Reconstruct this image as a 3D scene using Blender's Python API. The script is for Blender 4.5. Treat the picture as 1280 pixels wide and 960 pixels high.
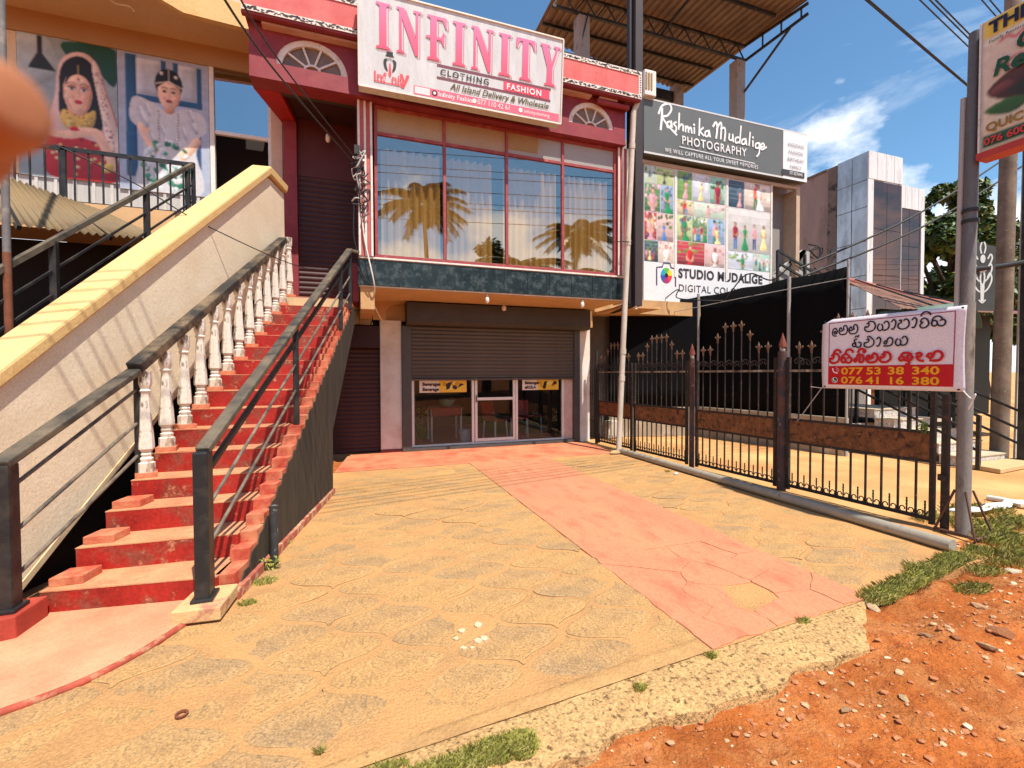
import bpy, bmesh, math, random
from mathutils import Vector as V, Matrix
rnd = random.Random(7)
sc = bpy.context.scene
for o in list(bpy.data.objects): bpy.data.objects.remove(o)
C = sc.collection

# ------------------------------------------------------------------ camera (calibrated from the building's edges)
FPX, CAMH = 569.47, 1.55
YAW, PIT, ROLL = math.radians(19.18), math.radians(-1.31), math.radians(-0.222)
fw = V((math.sin(YAW)*math.cos(PIT), math.cos(YAW)*math.cos(PIT), math.sin(PIT)))
r0 = V((math.cos(YAW), -math.sin(YAW), 0)); u0 = r0.cross(fw)
rr = r0*math.cos(ROLL)+u0*math.sin(ROLL); uu = -r0*math.sin(ROLL)+u0*math.cos(ROLL)
EYE = V((0, 0, CAMH))
cd = bpy.data.cameras.new('camera'); cam = bpy.data.objects.new('camera', cd); C.objects.link(cam)
cam.matrix_world = Matrix(((rr.x, uu.x, -fw.x, EYE.x), (rr.y, uu.y, -fw.y, EYE.y), (rr.z, uu.z, -fw.z, EYE.z), (0, 0, 0, 1)))
cd.sensor_width = 36; cd.lens = FPX/1280*36; cd.clip_start = 0.01; cd.clip_end = 4000
cd.dof.use_dof = True; cd.dof.focus_distance = 5.0; cd.dof.aperture_fstop = 6.0
sc.camera = cam
def ray(x, y): return rr*((x-640)/FPX)-uu*((y-480)/FPX)+fw
def PZ(x, y, z=0.0):
    d = ray(x, y); return EYE+d*((z-CAMH)/d.z)
def PY(x, y, Y):
    d = ray(x, y); return EYE+d*(Y/d.y)
def PX(x, y, X):
    d = ray(x, y); return EYE+d*(X/d.x)

# ------------------------------------------------------------------ sky, sun, exposure
SUN = V((0.16, -0.49, 1.0)).normalized()
el = math.asin(SUN.z); az = math.atan2(SUN.x, SUN.y)
w = bpy.data.worlds.new('World'); sc.world = w; w.use_nodes = True
nt = w.node_tree; N = nt.nodes; N.clear()
out = N.new('ShaderNodeOutputWorld'); bg = N.new('ShaderNodeBackground'); bg.inputs[1].default_value = 0.12
sky = N.new('ShaderNodeTexSky'); sky.sky_type = 'NISHITA'; sky.sun_disc = False
sky.sun_elevation = el; sky.sun_rotation = az; sky.air_density = 1.0; sky.dust_density = 0.25; sky.ozone_density = 0.9
tc = N.new('ShaderNodeTexCoord'); mp = N.new('ShaderNodeMapping'); mp.inputs['Scale'].default_value = (1.0, 1.0, 2.6)
mp.inputs['Rotation'].default_value = (0.2, 0.5, 0.7)
n1 = N.new('ShaderNodeTexNoise'); n1.inputs['Scale'].default_value = 2.6; n1.inputs['Detail'].default_value = 9; n1.inputs['Roughness'].default_value = 0.62; n1.inputs['Distortion'].default_value = 0.6
rp = N.new('ShaderNodeValToRGB'); rp.color_ramp.elements[0].position = 0.56; rp.color_ramp.elements[1].position = 0.84
rp.color_ramp.elements[1].color = (0.6, 0.6, 0.6, 1)
mx = N.new('ShaderNodeMix'); mx.data_type = 'RGBA'; mx.inputs[7].default_value = (7.4, 7.7, 8.0, 1)
L = nt.links.new
L(tc.outputs['Generated'], mp.inputs[0]); L(mp.outputs[0], n1.inputs[0]); L(n1.outputs[0], rp.inputs[0])
# cumulus crowding towards the horizon all round, as a cloud layer does in perspective
n2 = N.new('ShaderNodeTexNoise'); n2.inputs['Scale'].default_value = 3.4; n2.inputs['Detail'].default_value = 8; n2.inputs['Roughness'].default_value = 0.55
mp2 = N.new('ShaderNodeMapping'); mp2.inputs['Scale'].default_value = (1.0, 1.0, 1.7); mp2.inputs['Location'].default_value = (3.1, 0.4, 1.2); L(tc.outputs['Generated'], mp2.inputs[0]); L(mp2.outputs[0], n2.inputs[0])
sx_ = N.new('ShaderNodeSeparateXYZ'); L(tc.outputs['Generated'], sx_.inputs[0])
hm = N.new('ShaderNodeMapRange'); hm.inputs[1].default_value = 0.16; hm.inputs[2].default_value = 0.57; hm.inputs[3].default_value = 0.18; hm.inputs[4].default_value = -0.26; L(sx_.outputs[2], hm.inputs[0])
ad2 = N.new('ShaderNodeMath'); ad2.operation = 'ADD'; L(n2.outputs[0], ad2.inputs[0]); L(hm.outputs[0], ad2.inputs[1])
rp2 = N.new('ShaderNodeValToRGB'); rp2.color_ramp.elements[0].position = 0.50; rp2.color_ramp.elements[1].position = 0.60; L(ad2.outputs[0], rp2.inputs[0])
mxx = N.new('ShaderNodeMath'); mxx.operation = 'MAXIMUM'; L(rp.outputs[0], mxx.inputs[0]); L(rp2.outputs[0], mxx.inputs[1])
L(mxx.outputs[0], mx.inputs[0]); wb = N.new('ShaderNodeMix'); wb.data_type = 'RGBA'; wb.blend_type = 'MULTIPLY'; wb.inputs[0].default_value = 1; wb.inputs[7].default_value = (0.70, 0.97, 1.06, 1); L(sky.outputs[0], wb.inputs[6]); L(wb.outputs[2], mx.inputs[6]); L(mx.outputs[2], bg.inputs[0]); L(bg.outputs[0], out.inputs[0])
sd = bpy.data.lights.new('sun', 'SUN'); sd.energy = 4.7; sd.angle = math.radians(0.53); sd.color = (1.0, 0.93, 0.80)
so = bpy.data.objects.new('sun', sd); C.objects.link(so); so.location = SUN*60
so.rotation_euler = SUN.to_track_quat('Z', 'Y').to_euler()
vs = sc.view_settings; vs.view_transform = 'Standard'; vs.look = 'None'; vs.exposure = 0.56; vs.gamma = 1.0
sc.cycles.use_denoising = True; sc.cycles.max_bounces = 7; sc.cycles.transparent_max_bounces = 12
sc.cycles.caustics_reflective = False; sc.cycles.caustics_refractive = False; sc.cycles.sample_clamp_indirect = 6

# ------------------------------------------------------------------ helpers: materials
def c4(c): return (c[0], c[1], c[2], 1)
MATS = {}
def M(name, col, rough=0.75, var=0.12, scale=6.0, bump=0.0, bscale=40.0, metal=0.0, dirt=None, spec=0.4, dirt2=None, bdist=0.01, stretch=(1, 1, 1), emit=None, grain=0.10, gscale=70.0):
    """Procedural principled: base colour varied by noise, optional patches of dirt / dust / rust with a shape of their own."""
    if name in MATS: return MATS[name]
    m = bpy.data.materials.new(name); m.use_nodes = True; MATS[name] = m
    t = m.node_tree; n = t.nodes; l = t.links.new; b = n['Principled BSDF']
    b.inputs['Roughness'].default_value = rough; b.inputs['Metallic'].default_value = metal; b.inputs['Specular IOR Level'].default_value = spec
    co = n.new('ShaderNodeTexCoord'); mpn = n.new('ShaderNodeMapping'); mpn.inputs['Scale'].default_value = stretch
    l(co.outputs['Object'], mpn.inputs[0])
    def noise(s, det=5, ro=0.6):
        k = n.new('ShaderNodeTexNoise'); k.inputs['Scale'].default_value = s; k.inputs['Detail'].default_value = det; k.inputs['Roughness'].default_value = ro
        l(mpn.outputs[0], k.inputs[0]); return k
    k = noise(scale); r = n.new('ShaderNodeValToRGB')
    r.color_ramp.elements[0].position = 0.3; r.color_ramp.elements[1].position = 0.7
    r.color_ramp.elements[0].color = c4([c*(1-var) for c in col]); r.color_ramp.elements[1].color = c4([min(1, c*(1+var)) for c in col])
    l(k.outputs[0], r.inputs[0]); cur = r.outputs[0]
    for dd in (dirt, dirt2):
        if not dd: continue
        dc, amt, dscale = dd[:3]; soft = dd[3] if len(dd) > 3 else 0.12
        k2 = noise(dscale, 8, 0.65); r2 = n.new('ShaderNodeValToRGB')
        p = 0.72-0.44*amt
        r2.color_ramp.elements[0].position = max(0, p-soft/2); r2.color_ramp.elements[1].position = min(1, p+soft/2)
        x = n.new('ShaderNodeMix'); x.data_type = 'RGBA'; l(k2.outputs[0], r2.inputs[0]); l(r2.outputs[0], x.inputs[0]); l(cur, x.inputs[6]); x.inputs[7].default_value = c4(dc); cur = x.outputs[2]
    if grain:                                            # fine speckle of the material itself
        k4 = noise(gscale, 3, 0.7); mr = n.new('ShaderNodeMapRange'); mr.inputs[1].default_value = 0.3; mr.inputs[2].default_value = 0.7; mr.inputs[3].default_value = 1-grain*1.6; mr.inputs[4].default_value = 1+grain
        l(k4.outputs[0], mr.inputs[0]); vm = n.new('ShaderNodeVectorMath'); vm.operation = 'SCALE'; l(cur, vm.inputs[0]); l(mr.outputs[0], vm.inputs['Scale']); cur = vm.outputs[0]
    l(cur, b.inputs['Base Color'])
    if bump:
        k3 = noise(bscale, 6); bp = n.new('ShaderNodeBump'); bp.inputs['Strength'].default_value = bump; bp.inputs['Distance'].default_value = bdist
        l(k3.outputs[0], bp.inputs['Height']); l(bp.outputs[0], b.inputs['Normal'])
    if emit: b.inputs['Emission Color'].default_value = c4(emit[0]); b.inputs['Emission Strength'].default_value = emit[1]
    return m
def FLAT(col, rough=0.55, var=0.06, sc_=14):
    nm = 'print_%02x%02x%02x_%d' % (tuple(int(max(0, min(1, c))*255) for c in col)+(int(var*100),))
    return M(nm, col, rough, var, sc_)
def S(r, g, b):
    """8-bit sRGB to linear."""
    f = lambda c: (c/255/12.92) if c <= 10 else ((c/255+0.055)/1.055)**2.4
    return (f(r), f(g), f(b))
def GLASS(name, tint, refl=0.08, ior=1.6, rough=0.0, gcol=(1, 1, 1)):
    if name in MATS: return MATS[name]
    m = bpy.data.materials.new(name); m.use_nodes = True; MATS[name] = m
    t = m.node_tree; n = t.nodes; l = t.links.new; n.remove(n['Principled BSDF'])
    o = n['Material Output']; a = n.new('ShaderNodeBsdfTransparent'); a.inputs[0].default_value = c4(tint)
    g = n.new('ShaderNodeBsdfGlossy'); g.inputs['Roughness'].default_value = rough; g.inputs[0].default_value = c4(gcol)
    f = n.new('ShaderNodeLayerWeight'); f.inputs[0].default_value = 0.5
    pw = n.new('ShaderNodeMath'); pw.operation = 'POWER'; pw.inputs[1].default_value = 4.0; l(f.outputs['Facing'], pw.inputs[0])
    ad = n.new('ShaderNodeMath'); ad.operation = 'MULTIPLY_ADD'; ad.use_clamp = True; l(pw.outputs[0], ad.inputs[0]); ad.inputs[1].default_value = 0.85; ad.inputs[2].default_value = refl+((ior-1)/(ior+1))**2*2
    x = n.new('ShaderNodeMixShader'); l(ad.outputs[0], x.inputs[0]); l(a.outputs[0], x.inputs[1]); l(g.outputs[0], x.inputs[2]); l(x.outputs[0], o.inputs[0])
    return m

# ------------------------------------------------------------------ helpers: meshes
class MB:
    def __init__(s): s.v = []; s.f = []; s.m = []
    def poly(s, pts, mi=0):
        i = len(s.v); s.v += [tuple(p) for p in pts]; s.f.append(tuple(range(i, i+len(pts)))); s.m.append(mi); return s
    def grid(s, rows, mi=0, wrap=False):
        i = len(s.v); nn = len(rows[0])
        for r in rows: s.v += [tuple(p) for p in r]
        for a in range(len(rows)-1):
            for b in range(nn if wrap else nn-1):
                c = (b+1) % nn; s.f.append((i+a*nn+b, i+a*nn+c, i+(a+1)*nn+c, i+(a+1)*nn+b)); s.m.append(mi)
        return s
    def hexa(s, p, mi=0):
        i = len(s.v); s.v += [tuple(q) for q in p]
        for f in ((0, 3, 2, 1), (4, 5, 6, 7), (0, 1, 5, 4), (1, 2, 6, 5), (2, 3, 7, 6), (3, 0, 4, 7)): s.f.append(tuple(i+k for k in f)); s.m.append(mi)
        return s
    def box(s, x0, x1, y0, y1, z0, z1, mi=0):
        return s.hexa([(x0, y0, z0), (x1, y0, z0), (x1, y1, z0), (x0, y1, z0), (x0, y0, z1), (x1, y0, z1), (x1, y1, z1), (x0, y1, z1)], mi)
    def bar(s, p, q, w, h, up=(0, 0, 1), mi=0):
        p, q = V(p), V(q); d = (q-p).normalized(); up = V(up)
        if abs(d.dot(up)) > 0.98: up = V((0, 1, 0))
        a = d.cross(up).normalized()*(w/2); b = a.cross(d).normalized()*(h/2)
        return s.hexa([p-a-b, p+a-b, p+a+b, p-a+b, q-a-b, q+a-b, q+a+b, q-a+b], mi)
    def tube(s, pts, r, n=8, mi=0, caps=True):
        pts = [V(p) for p in pts]; k = len(pts); rows = []; ref = V((0.13, 0.31, 0.94)); pa = None
        for i, p in enumerate(pts):
            d = (pts[min(i+1, k-1)]-pts[max(i-1, 0)]).normalized()
            if pa is None:
                if abs(d.dot(ref)) > 0.95: ref = V((1, 0.1, 0))
                a = d.cross(ref).normalized()
            else: a = (pa-d*pa.dot(d)).normalized()
            pa = a; b = d.cross(a); R = r[i] if isinstance(r, (list, tuple)) else r
            rows.append([p+a*(R*math.cos(2*math.pi*j/n))+b*(R*math.sin(2*math.pi*j/n)) for j in range(n)])
        s.grid(rows, mi, True)
        if caps: s.poly(rows[0][::-1], mi); s.poly(rows[-1], mi)
        return s
    def lathe(s, prof, c=(0, 0, 0), n=12, mi=0):
        c = V(c); s.grid([[c+V((r*math.cos(2*math.pi*j/n), r*math.sin(2*math.pi*j/n), z)) for j in range(n)] for r, z in prof], mi, True)
        s.poly([s.v[len(s.v)-n+j] for j in range(n)], mi); return s
    def prism(s, poly, vec, mi=0):
        poly = [V(p) for p in poly]; vec = V(vec); i = len(s.v); n = len(poly)
        s.v += [tuple(p) for p in poly]+[tuple(p+vec) for p in poly]
        s.f.append(tuple(i+k for k in range(n))[::-1]); s.m.append(mi); s.f.append(tuple(i+n+k for k in range(n))); s.m.append(mi)
        for k in range(n): s.f.append((i+k, i+(k+1) % n, i+n+(k+1) % n, i+n+k)); s.m.append(mi)
        return s
    def ball(s, c, r, n=8, mi=0, sq=(1, 1, 1)):
        c = V(c); k = n//2+1; rows = []
        for a in range(k):
            t = math.pi*(a+0.02)/(k-1+0.04); rows.append([c+V((r*sq[0]*math.sin(t)*math.cos(2*math.pi*j/n), r*sq[1]*math.sin(t)*math.sin(2*math.pi*j/n), r*sq[2]*math.cos(t))) for j in range(n)])
        s.grid(rows[::-1], mi, True); return s
    def mesh(s, name, mats):
        me = bpy.data.meshes.new(name); me.from_pydata(s.v, [], s.f)
        for m in (mats if isinstance(mats, (list, tuple)) else [mats]): me.materials.append(m)
        if any(s.m): me.polygons.foreach_set('material_index', s.m)
        bm = bmesh.new(); bm.from_mesh(me); bmesh.ops.recalc_face_normals(bm, faces=bm.faces); bm.to_mesh(me); bm.free()
        return me
    def build(s, name, mats, parent=None, smooth=False, bevel=0.0, raw=False):
        me = s.mesh(name, mats) if not raw else s.rawmesh(name, mats)
        return OBJ(name, me, parent, smooth, bevel)
    def rawmesh(s, name, mats):
        me = bpy.data.meshes.new(name); me.from_pydata(s.v, [], s.f)
        for m in (mats if isinstance(mats, (list, tuple)) else [mats]): me.materials.append(m)
        if any(s.m): me.polygons.foreach_set('material_index', s.m)
        return me
def OBJ(name, me, parent=None, smooth=False, bevel=0.0, local=False):
    o = bpy.data.objects.new(name, me); C.objects.link(o)
    if smooth:
        for p in me.polygons: p.use_smooth = True
        if smooth != True and hasattr(me, 'set_sharp_from_angle'): me.set_sharp_from_angle(angle=math.radians(smooth))
    if bevel:
        b = o.modifiers.new('bevel', 'BEVEL'); b.width = bevel; b.segments = 2; b.limit_method = 'ANGLE'; b.angle_limit = math.radians(40)
    if parent is not None: attach(o, parent, local)
    return o
def attach(o, parent, local=False):
    o.parent = parent                                   # meshes are authored in world coordinates
    if not local and parent.parent is None: o.matrix_parent_inverse = Matrix.Translation(parent.location).inverted()
def tag(o, label, cat=None, group=None, kind=None):
    if label: o['label'] = label
    if cat: o['category'] = cat
    if group: o['group'] = group
    if kind: o['kind'] = kind
    return o
def thing(name, label, cat, loc=(0, 0, 0), group=None):
    e = bpy.data.objects.new(name, None); C.objects.link(e); e.location = loc; e.empty_display_size = 0.2
    return tag(e, label, cat, group)
def struct(o): o['kind'] = 'structure'; return o
def copy_tree(o, parent=None):
    c = o.copy(); C.objects.link(c); c.parent = parent
    for ch in o.children:
        copy_tree(ch, c)
    return c
def box(name, parent, mat, x0, x1, y0, y1, z0, z1, bevel=0.0): return MB().box(x0, x1, y0, y1, z0, z1).build(name, mat, parent, bevel=bevel)
def smoothpts(pts, k=6, closed=False):
    P = [V(p) if len(p) == 3 else V((p[0], p[1], 0)) for p in pts]; n = len(P); o = []
    for i in range(n if closed else n-1):
        a, b, c, d = (P[(i-1) % n], P[i], P[(i+1) % n], P[(i+2) % n]) if closed else (P[max(i-1, 0)], P[i], P[i+1], P[min(i+2, n-1)])
        for j in range(k):
            t = j/k; o.append(0.5*((2*b)+(c-a)*t+(2*a-5*b+4*c-d)*t*t+(3*b-a-3*c+d)*t**3))
    if not closed: o.append(P[-1])
    return o

# ------------------------------------------------------------------ helpers: flat print (lettering and pictures on boards)
class Plane:
    """A board's face: origin, unit right, unit up, outward normal; print lies on it in thin layers."""
    def __init__(s, o, r, u): s.o = V(o); s.r = V(r).normalized(); s.u = V(u).normalized(); s.n = s.r.cross(s.u).normalized()
    def at(s, x, y, l=0): return s.o+s.r*x+s.u*y+s.n*(0.003+0.0012*l)
class Print:
    def __init__(s, pl, var=0.06, sc_=14): s.var = var; s.sc_ = sc_; s.pl = pl; s.b = MB(); s.mats = []; s.k = 0
    def mi(s, col):
        m = FLAT(col, 0.55, s.var, s.sc_)
        if m not in s.mats: s.mats.append(m)
        return s.mats.index(m)
    def poly(s, pts, col, l=None):
        if l is None: s.k += 1; l = s.k*0.35
        s.b.poly([s.pl.at(p[0], p[1], l) for p in pts], s.mi(col)); return s
    def rect(s, x0, y0, x1, y1, col, l=None): return s.poly([(x0, y0), (x1, y0), (x1, y1), (x0, y1)], col, l)
    def ell(s, cx, cy, rx, ry, col, l=None, n=20, a0=0, a1=2*math.pi, rot=0):
        cs, sn = math.cos(rot), math.sin(rot); pts = []
        for i in range(n):
            a = a0+(a1-a0)*i/(n if abs(a1-a0-2*math.pi) < 1e-6 else n-1); x, y = rx*math.cos(a), ry*math.sin(a)
            pts.append((cx+x*cs-y*sn, cy+x*sn+y*cs))
        return s.poly(pts, col, l)
    def blob(s, pts, col, l=None): return s.poly([(p.x, p.y) for p in smoothpts(pts, 5, True)], col, l)
    def line(s, pts, wd, col, l=None, smooth=5):
        """A pen stroke: a mitred ribbon; its depth rises a hair along the stroke so that crossings do not coincide."""
        if l is None: s.k += 1; l = s.k*0.35
        P = smoothpts(pts, smooth) if smooth > 1 and len(pts) > 2 else [V((p[0], p[1], 0)) for p in pts]
        k = len(P); i = len(s.b.v); m = s.mi(col)
        for j, p in enumerate(P):
            d = (P[min(j+1, k-1)]-P[max(j-1, 0)]); d = d.normalized() if d.length > 1e-9 else V((1, 0, 0))
            nrm = V((-d.y, d.x, 0))*(wd/2); e = d*(wd*0.35)*(-1 if j == 0 else 1 if j == k-1 else 0)
            s.b.v += [tuple(s.pl.at(p.x+nrm.x+e.x, p.y+nrm.y+e.y, l+0.012*j)), tuple(s.pl.at(p.x-nrm.x+e.x, p.y-nrm.y+e.y, l+0.012*j))]
        for j in range(k-1): a = i+2*j; s.b.f.append((a, a+1, a+3, a+2)); s.b.m.append(m)
        return s
    def build(s, name, parent):
        return OBJ(name, s.b.rawmesh(name, s.mats), parent)
import numpy as np
class Canvas(Print):
    """A photographic print: the same drawing calls painted softly, with rounded shading, into the colours of a fine flat grid."""
    def __init__(s, pl, x0, y0, x1, y1, res=84.0, seed=1):
        super().__init__(pl); s.r = (x0, y0, x1, y1); s.res = res; s.ops = []; s.seed = seed
    def _l(s, l):
        s.k += 1; return s.k*0.35 if l is None else l
    def poly(s, pts, col, l=None): s.ops.append((s._l(l), len(s.ops), 0, pts, col, 0)); return s
    def line(s, pts, wd, col, l=None, smooth=5):
        P = smoothpts(pts, smooth) if smooth > 1 and len(pts) > 2 else [V((p[0], p[1], 0)) for p in pts]
        s.ops.append((s._l(l), len(s.ops), 1, [(p.x, p.y) for p in P], col, wd)); return s
    @staticmethod
    def blur(m, r):
        for ax in (0, 1):
            pad = [(r+1, r) if k == ax else (0, 0) for k in (0, 1)]; c = np.cumsum(np.pad(m, pad, mode='edge'), axis=ax); n = m.shape[ax]
            m = (np.take(c, range(2*r+1, 2*r+1+n), ax)-np.take(c, range(0, n), ax))/(2*r+1)
        return m
    def build(s, name, parent):
        x0, y0, x1, y1 = s.r; nx = max(6, int((x1-x0)*s.res)); ny = max(6, int((y1-y0)*s.res)); dx = (x1-x0)/nx
        gx = x0+(np.arange(nx+1))*(x1-x0)/nx; gy = y0+(np.arange(ny+1))*(y1-y0)/ny; X, Y = np.meshgrid(gx, gy); img = np.full((ny+1, nx+1, 3), .4)
        for l, _, kind, pts, col, wd in sorted(s.ops, key=lambda o: (o[0], o[1])):
            p = np.array(pts); m = np.zeros(X.shape, bool)
            if kind == 0:
                q = np.roll(p, -1, 0)
                for (ax, ay), (bx, by) in zip(p, q):
                    if ay != by: m ^= ((ay > Y) != (by > Y)) & (X < (bx-ax)*(Y-ay)/(by-ay)+ax)
            else:
                for a, b in zip(p[:-1], p[1:]):
                    d = b-a; t = np.clip(((X-a[0])*d[0]+(Y-a[1])*d[1])/max(1e-9, d@d), 0, 1); m |= (X-a[0]-t*d[0])**2+(Y-a[1]-t*d[1])**2 < max(wd/2, dx*.6)**2
            m = m.astype(float)
            if not m.any(): continue
            ext = p.max(0)-p.min(0); size = min(ext)/dx; big = ext[0] > .8*(x1-x0); c = np.array(col)[None, None, :]
            if kind == 0 and not big and size > 4:
                r = int(max(1, min(12, size*.22))); bl = s.blur(s.blur(m, r), max(1, r//2)); sh = 1+.55*r*(np.gradient(bl, axis=1)-np.gradient(bl, axis=0))
                c = c*np.clip(sh, .45, 1.7)[:, :, None]
            a = s.blur(m, 1)[:, :, None]; img = img*(1-a)+c*a
        g = np.random.default_rng(s.seed); n1 = s.blur(g.standard_normal(X.shape), 3)*1.2; n2 = g.standard_normal(X.shape)
        img = np.clip(img*(1+.22*n1+.035*n2)[:, :, None], 0, 1)
        me = bpy.data.meshes.new(name); vs_ = [tuple(s.pl.at(x, y, 1)) for y in gy for x in gx]; w = nx+1
        me.from_pydata(vs_, [], [(j*w+i, j*w+i+1, (j+1)*w+i+1, (j+1)*w+i) for j in range(ny) for i in range(nx)])
        at = me.color_attributes.new('Col', 'FLOAT_COLOR', 'POINT'); at.data.foreach_set('color', np.concatenate([img, np.ones(X.shape+(1,))], 2).ravel())
        if 'printed_picture' not in MATS:
            m_ = bpy.data.materials.new('printed_picture'); m_.use_nodes = True; MATS['printed_picture'] = m_; vc = m_.node_tree.nodes.new('ShaderNodeVertexColor'); vc.layer_name = 'Col'
            b_ = m_.node_tree.nodes['Principled BSDF']; b_.inputs['Roughness'].default_value = .45; m_.node_tree.links.new(vc.outputs[0], b_.inputs['Base Color'])
        me.materials.append(MATS['printed_picture']); return OBJ(name, me, parent)
def text(pl, x, y, size, body, col, parent, l=2, bold=0.0, shear=0.0, sx=1.0, align='LEFT', space=1.0, name='lettering', mat=None):
    cu = bpy.data.curves.new('t', 'FONT'); cu.body = body; cu.size = size; cu.shear = shear; cu.offset = bold; cu.align_x = align; cu.space_character = space; cu.resolution_u = 3
    o = bpy.data.objects.new('t', cu); C.objects.link(o); dg = bpy.context.evaluated_depsgraph_get(); dg.update()
    me = bpy.data.meshes.new_from_object(o.evaluated_get(dg)); bpy.data.objects.remove(o); bpy.data.curves.remove(cu)
    for vtx in me.vertices: vtx.co = pl.at(x+vtx.co.x*sx, y+vtx.co.y, l)
    me.materials.clear(); me.materials.append(mat or FLAT(col))
    me.name = name
    return OBJ(name, me, parent)
from mathutils import noise as NZ
def fbm(x, y, s, o=3, z=0.0):
    a = 0; k = 1.0
    for i in range(o): a += k*NZ.noise(V((x*s*2**i, y*s*2**i, z+i*7.3))); k *= 0.5
    return a
# ================================================================== ground
SANDC, DIRTC = (0.60, 0.32, 0.130), (0.50, 0.150, 0.040)
m_dirt = M('dirt', (0.44, 0.125, 0.030), 0.95, 0.30, 1.6, 1.0, 26, grain=.22, gscale=110, dirt=((0.52, 0.22, 0.08), 0.34, 3.0, 0.25), dirt2=((0.33, 0.085, 0.025), 0.30, 9.0, 0.2), bdist=0.03, spec=0.1)
m_yard = M('yard_sand', (0.62, 0.36, 0.15), 0.95, 0.2, 0.8, 0.5, 30, dirt=((0.52, 0.22, 0.08), 0.35, 0.9, 0.35), bdist=0.02, spec=0.1)
def edgeY(x): return 1.865+0.078*x
def dirt_h(x, y):
    if x < 4.8 and y > edgeY(x)-0.05: return -0.10
    if x >= 4.8 and y > 2.45:
        t = min(1, (y-2.45)/0.5); return -0.005+0.012*fbm(x, y, 1.2)-0.02*(1-t)
    d = edgeY(min(x, 4.8))-y
    if x < 4.8 and d < 0.42:                             # shoulder under the broken edge of the beam
        base = -0.030-.02*min(1, max(0, d/.42))
    else: base = -0.045
    h = base+0.030*fbm(x, y, 0.9)+0.026*fbm(x, y, 4.0, 3)+0.012*fbm(x, y, 13, 2)
    h += 0.10*math.exp(-((x-4.4)**2/1.1+(y-1.55)**2/0.28))+0.05*math.exp(-((x-3.2)**2/0.25+(y-1.6)**2/0.06))   # heaped spoil by the grass
    return h
def lines(f0, f1, st, far):
    a = [f0+st*i for i in range(int((f1-f0)/st)+1)]; lo = []; hi = []; g = st
    x = a[0]
    while x > -far: g *= 1.28; x -= g; lo.append(x)
    g = st; x = a[-1]
    while x < far: g *= 1.28; x += g; hi.append(x)
    return lo[::-1]+a+hi
xs = lines(-2.0, 7.4, 0.045, 1500); ys = lines(0.9, 3.0, 0.036, 1500)
g = MB()
g.grid([[(x, y, dirt_h(x, y) if abs(x) < 60 and abs(y) < 60 else -0.05) for x in xs] for y in ys])
for i, f in enumerate(g.f):
    cx = sum(g.v[k][0] for k in f)/4; cy = sum(g.v[k][1] for k in f)/4
    if cx > 4.8 and cy > 2.55+0.25*fbm(cx, cy, 0.8): g.m[i] = 1
struct(g.build('ground', [m_dirt, m_yard], smooth=True))
# ---- forecourt: sand-filled bed with ogee pavers standing a few millimetres proud
m_sand = M('joint_sand', SANDC, 0.95, 0.16, 2.2, 0.9, 55, dirt=((0.45, 0.24, 0.10), 0.40, 1.1, 0.3), dirt2=((0.36, 0.21, 0.10), 0.20, 2.3, 0.3), bdist=0.014, spec=0.1, grain=.16, gscale=95)
PAV = [M('paver_%d' % i, c, 0.92, 0.22, 7, .65, 120, dirt=((0.56, 0.31, 0.12), 0.46, 2.6, 0.35), dirt2=((0.22, 0.155, 0.09), 0.22, 48, 0.14), bdist=0.014, spec=0.15, grain=.24, gscale=85)
       for i, c in enumerate(((0.42, 0.26, 0.13), (0.46, 0.28, 0.13), (0.38, 0.245, 0.13), (0.49, 0.29, 0.125)))]
def sand_h(x, y): return 0.0008+0.0050*fbm(x, y, 1.3)+0.0026*fbm(x, y, 5, 2)
nx, ny = 150, 130; b = MB(); rows = []
for j in range(ny+1):
    row = []
    for i in range(nx+1):
        x = -3.4+(4.98+3.4)*i/nx; y0 = edgeY(x)-0.01; y = y0+(7.64-y0)*(j/ny)**1.25
        row.append((x, y, sand_h(x, y)))
    rows.append(row)
b.grid(rows); b.poly([(-3.4, edgeY(-3.4)-0.01, 0), (4.98, edgeY(4.98)-0.01, 0), (4.98, edgeY(4.98)-0.01, -0.12), (-3.4, edgeY(-3.4)-0.01, -0.12)])
fore = struct(b.build('forecourt', m_sand, smooth=50))
def paver_mesh(v):
    r = random.Random(v); n = 14; W, LL = 0.66, 0.51; pts = []
    prof = lambda t: (lambda c: math.copysign(abs(c)**0.72, c))(math.cos(math.pi*t))
    top = []
    for i in range(n+1):
        t = -1+2*i/n; hw = W/4*(1+prof(t)); top.append((max(hw, 0.012), t*LL/2))
    out_ = [(x, y) for x, y in top]+[(-x, y) for x, y in top[::-1]]
    def ring(ins, z): return [(x-ins*math.copysign(1, x)*min(1, abs(x)/0.05)+r.uniform(-.003, .003), y-ins*(1.6 if abs(y) > LL*0.44 else 0.4)*math.copysign(1, y)+r.uniform(-.003, .003), z) for x, y in out_]
    b = MB(); R0, R1, R2 = ring(0.022, -0.03), ring(0.025, 0.001), ring(0.040, 0.0035)
    b.grid([R0, R1], 1, True); b.grid([R1, R2], 0, True); b.poly(R2)
    return b.mesh('paver', [PAV[v % 4], M('paver_edge', (.22, .135, .065), .95, .3, 20)])
pm = [paver_mesh(v) for v in range(8)]
k = 0
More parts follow.
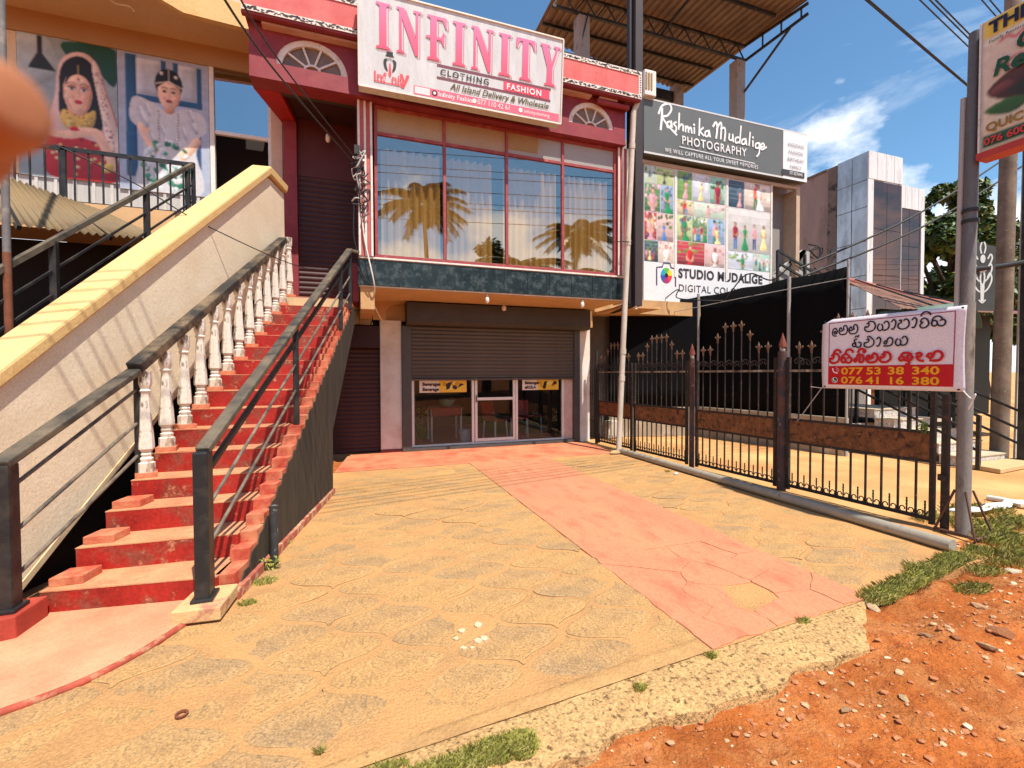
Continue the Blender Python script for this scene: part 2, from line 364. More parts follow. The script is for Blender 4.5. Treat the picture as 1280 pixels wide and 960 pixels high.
for cx in range(-9, 17):
    X = 0.175+0.33*cx
    if X > 4.78: continue
    for cy in range(-2, 14):
        Y = 2.45+0.51*cy+(0 if cx % 2 == 0 else 0.255)
        if Y < 1.98+0.11*X or Y > 7.5 or X < -0.72+0.19*(Y-3.7)+0.05 and Y > 3.3 or X < -1.55-0.5*(Y-2.7) and Y > 2.6 or X < -2.2: continue
        if 2.08 < X < 3.14: continue
        o = OBJ('paver', pm[k % 8], fore, local=True); k += 1
        o.location = (X+rnd.uniform(-.008, .008), Y+rnd.uniform(-.008, .008), rnd.uniform(-.0022, .0030))
        o.rotation_euler = (rnd.gauss(0, .007), rnd.gauss(0, .007), rnd.gauss(0, .025)+(math.pi if rnd.random() < .5 else 0))
# ---- plain cement border between the pavers and the edge beam
b = MB(); n = 70
b.grid([[(x, (1.93+.11*x)*(1-t)+(edgeY(x)-.012)*t+(.012*fbm(x, 1, 2.5) if t == 0 else 0), .0065+.0035*fbm(x, t*.2, 5)-(.012 if t == 0 else 0)) for x in [-3.4+(1.874+3.4)*i/n for i in range(n+1)]] for t in (0, .08, .4, .7, 1)])
struct(b.build('cement_border', M('border_cement', (.53, .30, .125), .95, .18, 4, .9, 60, dirt=((.44, .25, .11), .35, 3, .3), dirt2=((.26, .16, .08), .14, 40, .1), bdist=.012, spec=.1), smooth=60))
# ---- broken concrete edge beam along the road side
m_beam = M('aggregate_concrete', (0.50, 0.295, 0.13), 0.95, 0.30, 30, .7, 45, dirt=((0.62, 0.39, 0.17), 0.5, 4, 0.3), dirt2=((0.17, 0.10, 0.045), 0.32, 36, 0.1), bdist=0.025, spec=0.1, grain=.25)
b = MB(); rows = []
n = 130
for j in range(8):
    row = []
    for i in range(n+1):
        x = -1.2+4.75*i/n; wdt = 0.30+0.09*fbm(x, 0.3, 1.3)+0.045*fbm(x, 5.1, 6, 2)
        if x > 2.75: wdt *= max(0.12, 1-(x-2.75)/0.55)
        t = j/6; y = edgeY(x)-0.014-wdt*min(t, 1)
        z = 0.002+0.006*fbm(x, y, 5, 3)+0.004*fbm(x, y, 22, 2)-(0.016*max(0, t-0.5)*2 if j < 7 else 0.13)
        row.append((x, y-(0.01 if j == 7 else 0), z))
    rows.append(row)
b.grid(rows); struct(b.build('edge_beam', m_beam, smooth=45))
# ---- red walkway: one long screed and a cracked end
m_red = M('red_screed', (0.56, 0.215, 0.120), 0.8, 0.12, 1.3, 0.5, 60, dirt=((0.57, 0.26, 0.13), 0.38, 0.9, 0.5), dirt2=((0.50, 0.150, 0.085), 0.24, 5.5, 0.25), bdist=0.008, spec=0.2, stretch=(1, .45, 1), grain=.13)
walk = struct(MB().box(1.876, 3.33, 3.35, 7.60, -0.05, 0.0125).build('red_walkway', m_red, bevel=0.004))
def clip(poly, p, nrm):
    o = []
    for i in range(len(poly)):
        a, c = poly[i], poly[(i+1) % len(poly)]; da = (a-p).dot(nrm); dc = (c-p).dot(nrm)
        if da <= 0: o.append(a)
        if da*dc < 0: o.append(a+(c-a)*(da/(da-dc)))
    return o
def warp(q): return V((q.x+.035*NZ.noise(V((q.x*5, q.y*5, 1)))+.012*NZ.noise(V((q.x*17, q.y*17, 4))), q.y+.035*NZ.noise(V((q.x*5, q.y*5, 9)))+.012*NZ.noise(V((q.x*17, q.y*17, 6)))))
seeds = [V((x, y)) for x, y in ((2.0, 2.12), (2.25, 2.2), (2.6, 2.14), (2.95, 2.2), (3.2, 2.24), (2.05, 2.45), (2.36, 2.5), (2.52, 2.42), (3.0, 2.5), (2.1, 2.85), (2.55, 2.72), (2.9, 2.8), (3.22, 2.8), (2.3, 3.15), (2.85, 3.12), (3.2, 3.2))]
for i, s_ in enumerate(seeds):
    p = [V((1.876, edgeY(1.876))), V((3.33, edgeY(3.33))), V((3.33, 3.346)), V((1.876, 3.346))]
    for j, t_ in enumerate(seeds):
        if i != j and p:
            d = (t_-s_).normalized(); p = clip(p, (s_+t_)/2-d*(0.0012+0.0012*((i*j) % 3)), d)
    if i == 7: continue                                 # a piece broken out, sand showing
    if len(p) > 2:
        p = [warp(p[k_].lerp(p[(k_+1) % len(p)], f_/6)) if 1 else 0 for k_ in range(len(p)) for f_ in range(6)]; p = [V((min(3.33, max(1.876, q_.x)), min(3.346, q_.y))) for q_ in p]
        z = 0.011+rnd.uniform(-.005, .003)
        MB().prism([(q.x, q.y, z-0.05) for q in p], (0, 0, 0.05)).build('slab_piece', m_red, walk, bevel=0.003)
# ---- red threshold in front of the shop
m_red2 = M('red_threshold_paint', (0.60, 0.165, 0.085), 0.7, 0.14, 2.5, 0.3, 50, dirt=((0.62, 0.30, 0.15), 0.42, 1.2, 0.4), dirt2=((0.45, 0.06, 0.035), 0.26, 2.0, 0.3), bdist=0.006)
b = MB(); b.prism([(-0.30, 7.66, -0.05), (1.85, 7.66, -0.05), (1.876, 7.612, -0.05), (4.82, 7.66, -0.05), (4.86, 9.24, -0.05), (-0.10, 9.24, -0.05)], (0, 0, 0.062))
struct(b.build('threshold', m_red2, bevel=0.006))
# inner paved floor under the stair, behind the threshold
# ================================================================== the red staircase
m_riser = M('riser_red', (0.36, 0.016, 0.010), 0.55, 0.25, 3, 0.25, 30, dirt=((0.17, 0.075, 0.045), 0.30, 5, 0.2), dirt2=((0.55, 0.20, 0.11), 0.18, 10, 0.1), bdist=0.01, grain=.2, gscale=40)
m_tread = M('tread_dust', (0.60, 0.30, 0.15), 0.85, 0.14, 4, 0.4, 50, grain=.14, dirt=((0.54, 0.17, 0.085), 0.40, 2.5, 0.3), dirt2=((0.40, 0.12, 0.07), 0.16, 8, .2), bdist=0.006)
m_tread2 = M('tread_red', (0.58, 0.13, 0.07), 0.75, 0.15, 4, 0.3, 50, dirt=((0.62, 0.30, 0.16), 0.35, 4, 0.3), bdist=0.006)
m_curb = M('curb_red', (0.45, 0.065, 0.035), 0.8, 0.2, 7, 0.5, 40, dirt=((0.60, 0.27, 0.14), 0.40, 5, 0.3), bdist=0.01)
m_dark = M('stair_wall_black', (0.030, 0.026, 0.022), 0.8, 0.25, 5, 0.4, 40, dirt=((0.075, 0.055, 0.035), 0.34, 2.5, 0.4), stretch=(3, 3, .5), bdist=0.01)
m_curbtop = M('curb_side', (0.40, 0.05, 0.03), 0.7, 0.2, 6)
R_, G_ = 0.1725, 0.275
def sY(i): return 3.7+G_*(i-1)
def xl(y): return -1.905+0.2133*(y-3.7)
def xr(y): return -0.775+0.190*(y-3.7)
stair = thing('staircase', 'red painted concrete staircase climbing to the upper floor', 'staircase', (-1.3, 3.7, 0))
for i in range(1, 17):
    y0, y1, z = sY(i), sY(i+1)+0.03, R_*i
    yl, yr = (y0, y0-0.13) if i == 1 else (y0, y0-0.05) if i == 2 else (y0, y0)
    last = i == 16
    a, b_ = (xl(y0), yl), (xr(y0)-0.12, yr); c, d = (xr(y1)-0.12, y1 if not last else 8.9), (xl(y1), y1 if not last else 8.9)
    if last: c = (0.12, 8.9); d = (-1.0, 8.9)
    MB().prism([(p[0], p[1], z-0.008) for p in (a, b_, c, d)], (0, 0, 0.008)).build('tread', m_tread if i < 9 else m_tread2, stair)
    a2, b2 = (a[0]+0.003, a[1]+0.002), (b_[0], b_[1]+0.002); c2, d2 = (c[0], y1+.02), (d[0]+0.006, y1+.02)
    if i == 16: c2, d2 = (0.0, 8.1), (-1.0, 8.1)
    mt = m_riser if i < 16 else M('landing_tile', (0.62, 0.47, 0.26), 0.4, 0.08, 5)
    MB().prism([(p[0], p[1], z-R_-0.002) for p in (a2, b2, c2, d2)], (0, 0, R_-0.0065)).build('riser', mt, stair)
    if i >= 5 and i < 16:                                # sloping waist slab under the flight
        pass
    if i < 16:
        for h in (0, 1):                                 # stepped kerb on the open side, two blocks to a step
            ya, yb = y0+G_/2*h, y0+G_/2*(h+1); zt = z-0.02+R_/2*h+0.02
            if i == 1 and h == 0: ya -= 0.1
            xa, xb = xr(ya), xr(yb)
            q = [(xa-0.13, ya), (xa, ya), (xb, yb), (xb-0.13, yb)]
            MB().prism([(p[0], p[1], zt-0.17) for p in q], (0, 0, 0.17)).build('curb_block', m_curb, stair, bevel=0.006)
    if i < 4:
        q = [(xl(y0)+0.02, y0+0.05), (xl(y0)+0.20, y0+0.05), (xl(y0)+0.235, y0+0.22), (xl(y0)+0.055, y0+0.22)]
        MB().prism([(p[0], p[1], z-0.002) for p in q], (0, 0, 0.06)).build('end_block', m_curb, stair, bevel=0.006)
def wallpoly(x_of, off, th, name, mat, lo):
    pts = [(3.62, 0.012)]
    for i in range(1, 16):
        for h in (0, 1):
            zt = R_*i-0.02+R_/2*h+lo; ya = sY(i)+G_/2*h
            j_ = rnd.uniform(-.03, .012); pts += [(ya-0.01+abs(j_)*.6, zt-.06+j_), (ya+0.02+rnd.uniform(0, .02), zt-.015+j_*.4), (ya+G_/2-0.02, zt+rnd.uniform(-.02, .004))]
    pts += [(7.86, R_*15+0.05), (7.95, R_*15-0.15), (6.36, 0.82), (6.33, 0.0)]
    b = MB(); P = [(x_of(y)+off, y, z) for y, z in pts]; n = len(P)
    b.prism(P, (th, 0, 0)); return b.build(name, mat, stair)
wallpoly(xr, -0.02, 0.028, 'side_wall', m_dark, -0.012)
b = MB(); P = [(3.74, 0.0), (3.74, 0.04), (7.9, R_*15-0.16), (7.9, R_*15-0.3), (6.3, 0.9), (6.28, 0.0)]
b.prism([(xl(y)+0.03, y, z) for y, z in P], (0.10, 0, 0)); b.build('stringer', M('stringer_black', (0.03, 0.025, 0.02), 0.9), stair)
b = MB(); b.hexa([(xl(6.3)+.1, 6.3, 0.86), (xr(6.3)-.12, 6.3, 0.86), (xr(7.95)-.12, 7.95, 2.42), (xl(7.95)+.1, 7.95, 2.42), (xl(6.3)+.1, 6.3, 1.2), (xr(6.3)-.12, 6.3, 1.2), (xr(7.95)-.12, 7.95, 2.62), (xl(7.95)+.1, 7.95, 2.62)]); b.build('waist_slab', m_dark, stair)
MB().bar((xr(3.6)+0.012, 3.56, 0.035), (xr(6.33)+0.012, 6.33, 0.035), 0.045, 0.07).build('skirting', M('skirting_red', (0.42, 0.11, 0.07), 0.8, 0.2, 8, dirt=((0.6, 0.4, 0.25), 0.4, 8)), stair)
# rough plaster bulges along the painted wall edge are part of the kerb; footing blocks under the newel posts
MB().prism([(-1.07, 3.27, 0.02), (-0.80, 3.25, 0.02), (-0.77, 3.58, 0.02), (-1.02, 3.60, 0.02)], (0, 0, 0.085)).build('footing', M('footing_buff', (0.64, 0.42, 0.2), 0.9, 0.15, 6, 0.5, 40, dirt=((0.45, 0.2, 0.12), 0.36, 6)), stair, bevel=0.008)
MB().prism([(-2.12, 3.34, 0.02), (-1.86, 3.40, 0.02), (-1.84, 3.66, 0.02), (-2.12, 3.66, 0.02)], (0, 0, 0.14)).build('footing', m_curbtop, stair, bevel=0.008)
# curved apron at the foot
pts = [(-3.4, 2.30), (-2.2, 2.46), (-1.8, 2.58), (-1.545, 2.70), (-1.304, 2.84), (-1.125, 3.06), (-0.982, 3.355), (-0.874, 3.647)]
cv = [p for p in smoothpts(pts, 5)]
b = MB(); base = [(p.x, p.y, -0.02) for p in cv]+[(-0.874, 3.8, -0.02), (-3.4, 3.8, -0.02)]
b.prism(base, (0, 0, 0.052)); ap = struct(b.build('stair_apron', M('apron_screed', (0.64, 0.32, 0.18), 0.8, 0.1, 2.5, 0.3, 50, dirt=((0.58, 0.19, 0.10), 0.36, 1.8, 0.35), bdist=.006), bevel=0.004))
b = MB(); b.tube([(p.x+0.004, p.y-0.004, 0.012) for p in cv], 0.022, 6); b.build('edging', M('apron_edge', (0.38, 0.07, 0.04), 0.8, 0.25, 9, dirt=((0.5, 0.27, 0.15), 0.35, 7)), ap, smooth=True)
# ------------------------------------------------------------------ railings of the staircase
m_blk = M('black_steel', (0.014, 0.015, 0.017), 0.45, 0.3, 9, 0.15, 60, dirt=((0.06, 0.05, 0.04), 0.22, 6, 0.3), spec=0.4)
m_railtop = M('dusty_rail', (0.055, 0.048, 0.040), 0.6, 0.25, 8, 0.2, 50, dirt=((0.20, 0.15, 0.095), 0.36, 4, 0.4))
m_rod = M('rod_steel', (0.05, 0.045, 0.04), 0.45, 0.25, 10, dirt=((0.28, 0.22, 0.16), 0.4, 6, .4))
def post(name, par, x, y, z0, z1, wx, wy, mat=None, plinth=True):
    b = MB(); b.box(x-wx/2, x+wx/2, y-wy/2, y+wy/2, z0, z1)
    o = b.build(name, mat or m_blk, par, bevel=0.012)
    if plinth: MB().box(x-wx/2-.02, x+wx/2+.02, y-wy/2-.02, y+wy/2+.02, z0, z0+0.025).build('base_plate', mat or m_blk, o, bevel=0.005)
    return o
rr1 = thing('stair_railing', 'black steel railing with wide dusty handrail on the open right side of the red stairs', 'railing', (-0.92, 3.42, 0.1))
A0, A1 = V((-0.925, 3.42, 1.05)), V((-0.035, 7.55, 3.47)); AD = A1-A0
def rl(t, dz=0, dx=0): return A0+AD*t+V((dx, 0, dz))
post('post', rr1, A0.x, A0.y, 0.10, 1.06, 0.085, 0.13)
def foot_z(y): return R_*((y-3.7)/G_+1)-0.02
for t in (0.415, 0.86, 1.0):
    p = rl(t); post('post', rr1, p.x, p.y, foot_z(p.y)-0.02, p.z-0.02, 0.055, 0.055, plinth=False)
MB().bar(rl(0.0, 0.01), rl(1.0, 0.01), 0.088, 0.048).build('handrail', m_railtop, rr1, bevel=0.01)
MB().bar(rl(0.01, -0.16), rl(1.0, -0.16), 0.028, 0.04).build('rail', m_blk, rr1)
for dz in (-0.40, -0.66):
    for t0, t1 in ((0.012, 0.41), (0.42, 0.855), (0.865, 1.0)):
        MB().tube([rl(t0, dz), rl(t1, dz)], 0.0125, 8).build('rod', m_rod, rr1, smooth=True)
MB().bar(A1, V((0.10, 7.62, 3.47)), 0.06, 0.045).build('handrail', m_railtop, rr1, bevel=0.008)
lr1 = thing('stair_railing', 'black steel railing with three thin rods at the foot of the red stairs, left side', 'railing', (-1.94, 3.50, 0.16))
B0, B1, B2 = V((-1.95, 3.50, 1.03)), V((-1.70, 4.62, 1.60)), V((-0.99, 7.75, 3.60))
post('post', lr1, B0.x, B0.y, 0.16, 1.03, 0.10, 0.10)
MB().bar(B0+V((0, -0.04, 0)), B1, 0.11, 0.05).build('handrail', m_railtop, lr1, bevel=0.01)
MB().bar(B1+V((-0.01, 0.0, -0.88)), B1+V((-0.01, 0, -0.02)), 0.035, 0.035).build('post', m_blk, lr1)
for dz in (-0.17, -0.45, -0.72):
    MB().tube([B0+V((0, 0, dz)), B1+V((-0.01, 0, dz))], 0.013, 8).build('rod', m_rod, lr1, smooth=True)
bal = thing('balustrade', 'row of peeling white balusters under a black rail, left side of the red stairs', 'balustrade', (-1.6, 4.6, 0.7))
MB().bar(B1+V((0, -0.06, 0.01)), B2, 0.12, 0.085).build('handrail', M('balustrade_rail', (0.03, 0.027, 0.025), 0.7, 0.3, 8, 0.3, 40, dirt=((0.30, 0.20, 0.11), 0.22, 4, .4)), bal, bevel=0.012)
m_bal = M('peeling_white', (0.74, 0.68, 0.60), 0.75, 0.10, 7, 0.6, 30, dirt=((0.13, 0.085, 0.06), 0.33, 14, 0.10), dirt2=((0.45, 0.33, 0.22), 0.25, 6, 0.2), stretch=(1, 1, .45), bdist=0.01)
b = MB()
prof = [(0.062, 0), (0.062, 0.075), (0.046, 0.085), (0.052, 0.11), (0.038, 0.125), (0.046, 0.145), (0.040, 0.165), (0.060, 0.19), (0.060, 0.22), (0.036, 0.60), (0.034, 0.64), (0.046, 0.66), (0.036, 0.675), (0.046, 0.70), (0.052, 0.72), (0.052, 0.82)]
b.lathe(prof, n=8); bme = b.mesh('baluster', m_bal)
mb_base = MB().box(-0.075, 0.075, -0.075, 0.075, -0.045, 0.0).mesh('base_block', m_curb)
for i in range(4, 17):
    y = sY(i)+0.115; t = (y-B1.y)/(B2.y-B1.y); rp = B1+(B2-B1)*t
    z = R_*i+0.042; x = xl(y)+0.075
    o = OBJ('baluster', bme, bal, smooth=35, local=True); o.location = V((rp.x*0.5+x*0.5, y, z))-bal.location; o.scale = (1, 1, max(0.8, (rp.z-0.03-z)/0.82)); o.rotation_euler = (0, 0, rnd.uniform(0.1, 0.6))
    q = OBJ('base_block', mb_base, o, local=True)
# ================================================================== main shop building
m_maroon = M('maroon_paint', (0.235, 0.026, 0.040), 0.6, 0.16, 2.5, 0.2, 40, dirt=((0.30, 0.05, 0.055), 0.35, 3, 0.3), bdist=.006)
m_mred = M('bright_red_paint', (0.42, 0.020, 0.016), 0.6, 0.15, 3)
m_pinkred = M('fascia_pink', (0.66, 0.17, 0.16), 0.85, 0.14, 5, 0.5, 70, dirt=((0.60, 0.11, 0.11), 0.35, 3, .3), dirt2=((0.3, 0.10, 0.10), 0.08, 12), bdist=.008)
m_tan = M('soffit_tan', (0.60, 0.36, 0.17), 0.85, 0.12, 2, 0.3, 40, dirt=((0.40, 0.22, 0.10), 0.28, 2.5, .4))
m_white = M('plaster_white', (0.74, 0.70, 0.66), 0.85, 0.06, 3, 0.3, 40, dirt=((0.55, 0.45, 0.36), 0.22, 2.2, .35))
m_wtrim = M('white_trim', (0.74, 0.70, 0.64), 0.6, 0.06, 6, dirt=((0.5, 0.4, 0.32), 0.2, 9))
m_frame = M('window_red_frame', (0.30, 0.055, 0.058), 0.5, 0.15, 8, dirt=((0.40, 0.11, 0.10), 0.3, 7))
m_marble = M('green_marble', (0.012, 0.024, 0.028), 0.32, 0.35, 5, dirt=((0.055, 0.075, 0.08), 0.36, 9, 0.14), dirt2=((0.17, 0.19, 0.19), 0.14, 26, 0.06), spec=0.35)
m_shut = M('roller_shutter_grey', (0.070, 0.056, 0.046), 0.5, 0.12, 3, dirt=((0.13, 0.10, 0.075), 0.3, 2, .4), spec=0.5)
m_mshut = M('roller_shutter_maroon', (0.055, 0.018, 0.020), 0.55, 0.2, 3, spec=0.4)
m_alu = M('white_aluminium', (0.78, 0.75, 0.70), 0.4, 0.05, 6, spec=0.5)
m_dkgrey = M('dark_grey_steel', (0.075, 0.072, 0.070), 0.5, 0.15, 5)
g_up = GLASS('upper_glass', (0.90, 0.80, 0.62), 0.12, 1.6)
g_shop = GLASS('shop_glass', (0.82, 0.85, 0.85), -0.055, 1.5)
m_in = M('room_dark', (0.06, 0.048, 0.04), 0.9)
YF, YB, YS = 7.75, 7.62, 9.20
bld = thing('shop_building', 'two storey maroon shop building with overhanging windowed upper floor', 'building', (2.5, 8.5, 0))
# floor slab, soffit, marble-tiled slab edge
box('floor_slab', bld, m_tan, 0.12, 5.08, YF+0.03, 12.2, 2.98, 3.38)
box('corner_post', bld, m_white, 5.085, 5.16, YF-0.005, YF+0.5, 2.95, 3.42)
band = box('slab_edge', bld, m_white, 0.105, 5.08, YF+0.012, YF+0.028, 2.965, 3.41)
tx = [0.10]+[0.333+0.4435*i for i in range(11)]+[5.085]
for a, c in zip(tx[:-1], tx[1:]): MB().box(a+0.004, c-0.004, YF-0.012, YF+0.011, 2.985, 3.40).build('tile', m_marble, band, bevel=0.002)
for a in (2.99, 3.205): MB().box(0.085, 0.0985, YF+0.01, YF+0.55, a, a+0.2).build('tile', m_marble, band)
box('sill', bld, m_wtrim, 0.095, 5.09, YF-0.03, YF+0.05, 3.412, 3.44, 0.004)
# side beam and corbel over the left of the shop front
box('beam', bld, m_tan, 0.12, 0.34, YF+0.04, 9.18, 2.60, 2.978, 0.01)
MB().prism([(0.36, YS-0.02, 2.978), (1.0, YS-0.02, 2.978), (0.95, YS-0.02, 2.93), (0.72, YS-0.02, 2.90), (0.62, YS-0.02, 2.80), (0.60, YS-0.02, 2.60), (0.36, YS-0.02, 2.60)], (0, 0.12, 0)).build('corbel', m_tan, bld, bevel=0.01)
box('soffit_strip', bld, M('soffit_light', (0.62, 0.40, 0.2), 0.85, .1, 3), 0.35, 5.0, YF+0.06, YS-0.02, 2.955, 2.979)
# shop front wall
box('wall', bld, m_white, 0.49, 0.90, YS, YS+0.22, 0.06, 2.60, 0.012)
box('wall', bld, m_tan, 0.49, 5.2, YS+0.1, YS+0.22, 2.60, 2.976)
box('wall', bld, m_white, 4.80, 5.08, YS, YS+0.22, 0.0, 2.976, 0.012)
box('wall_base', bld, M('maroon_base', (0.14, 0.02, 0.02), 0.7), 0.485, 0.905, YS-0.012, YS+0.2, 0.0, 0.075)
box('wall', bld, M('cream_wall_tile', (0.62, 0.46, 0.25), 0.5, .1, 4), -0.06, 0.36, YS+0.03, YS+0.2, 2.50, 3.2)
for a in (0.12,): MB().box(a, a+0.006, YS+0.024, YS+0.03, 2.5, 3.0).build('joint', m_in, bld)
MB().box(-0.06, 0.36, YS+0.024, YS+0.029, 2.76, 2.766).build('joint', m_in, bld)
box('shutter_housing', bld, M('maroon_box', (0.03, 0.008, 0.010), 0.6), -0.4, 0.485, YS-0.12, YS+0.2, 2.05, 2.47, 0.01)
def shutter(name, par, x0, x1, y, z0, z1, pitch, mat):
    root = MB().box(x0, x1, y+0.03, y+0.05, z0, z1).build(name, mat, par)
    n = int(round((z1-z0)/pitch)); prof = []
    for k in range(7): t = k/6; prof.append((-0.016*math.sin(math.pi*t)**0.8, t*pitch*0.86))
    b = MB(); b.grid([[(0, d, z) for d, z in prof], [(1, d, z) for d, z in prof]]); b.poly([(0, 0.0, pitch*.86), (1, 0, pitch*.86), (1, 0, pitch), (0, 0, pitch)])
    me = b.mesh('slat', mat)
    for i in range(n):
        o = OBJ('slat', me, root, smooth=60, local=True); o.location = (x0, y+0.02, z0+i*pitch); o.scale = (x1-x0, 1, (z1-z0)/n/pitch)
    return root
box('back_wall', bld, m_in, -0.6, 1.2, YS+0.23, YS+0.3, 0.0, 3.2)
shutter('side_shutter', bld, -0.45, 0.48, YS+0.10, 0.02, 2.06, 0.085, m_mshut)
# grey roller shutter, half down, with its box and guides
gs = shutter('roller_shutter', bld, 1.09, 4.66, YS-0.02, 1.455, 2.52, 0.076, m_shut)
box('bottom_bar', gs, m_shut, 1.09, 4.66, YS-0.05, YS-0.01, 1.415, 1.452, 0.004)
MB().prism([(0.98, YS-0.30, 2.56), (0.98, YS-0.24, 2.50), (0.98, YS+0.1, 2.50), (0.98, YS+0.1, 2.93), (0.98, YS-0.30, 2.93)], (3.95, 0, 0)).build('shutter_box', M('shutter_box', (0.05, 0.043, 0.034), 0.5, .15, 4), bld, bevel=0.006)
box('guide', bld, m_dkgrey, 0.90, 1.085, YS-0.045, YS+0.1, 0.012, 2.5, 0.006)
box('guide', bld, m_dkgrey, 4.665, 4.80, YS-0.045, YS+0.1, 0.012, 2.5, 0.006)
box('door_sill', bld, m_dkgrey, 1.086, 4.664, YS-0.04, YS+0.12, 0.013, 0.075, 0.006)
# aluminium shopfront: three bays, the middle one the door
gf = box('shopfront_frame', bld, m_alu, 1.09, 4.66, YS+0.06, YS+0.11, 0.076, 0.115)
for x in (1.09, 2.33, 3.30, 4.40): box('jamb', gf, m_alu, x, x+0.055, YS+0.055, YS+0.115, 0.115, 2.45, 0.004)
box('door_stile', gf, m_alu, 2.40, 2.45, YS+0.05, YS+0.10, 0.12, 2.40, 0.004); box('door_stile', gf, m_alu, 3.24, 3.29, YS+0.05, YS+0.10, 0.12, 2.40, 0.004)
box('door_rail', gf, m_alu, 2.451, 3.239, YS+0.052, YS+0.098, 0.99, 1.05, 0.004); box('door_rail', gf, m_alu, 2.451, 3.239, YS+0.052, YS+0.098, 0.125, 0.19, 0.004)
box('door_handle', gf, m_dkgrey, 2.415, 2.435, YS+0.03, YS+0.05, 0.95, 1.1)
box('side_jamb', bld, M('pink_jamb', (0.62, 0.46, 0.40), 0.7), 4.456, 4.66, YS+0.05, YS+0.14, 0.08, 2.45)
for x0, x1, z0, z1 in ((1.146, 2.329, 0.116, 2.45), (2.451, 3.239, 0.191, 0.989), (2.451, 3.239, 1.051, 2.4), (3.356, 4.399, 0.116, 2.45)):
    box('pane', gf, g_shop, x0, x1, YS+0.072, YS+0.080, z0, z1)
# printed menu strips stuck to the glass
def strip_poster(name, x0, x1, z0, z1, l1, l2, label, flip):
    t = thing(name, label, 'poster', ((x0+x1)/2, YS+0.06, z0), 'beverage strips on the shop glass')
    MB().box(x0, x1, YS+0.062, YS+0.066, z0, z1).build('sheet', FLAT(S(235, 222, 205)), t)
    p = Plane((x0, YS+0.062, z0), (1, 0, 0), (0, 0, 1)); q = Print(p); W_, H_ = x1-x0, z1-z0
    q.poly([(W_*.42, 0), (W_, 0), (W_, H_), (W_*.40, H_)], S(238, 190, 60))
    for i in range(9):
        cx, cy = W_*rnd.uniform(.5, .95), H_*rnd.uniform(.2, .8); q.ell(cx, cy, W_*.05, H_*.16, (S(60, 40, 15), S(210, 150, 30), S(240, 215, 120))[i % 3], rot=rnd.uniform(0, 3))
    q.poly([(W_*.55, H_*.2), (W_*.6, H_*.8), (W_*.68, H_*.85), (W_*.63, H_*.3)], S(40, 25, 12)); q.poly([(W_*.8, H_*.35), (W_*.86, H_*.75), (W_*.95, H_*.65)], S(60, 35, 15))
    q.build('picture', t)
    text(p, W_*.06, H_*.56, H_*.36, l1, S(70, 25, 20), t, l=9, bold=.004); text(p, W_*.06, H_*.14, H_*.36, l2, S(70, 25, 20), t, l=9, bold=.004)
strip_poster('beverage_strip', 1.25, 2.22, 1.17, 1.42, 'Beverages', 'Beverage', 'yellow and white beverage strip on the left shop pane beside the door', 0)
strip_poster('beverage_strip', 3.46, 4.32, 1.19, 1.42, 'Beverages', 'eKOLA', 'yellow and white beverage strip on the right shop pane beside the gate', 1)
# shop interior
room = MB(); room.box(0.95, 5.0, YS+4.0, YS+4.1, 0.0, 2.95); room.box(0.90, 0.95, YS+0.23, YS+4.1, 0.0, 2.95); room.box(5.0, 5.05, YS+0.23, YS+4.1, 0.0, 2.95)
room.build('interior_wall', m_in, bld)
box('interior_floor', bld, M('shop_floor', (0.13, 0.085, 0.06), 0.35, .15, 3), 0.95, 5.0, YS+0.13, YS+4.0, 0.0, 0.06)
def plastic_chair(x, y, rz, label):
    t = thing('plastic_chair', label, 'chair', (x, y, 0.06), 'red chairs inside the shop'); m = M('red_plastic', (0.42, 0.03, 0.03), 0.35); cs, sn = math.cos(rz), math.sin(rz)
    def T(px_, py_, pz): return (x+px_*cs-py_*sn, y+px_*sn+py_*cs, 0.06+pz)
    def hx(x0, x1, y0, y1, z0, z1): return [T(x0, y0, z0), T(x1, y0, z0), T(x1, y1, z0), T(x0, y1, z0), T(x0, y0, z1), T(x1, y0, z1), T(x1, y1, z1), T(x0, y1, z1)]
    MB().hexa(hx(-.21, .21, -.2, .2, .42, .46)).build('seat', m, t, bevel=.012)
    bk = MB().hexa([T(-.2, .18, .46), T(.2, .18, .46), T(.2, .22, .46), T(-.2, .22, .46), T(-.2, .26, .84), T(.2, .26, .84), T(.2, .29, .84), T(-.2, .29, .84)]).build('backrest', m, t, bevel=.012)
    for a in (-.18, .18):
        for c in (-.17, .17): MB().bar(T(a, c, .42), T(a*1.12, c*1.15, 0), .035, .035).build('leg', M('chair_leg', (0.55, 0.5, 0.46), 0.4), t)
for x, y, r, lb in ((3.05, YS+0.75, 0.5, 'red chair seen through the glass door'), (3.75, YS+1.05, -0.4, 'red chair behind the right shop pane, next to the door'), (4.3, YS+1.5, 1.2, 'red chair furthest back behind the right shop pane')): plastic_chair(x, y, r, lb)
t = thing('dining_table', 'red topped table with a green basin behind the left shop pane', 'table', (1.95, YS+1.0, 0.06))
box('table_top', t, M('table_red', (0.30, 0.03, 0.03), .4), 1.55, 2.30, YS+.7, YS+1.3, .78, .81, .006)
box('apron', t, M('table_red2', (0.33, 0.06, 0.05), .5), 1.60, 2.25, YS+.73, YS+.75, .62, .78)
for a in (1.6, 2.25):
    for c in (YS+.75, YS+1.25): box('leg', t, M('chair_leg', (0.55, 0.5, 0.46), 0.4), a-.02, a+.02, c-.02, c+.02, .06, .78)
b = MB(); b.lathe([(0.10, 0), (0.12, 0.01), (0.19, 0.15), (0.20, 0.16), (0.185, 0.155), (0.11, 0.02)], (1.98, YS+0.95, 0.811), 18); tag(b.build('basin', M('basin_green', (0.22, 0.42, 0.34), .35), smooth=40), 'pale green plastic basin on the red table in the shop', 'basin')
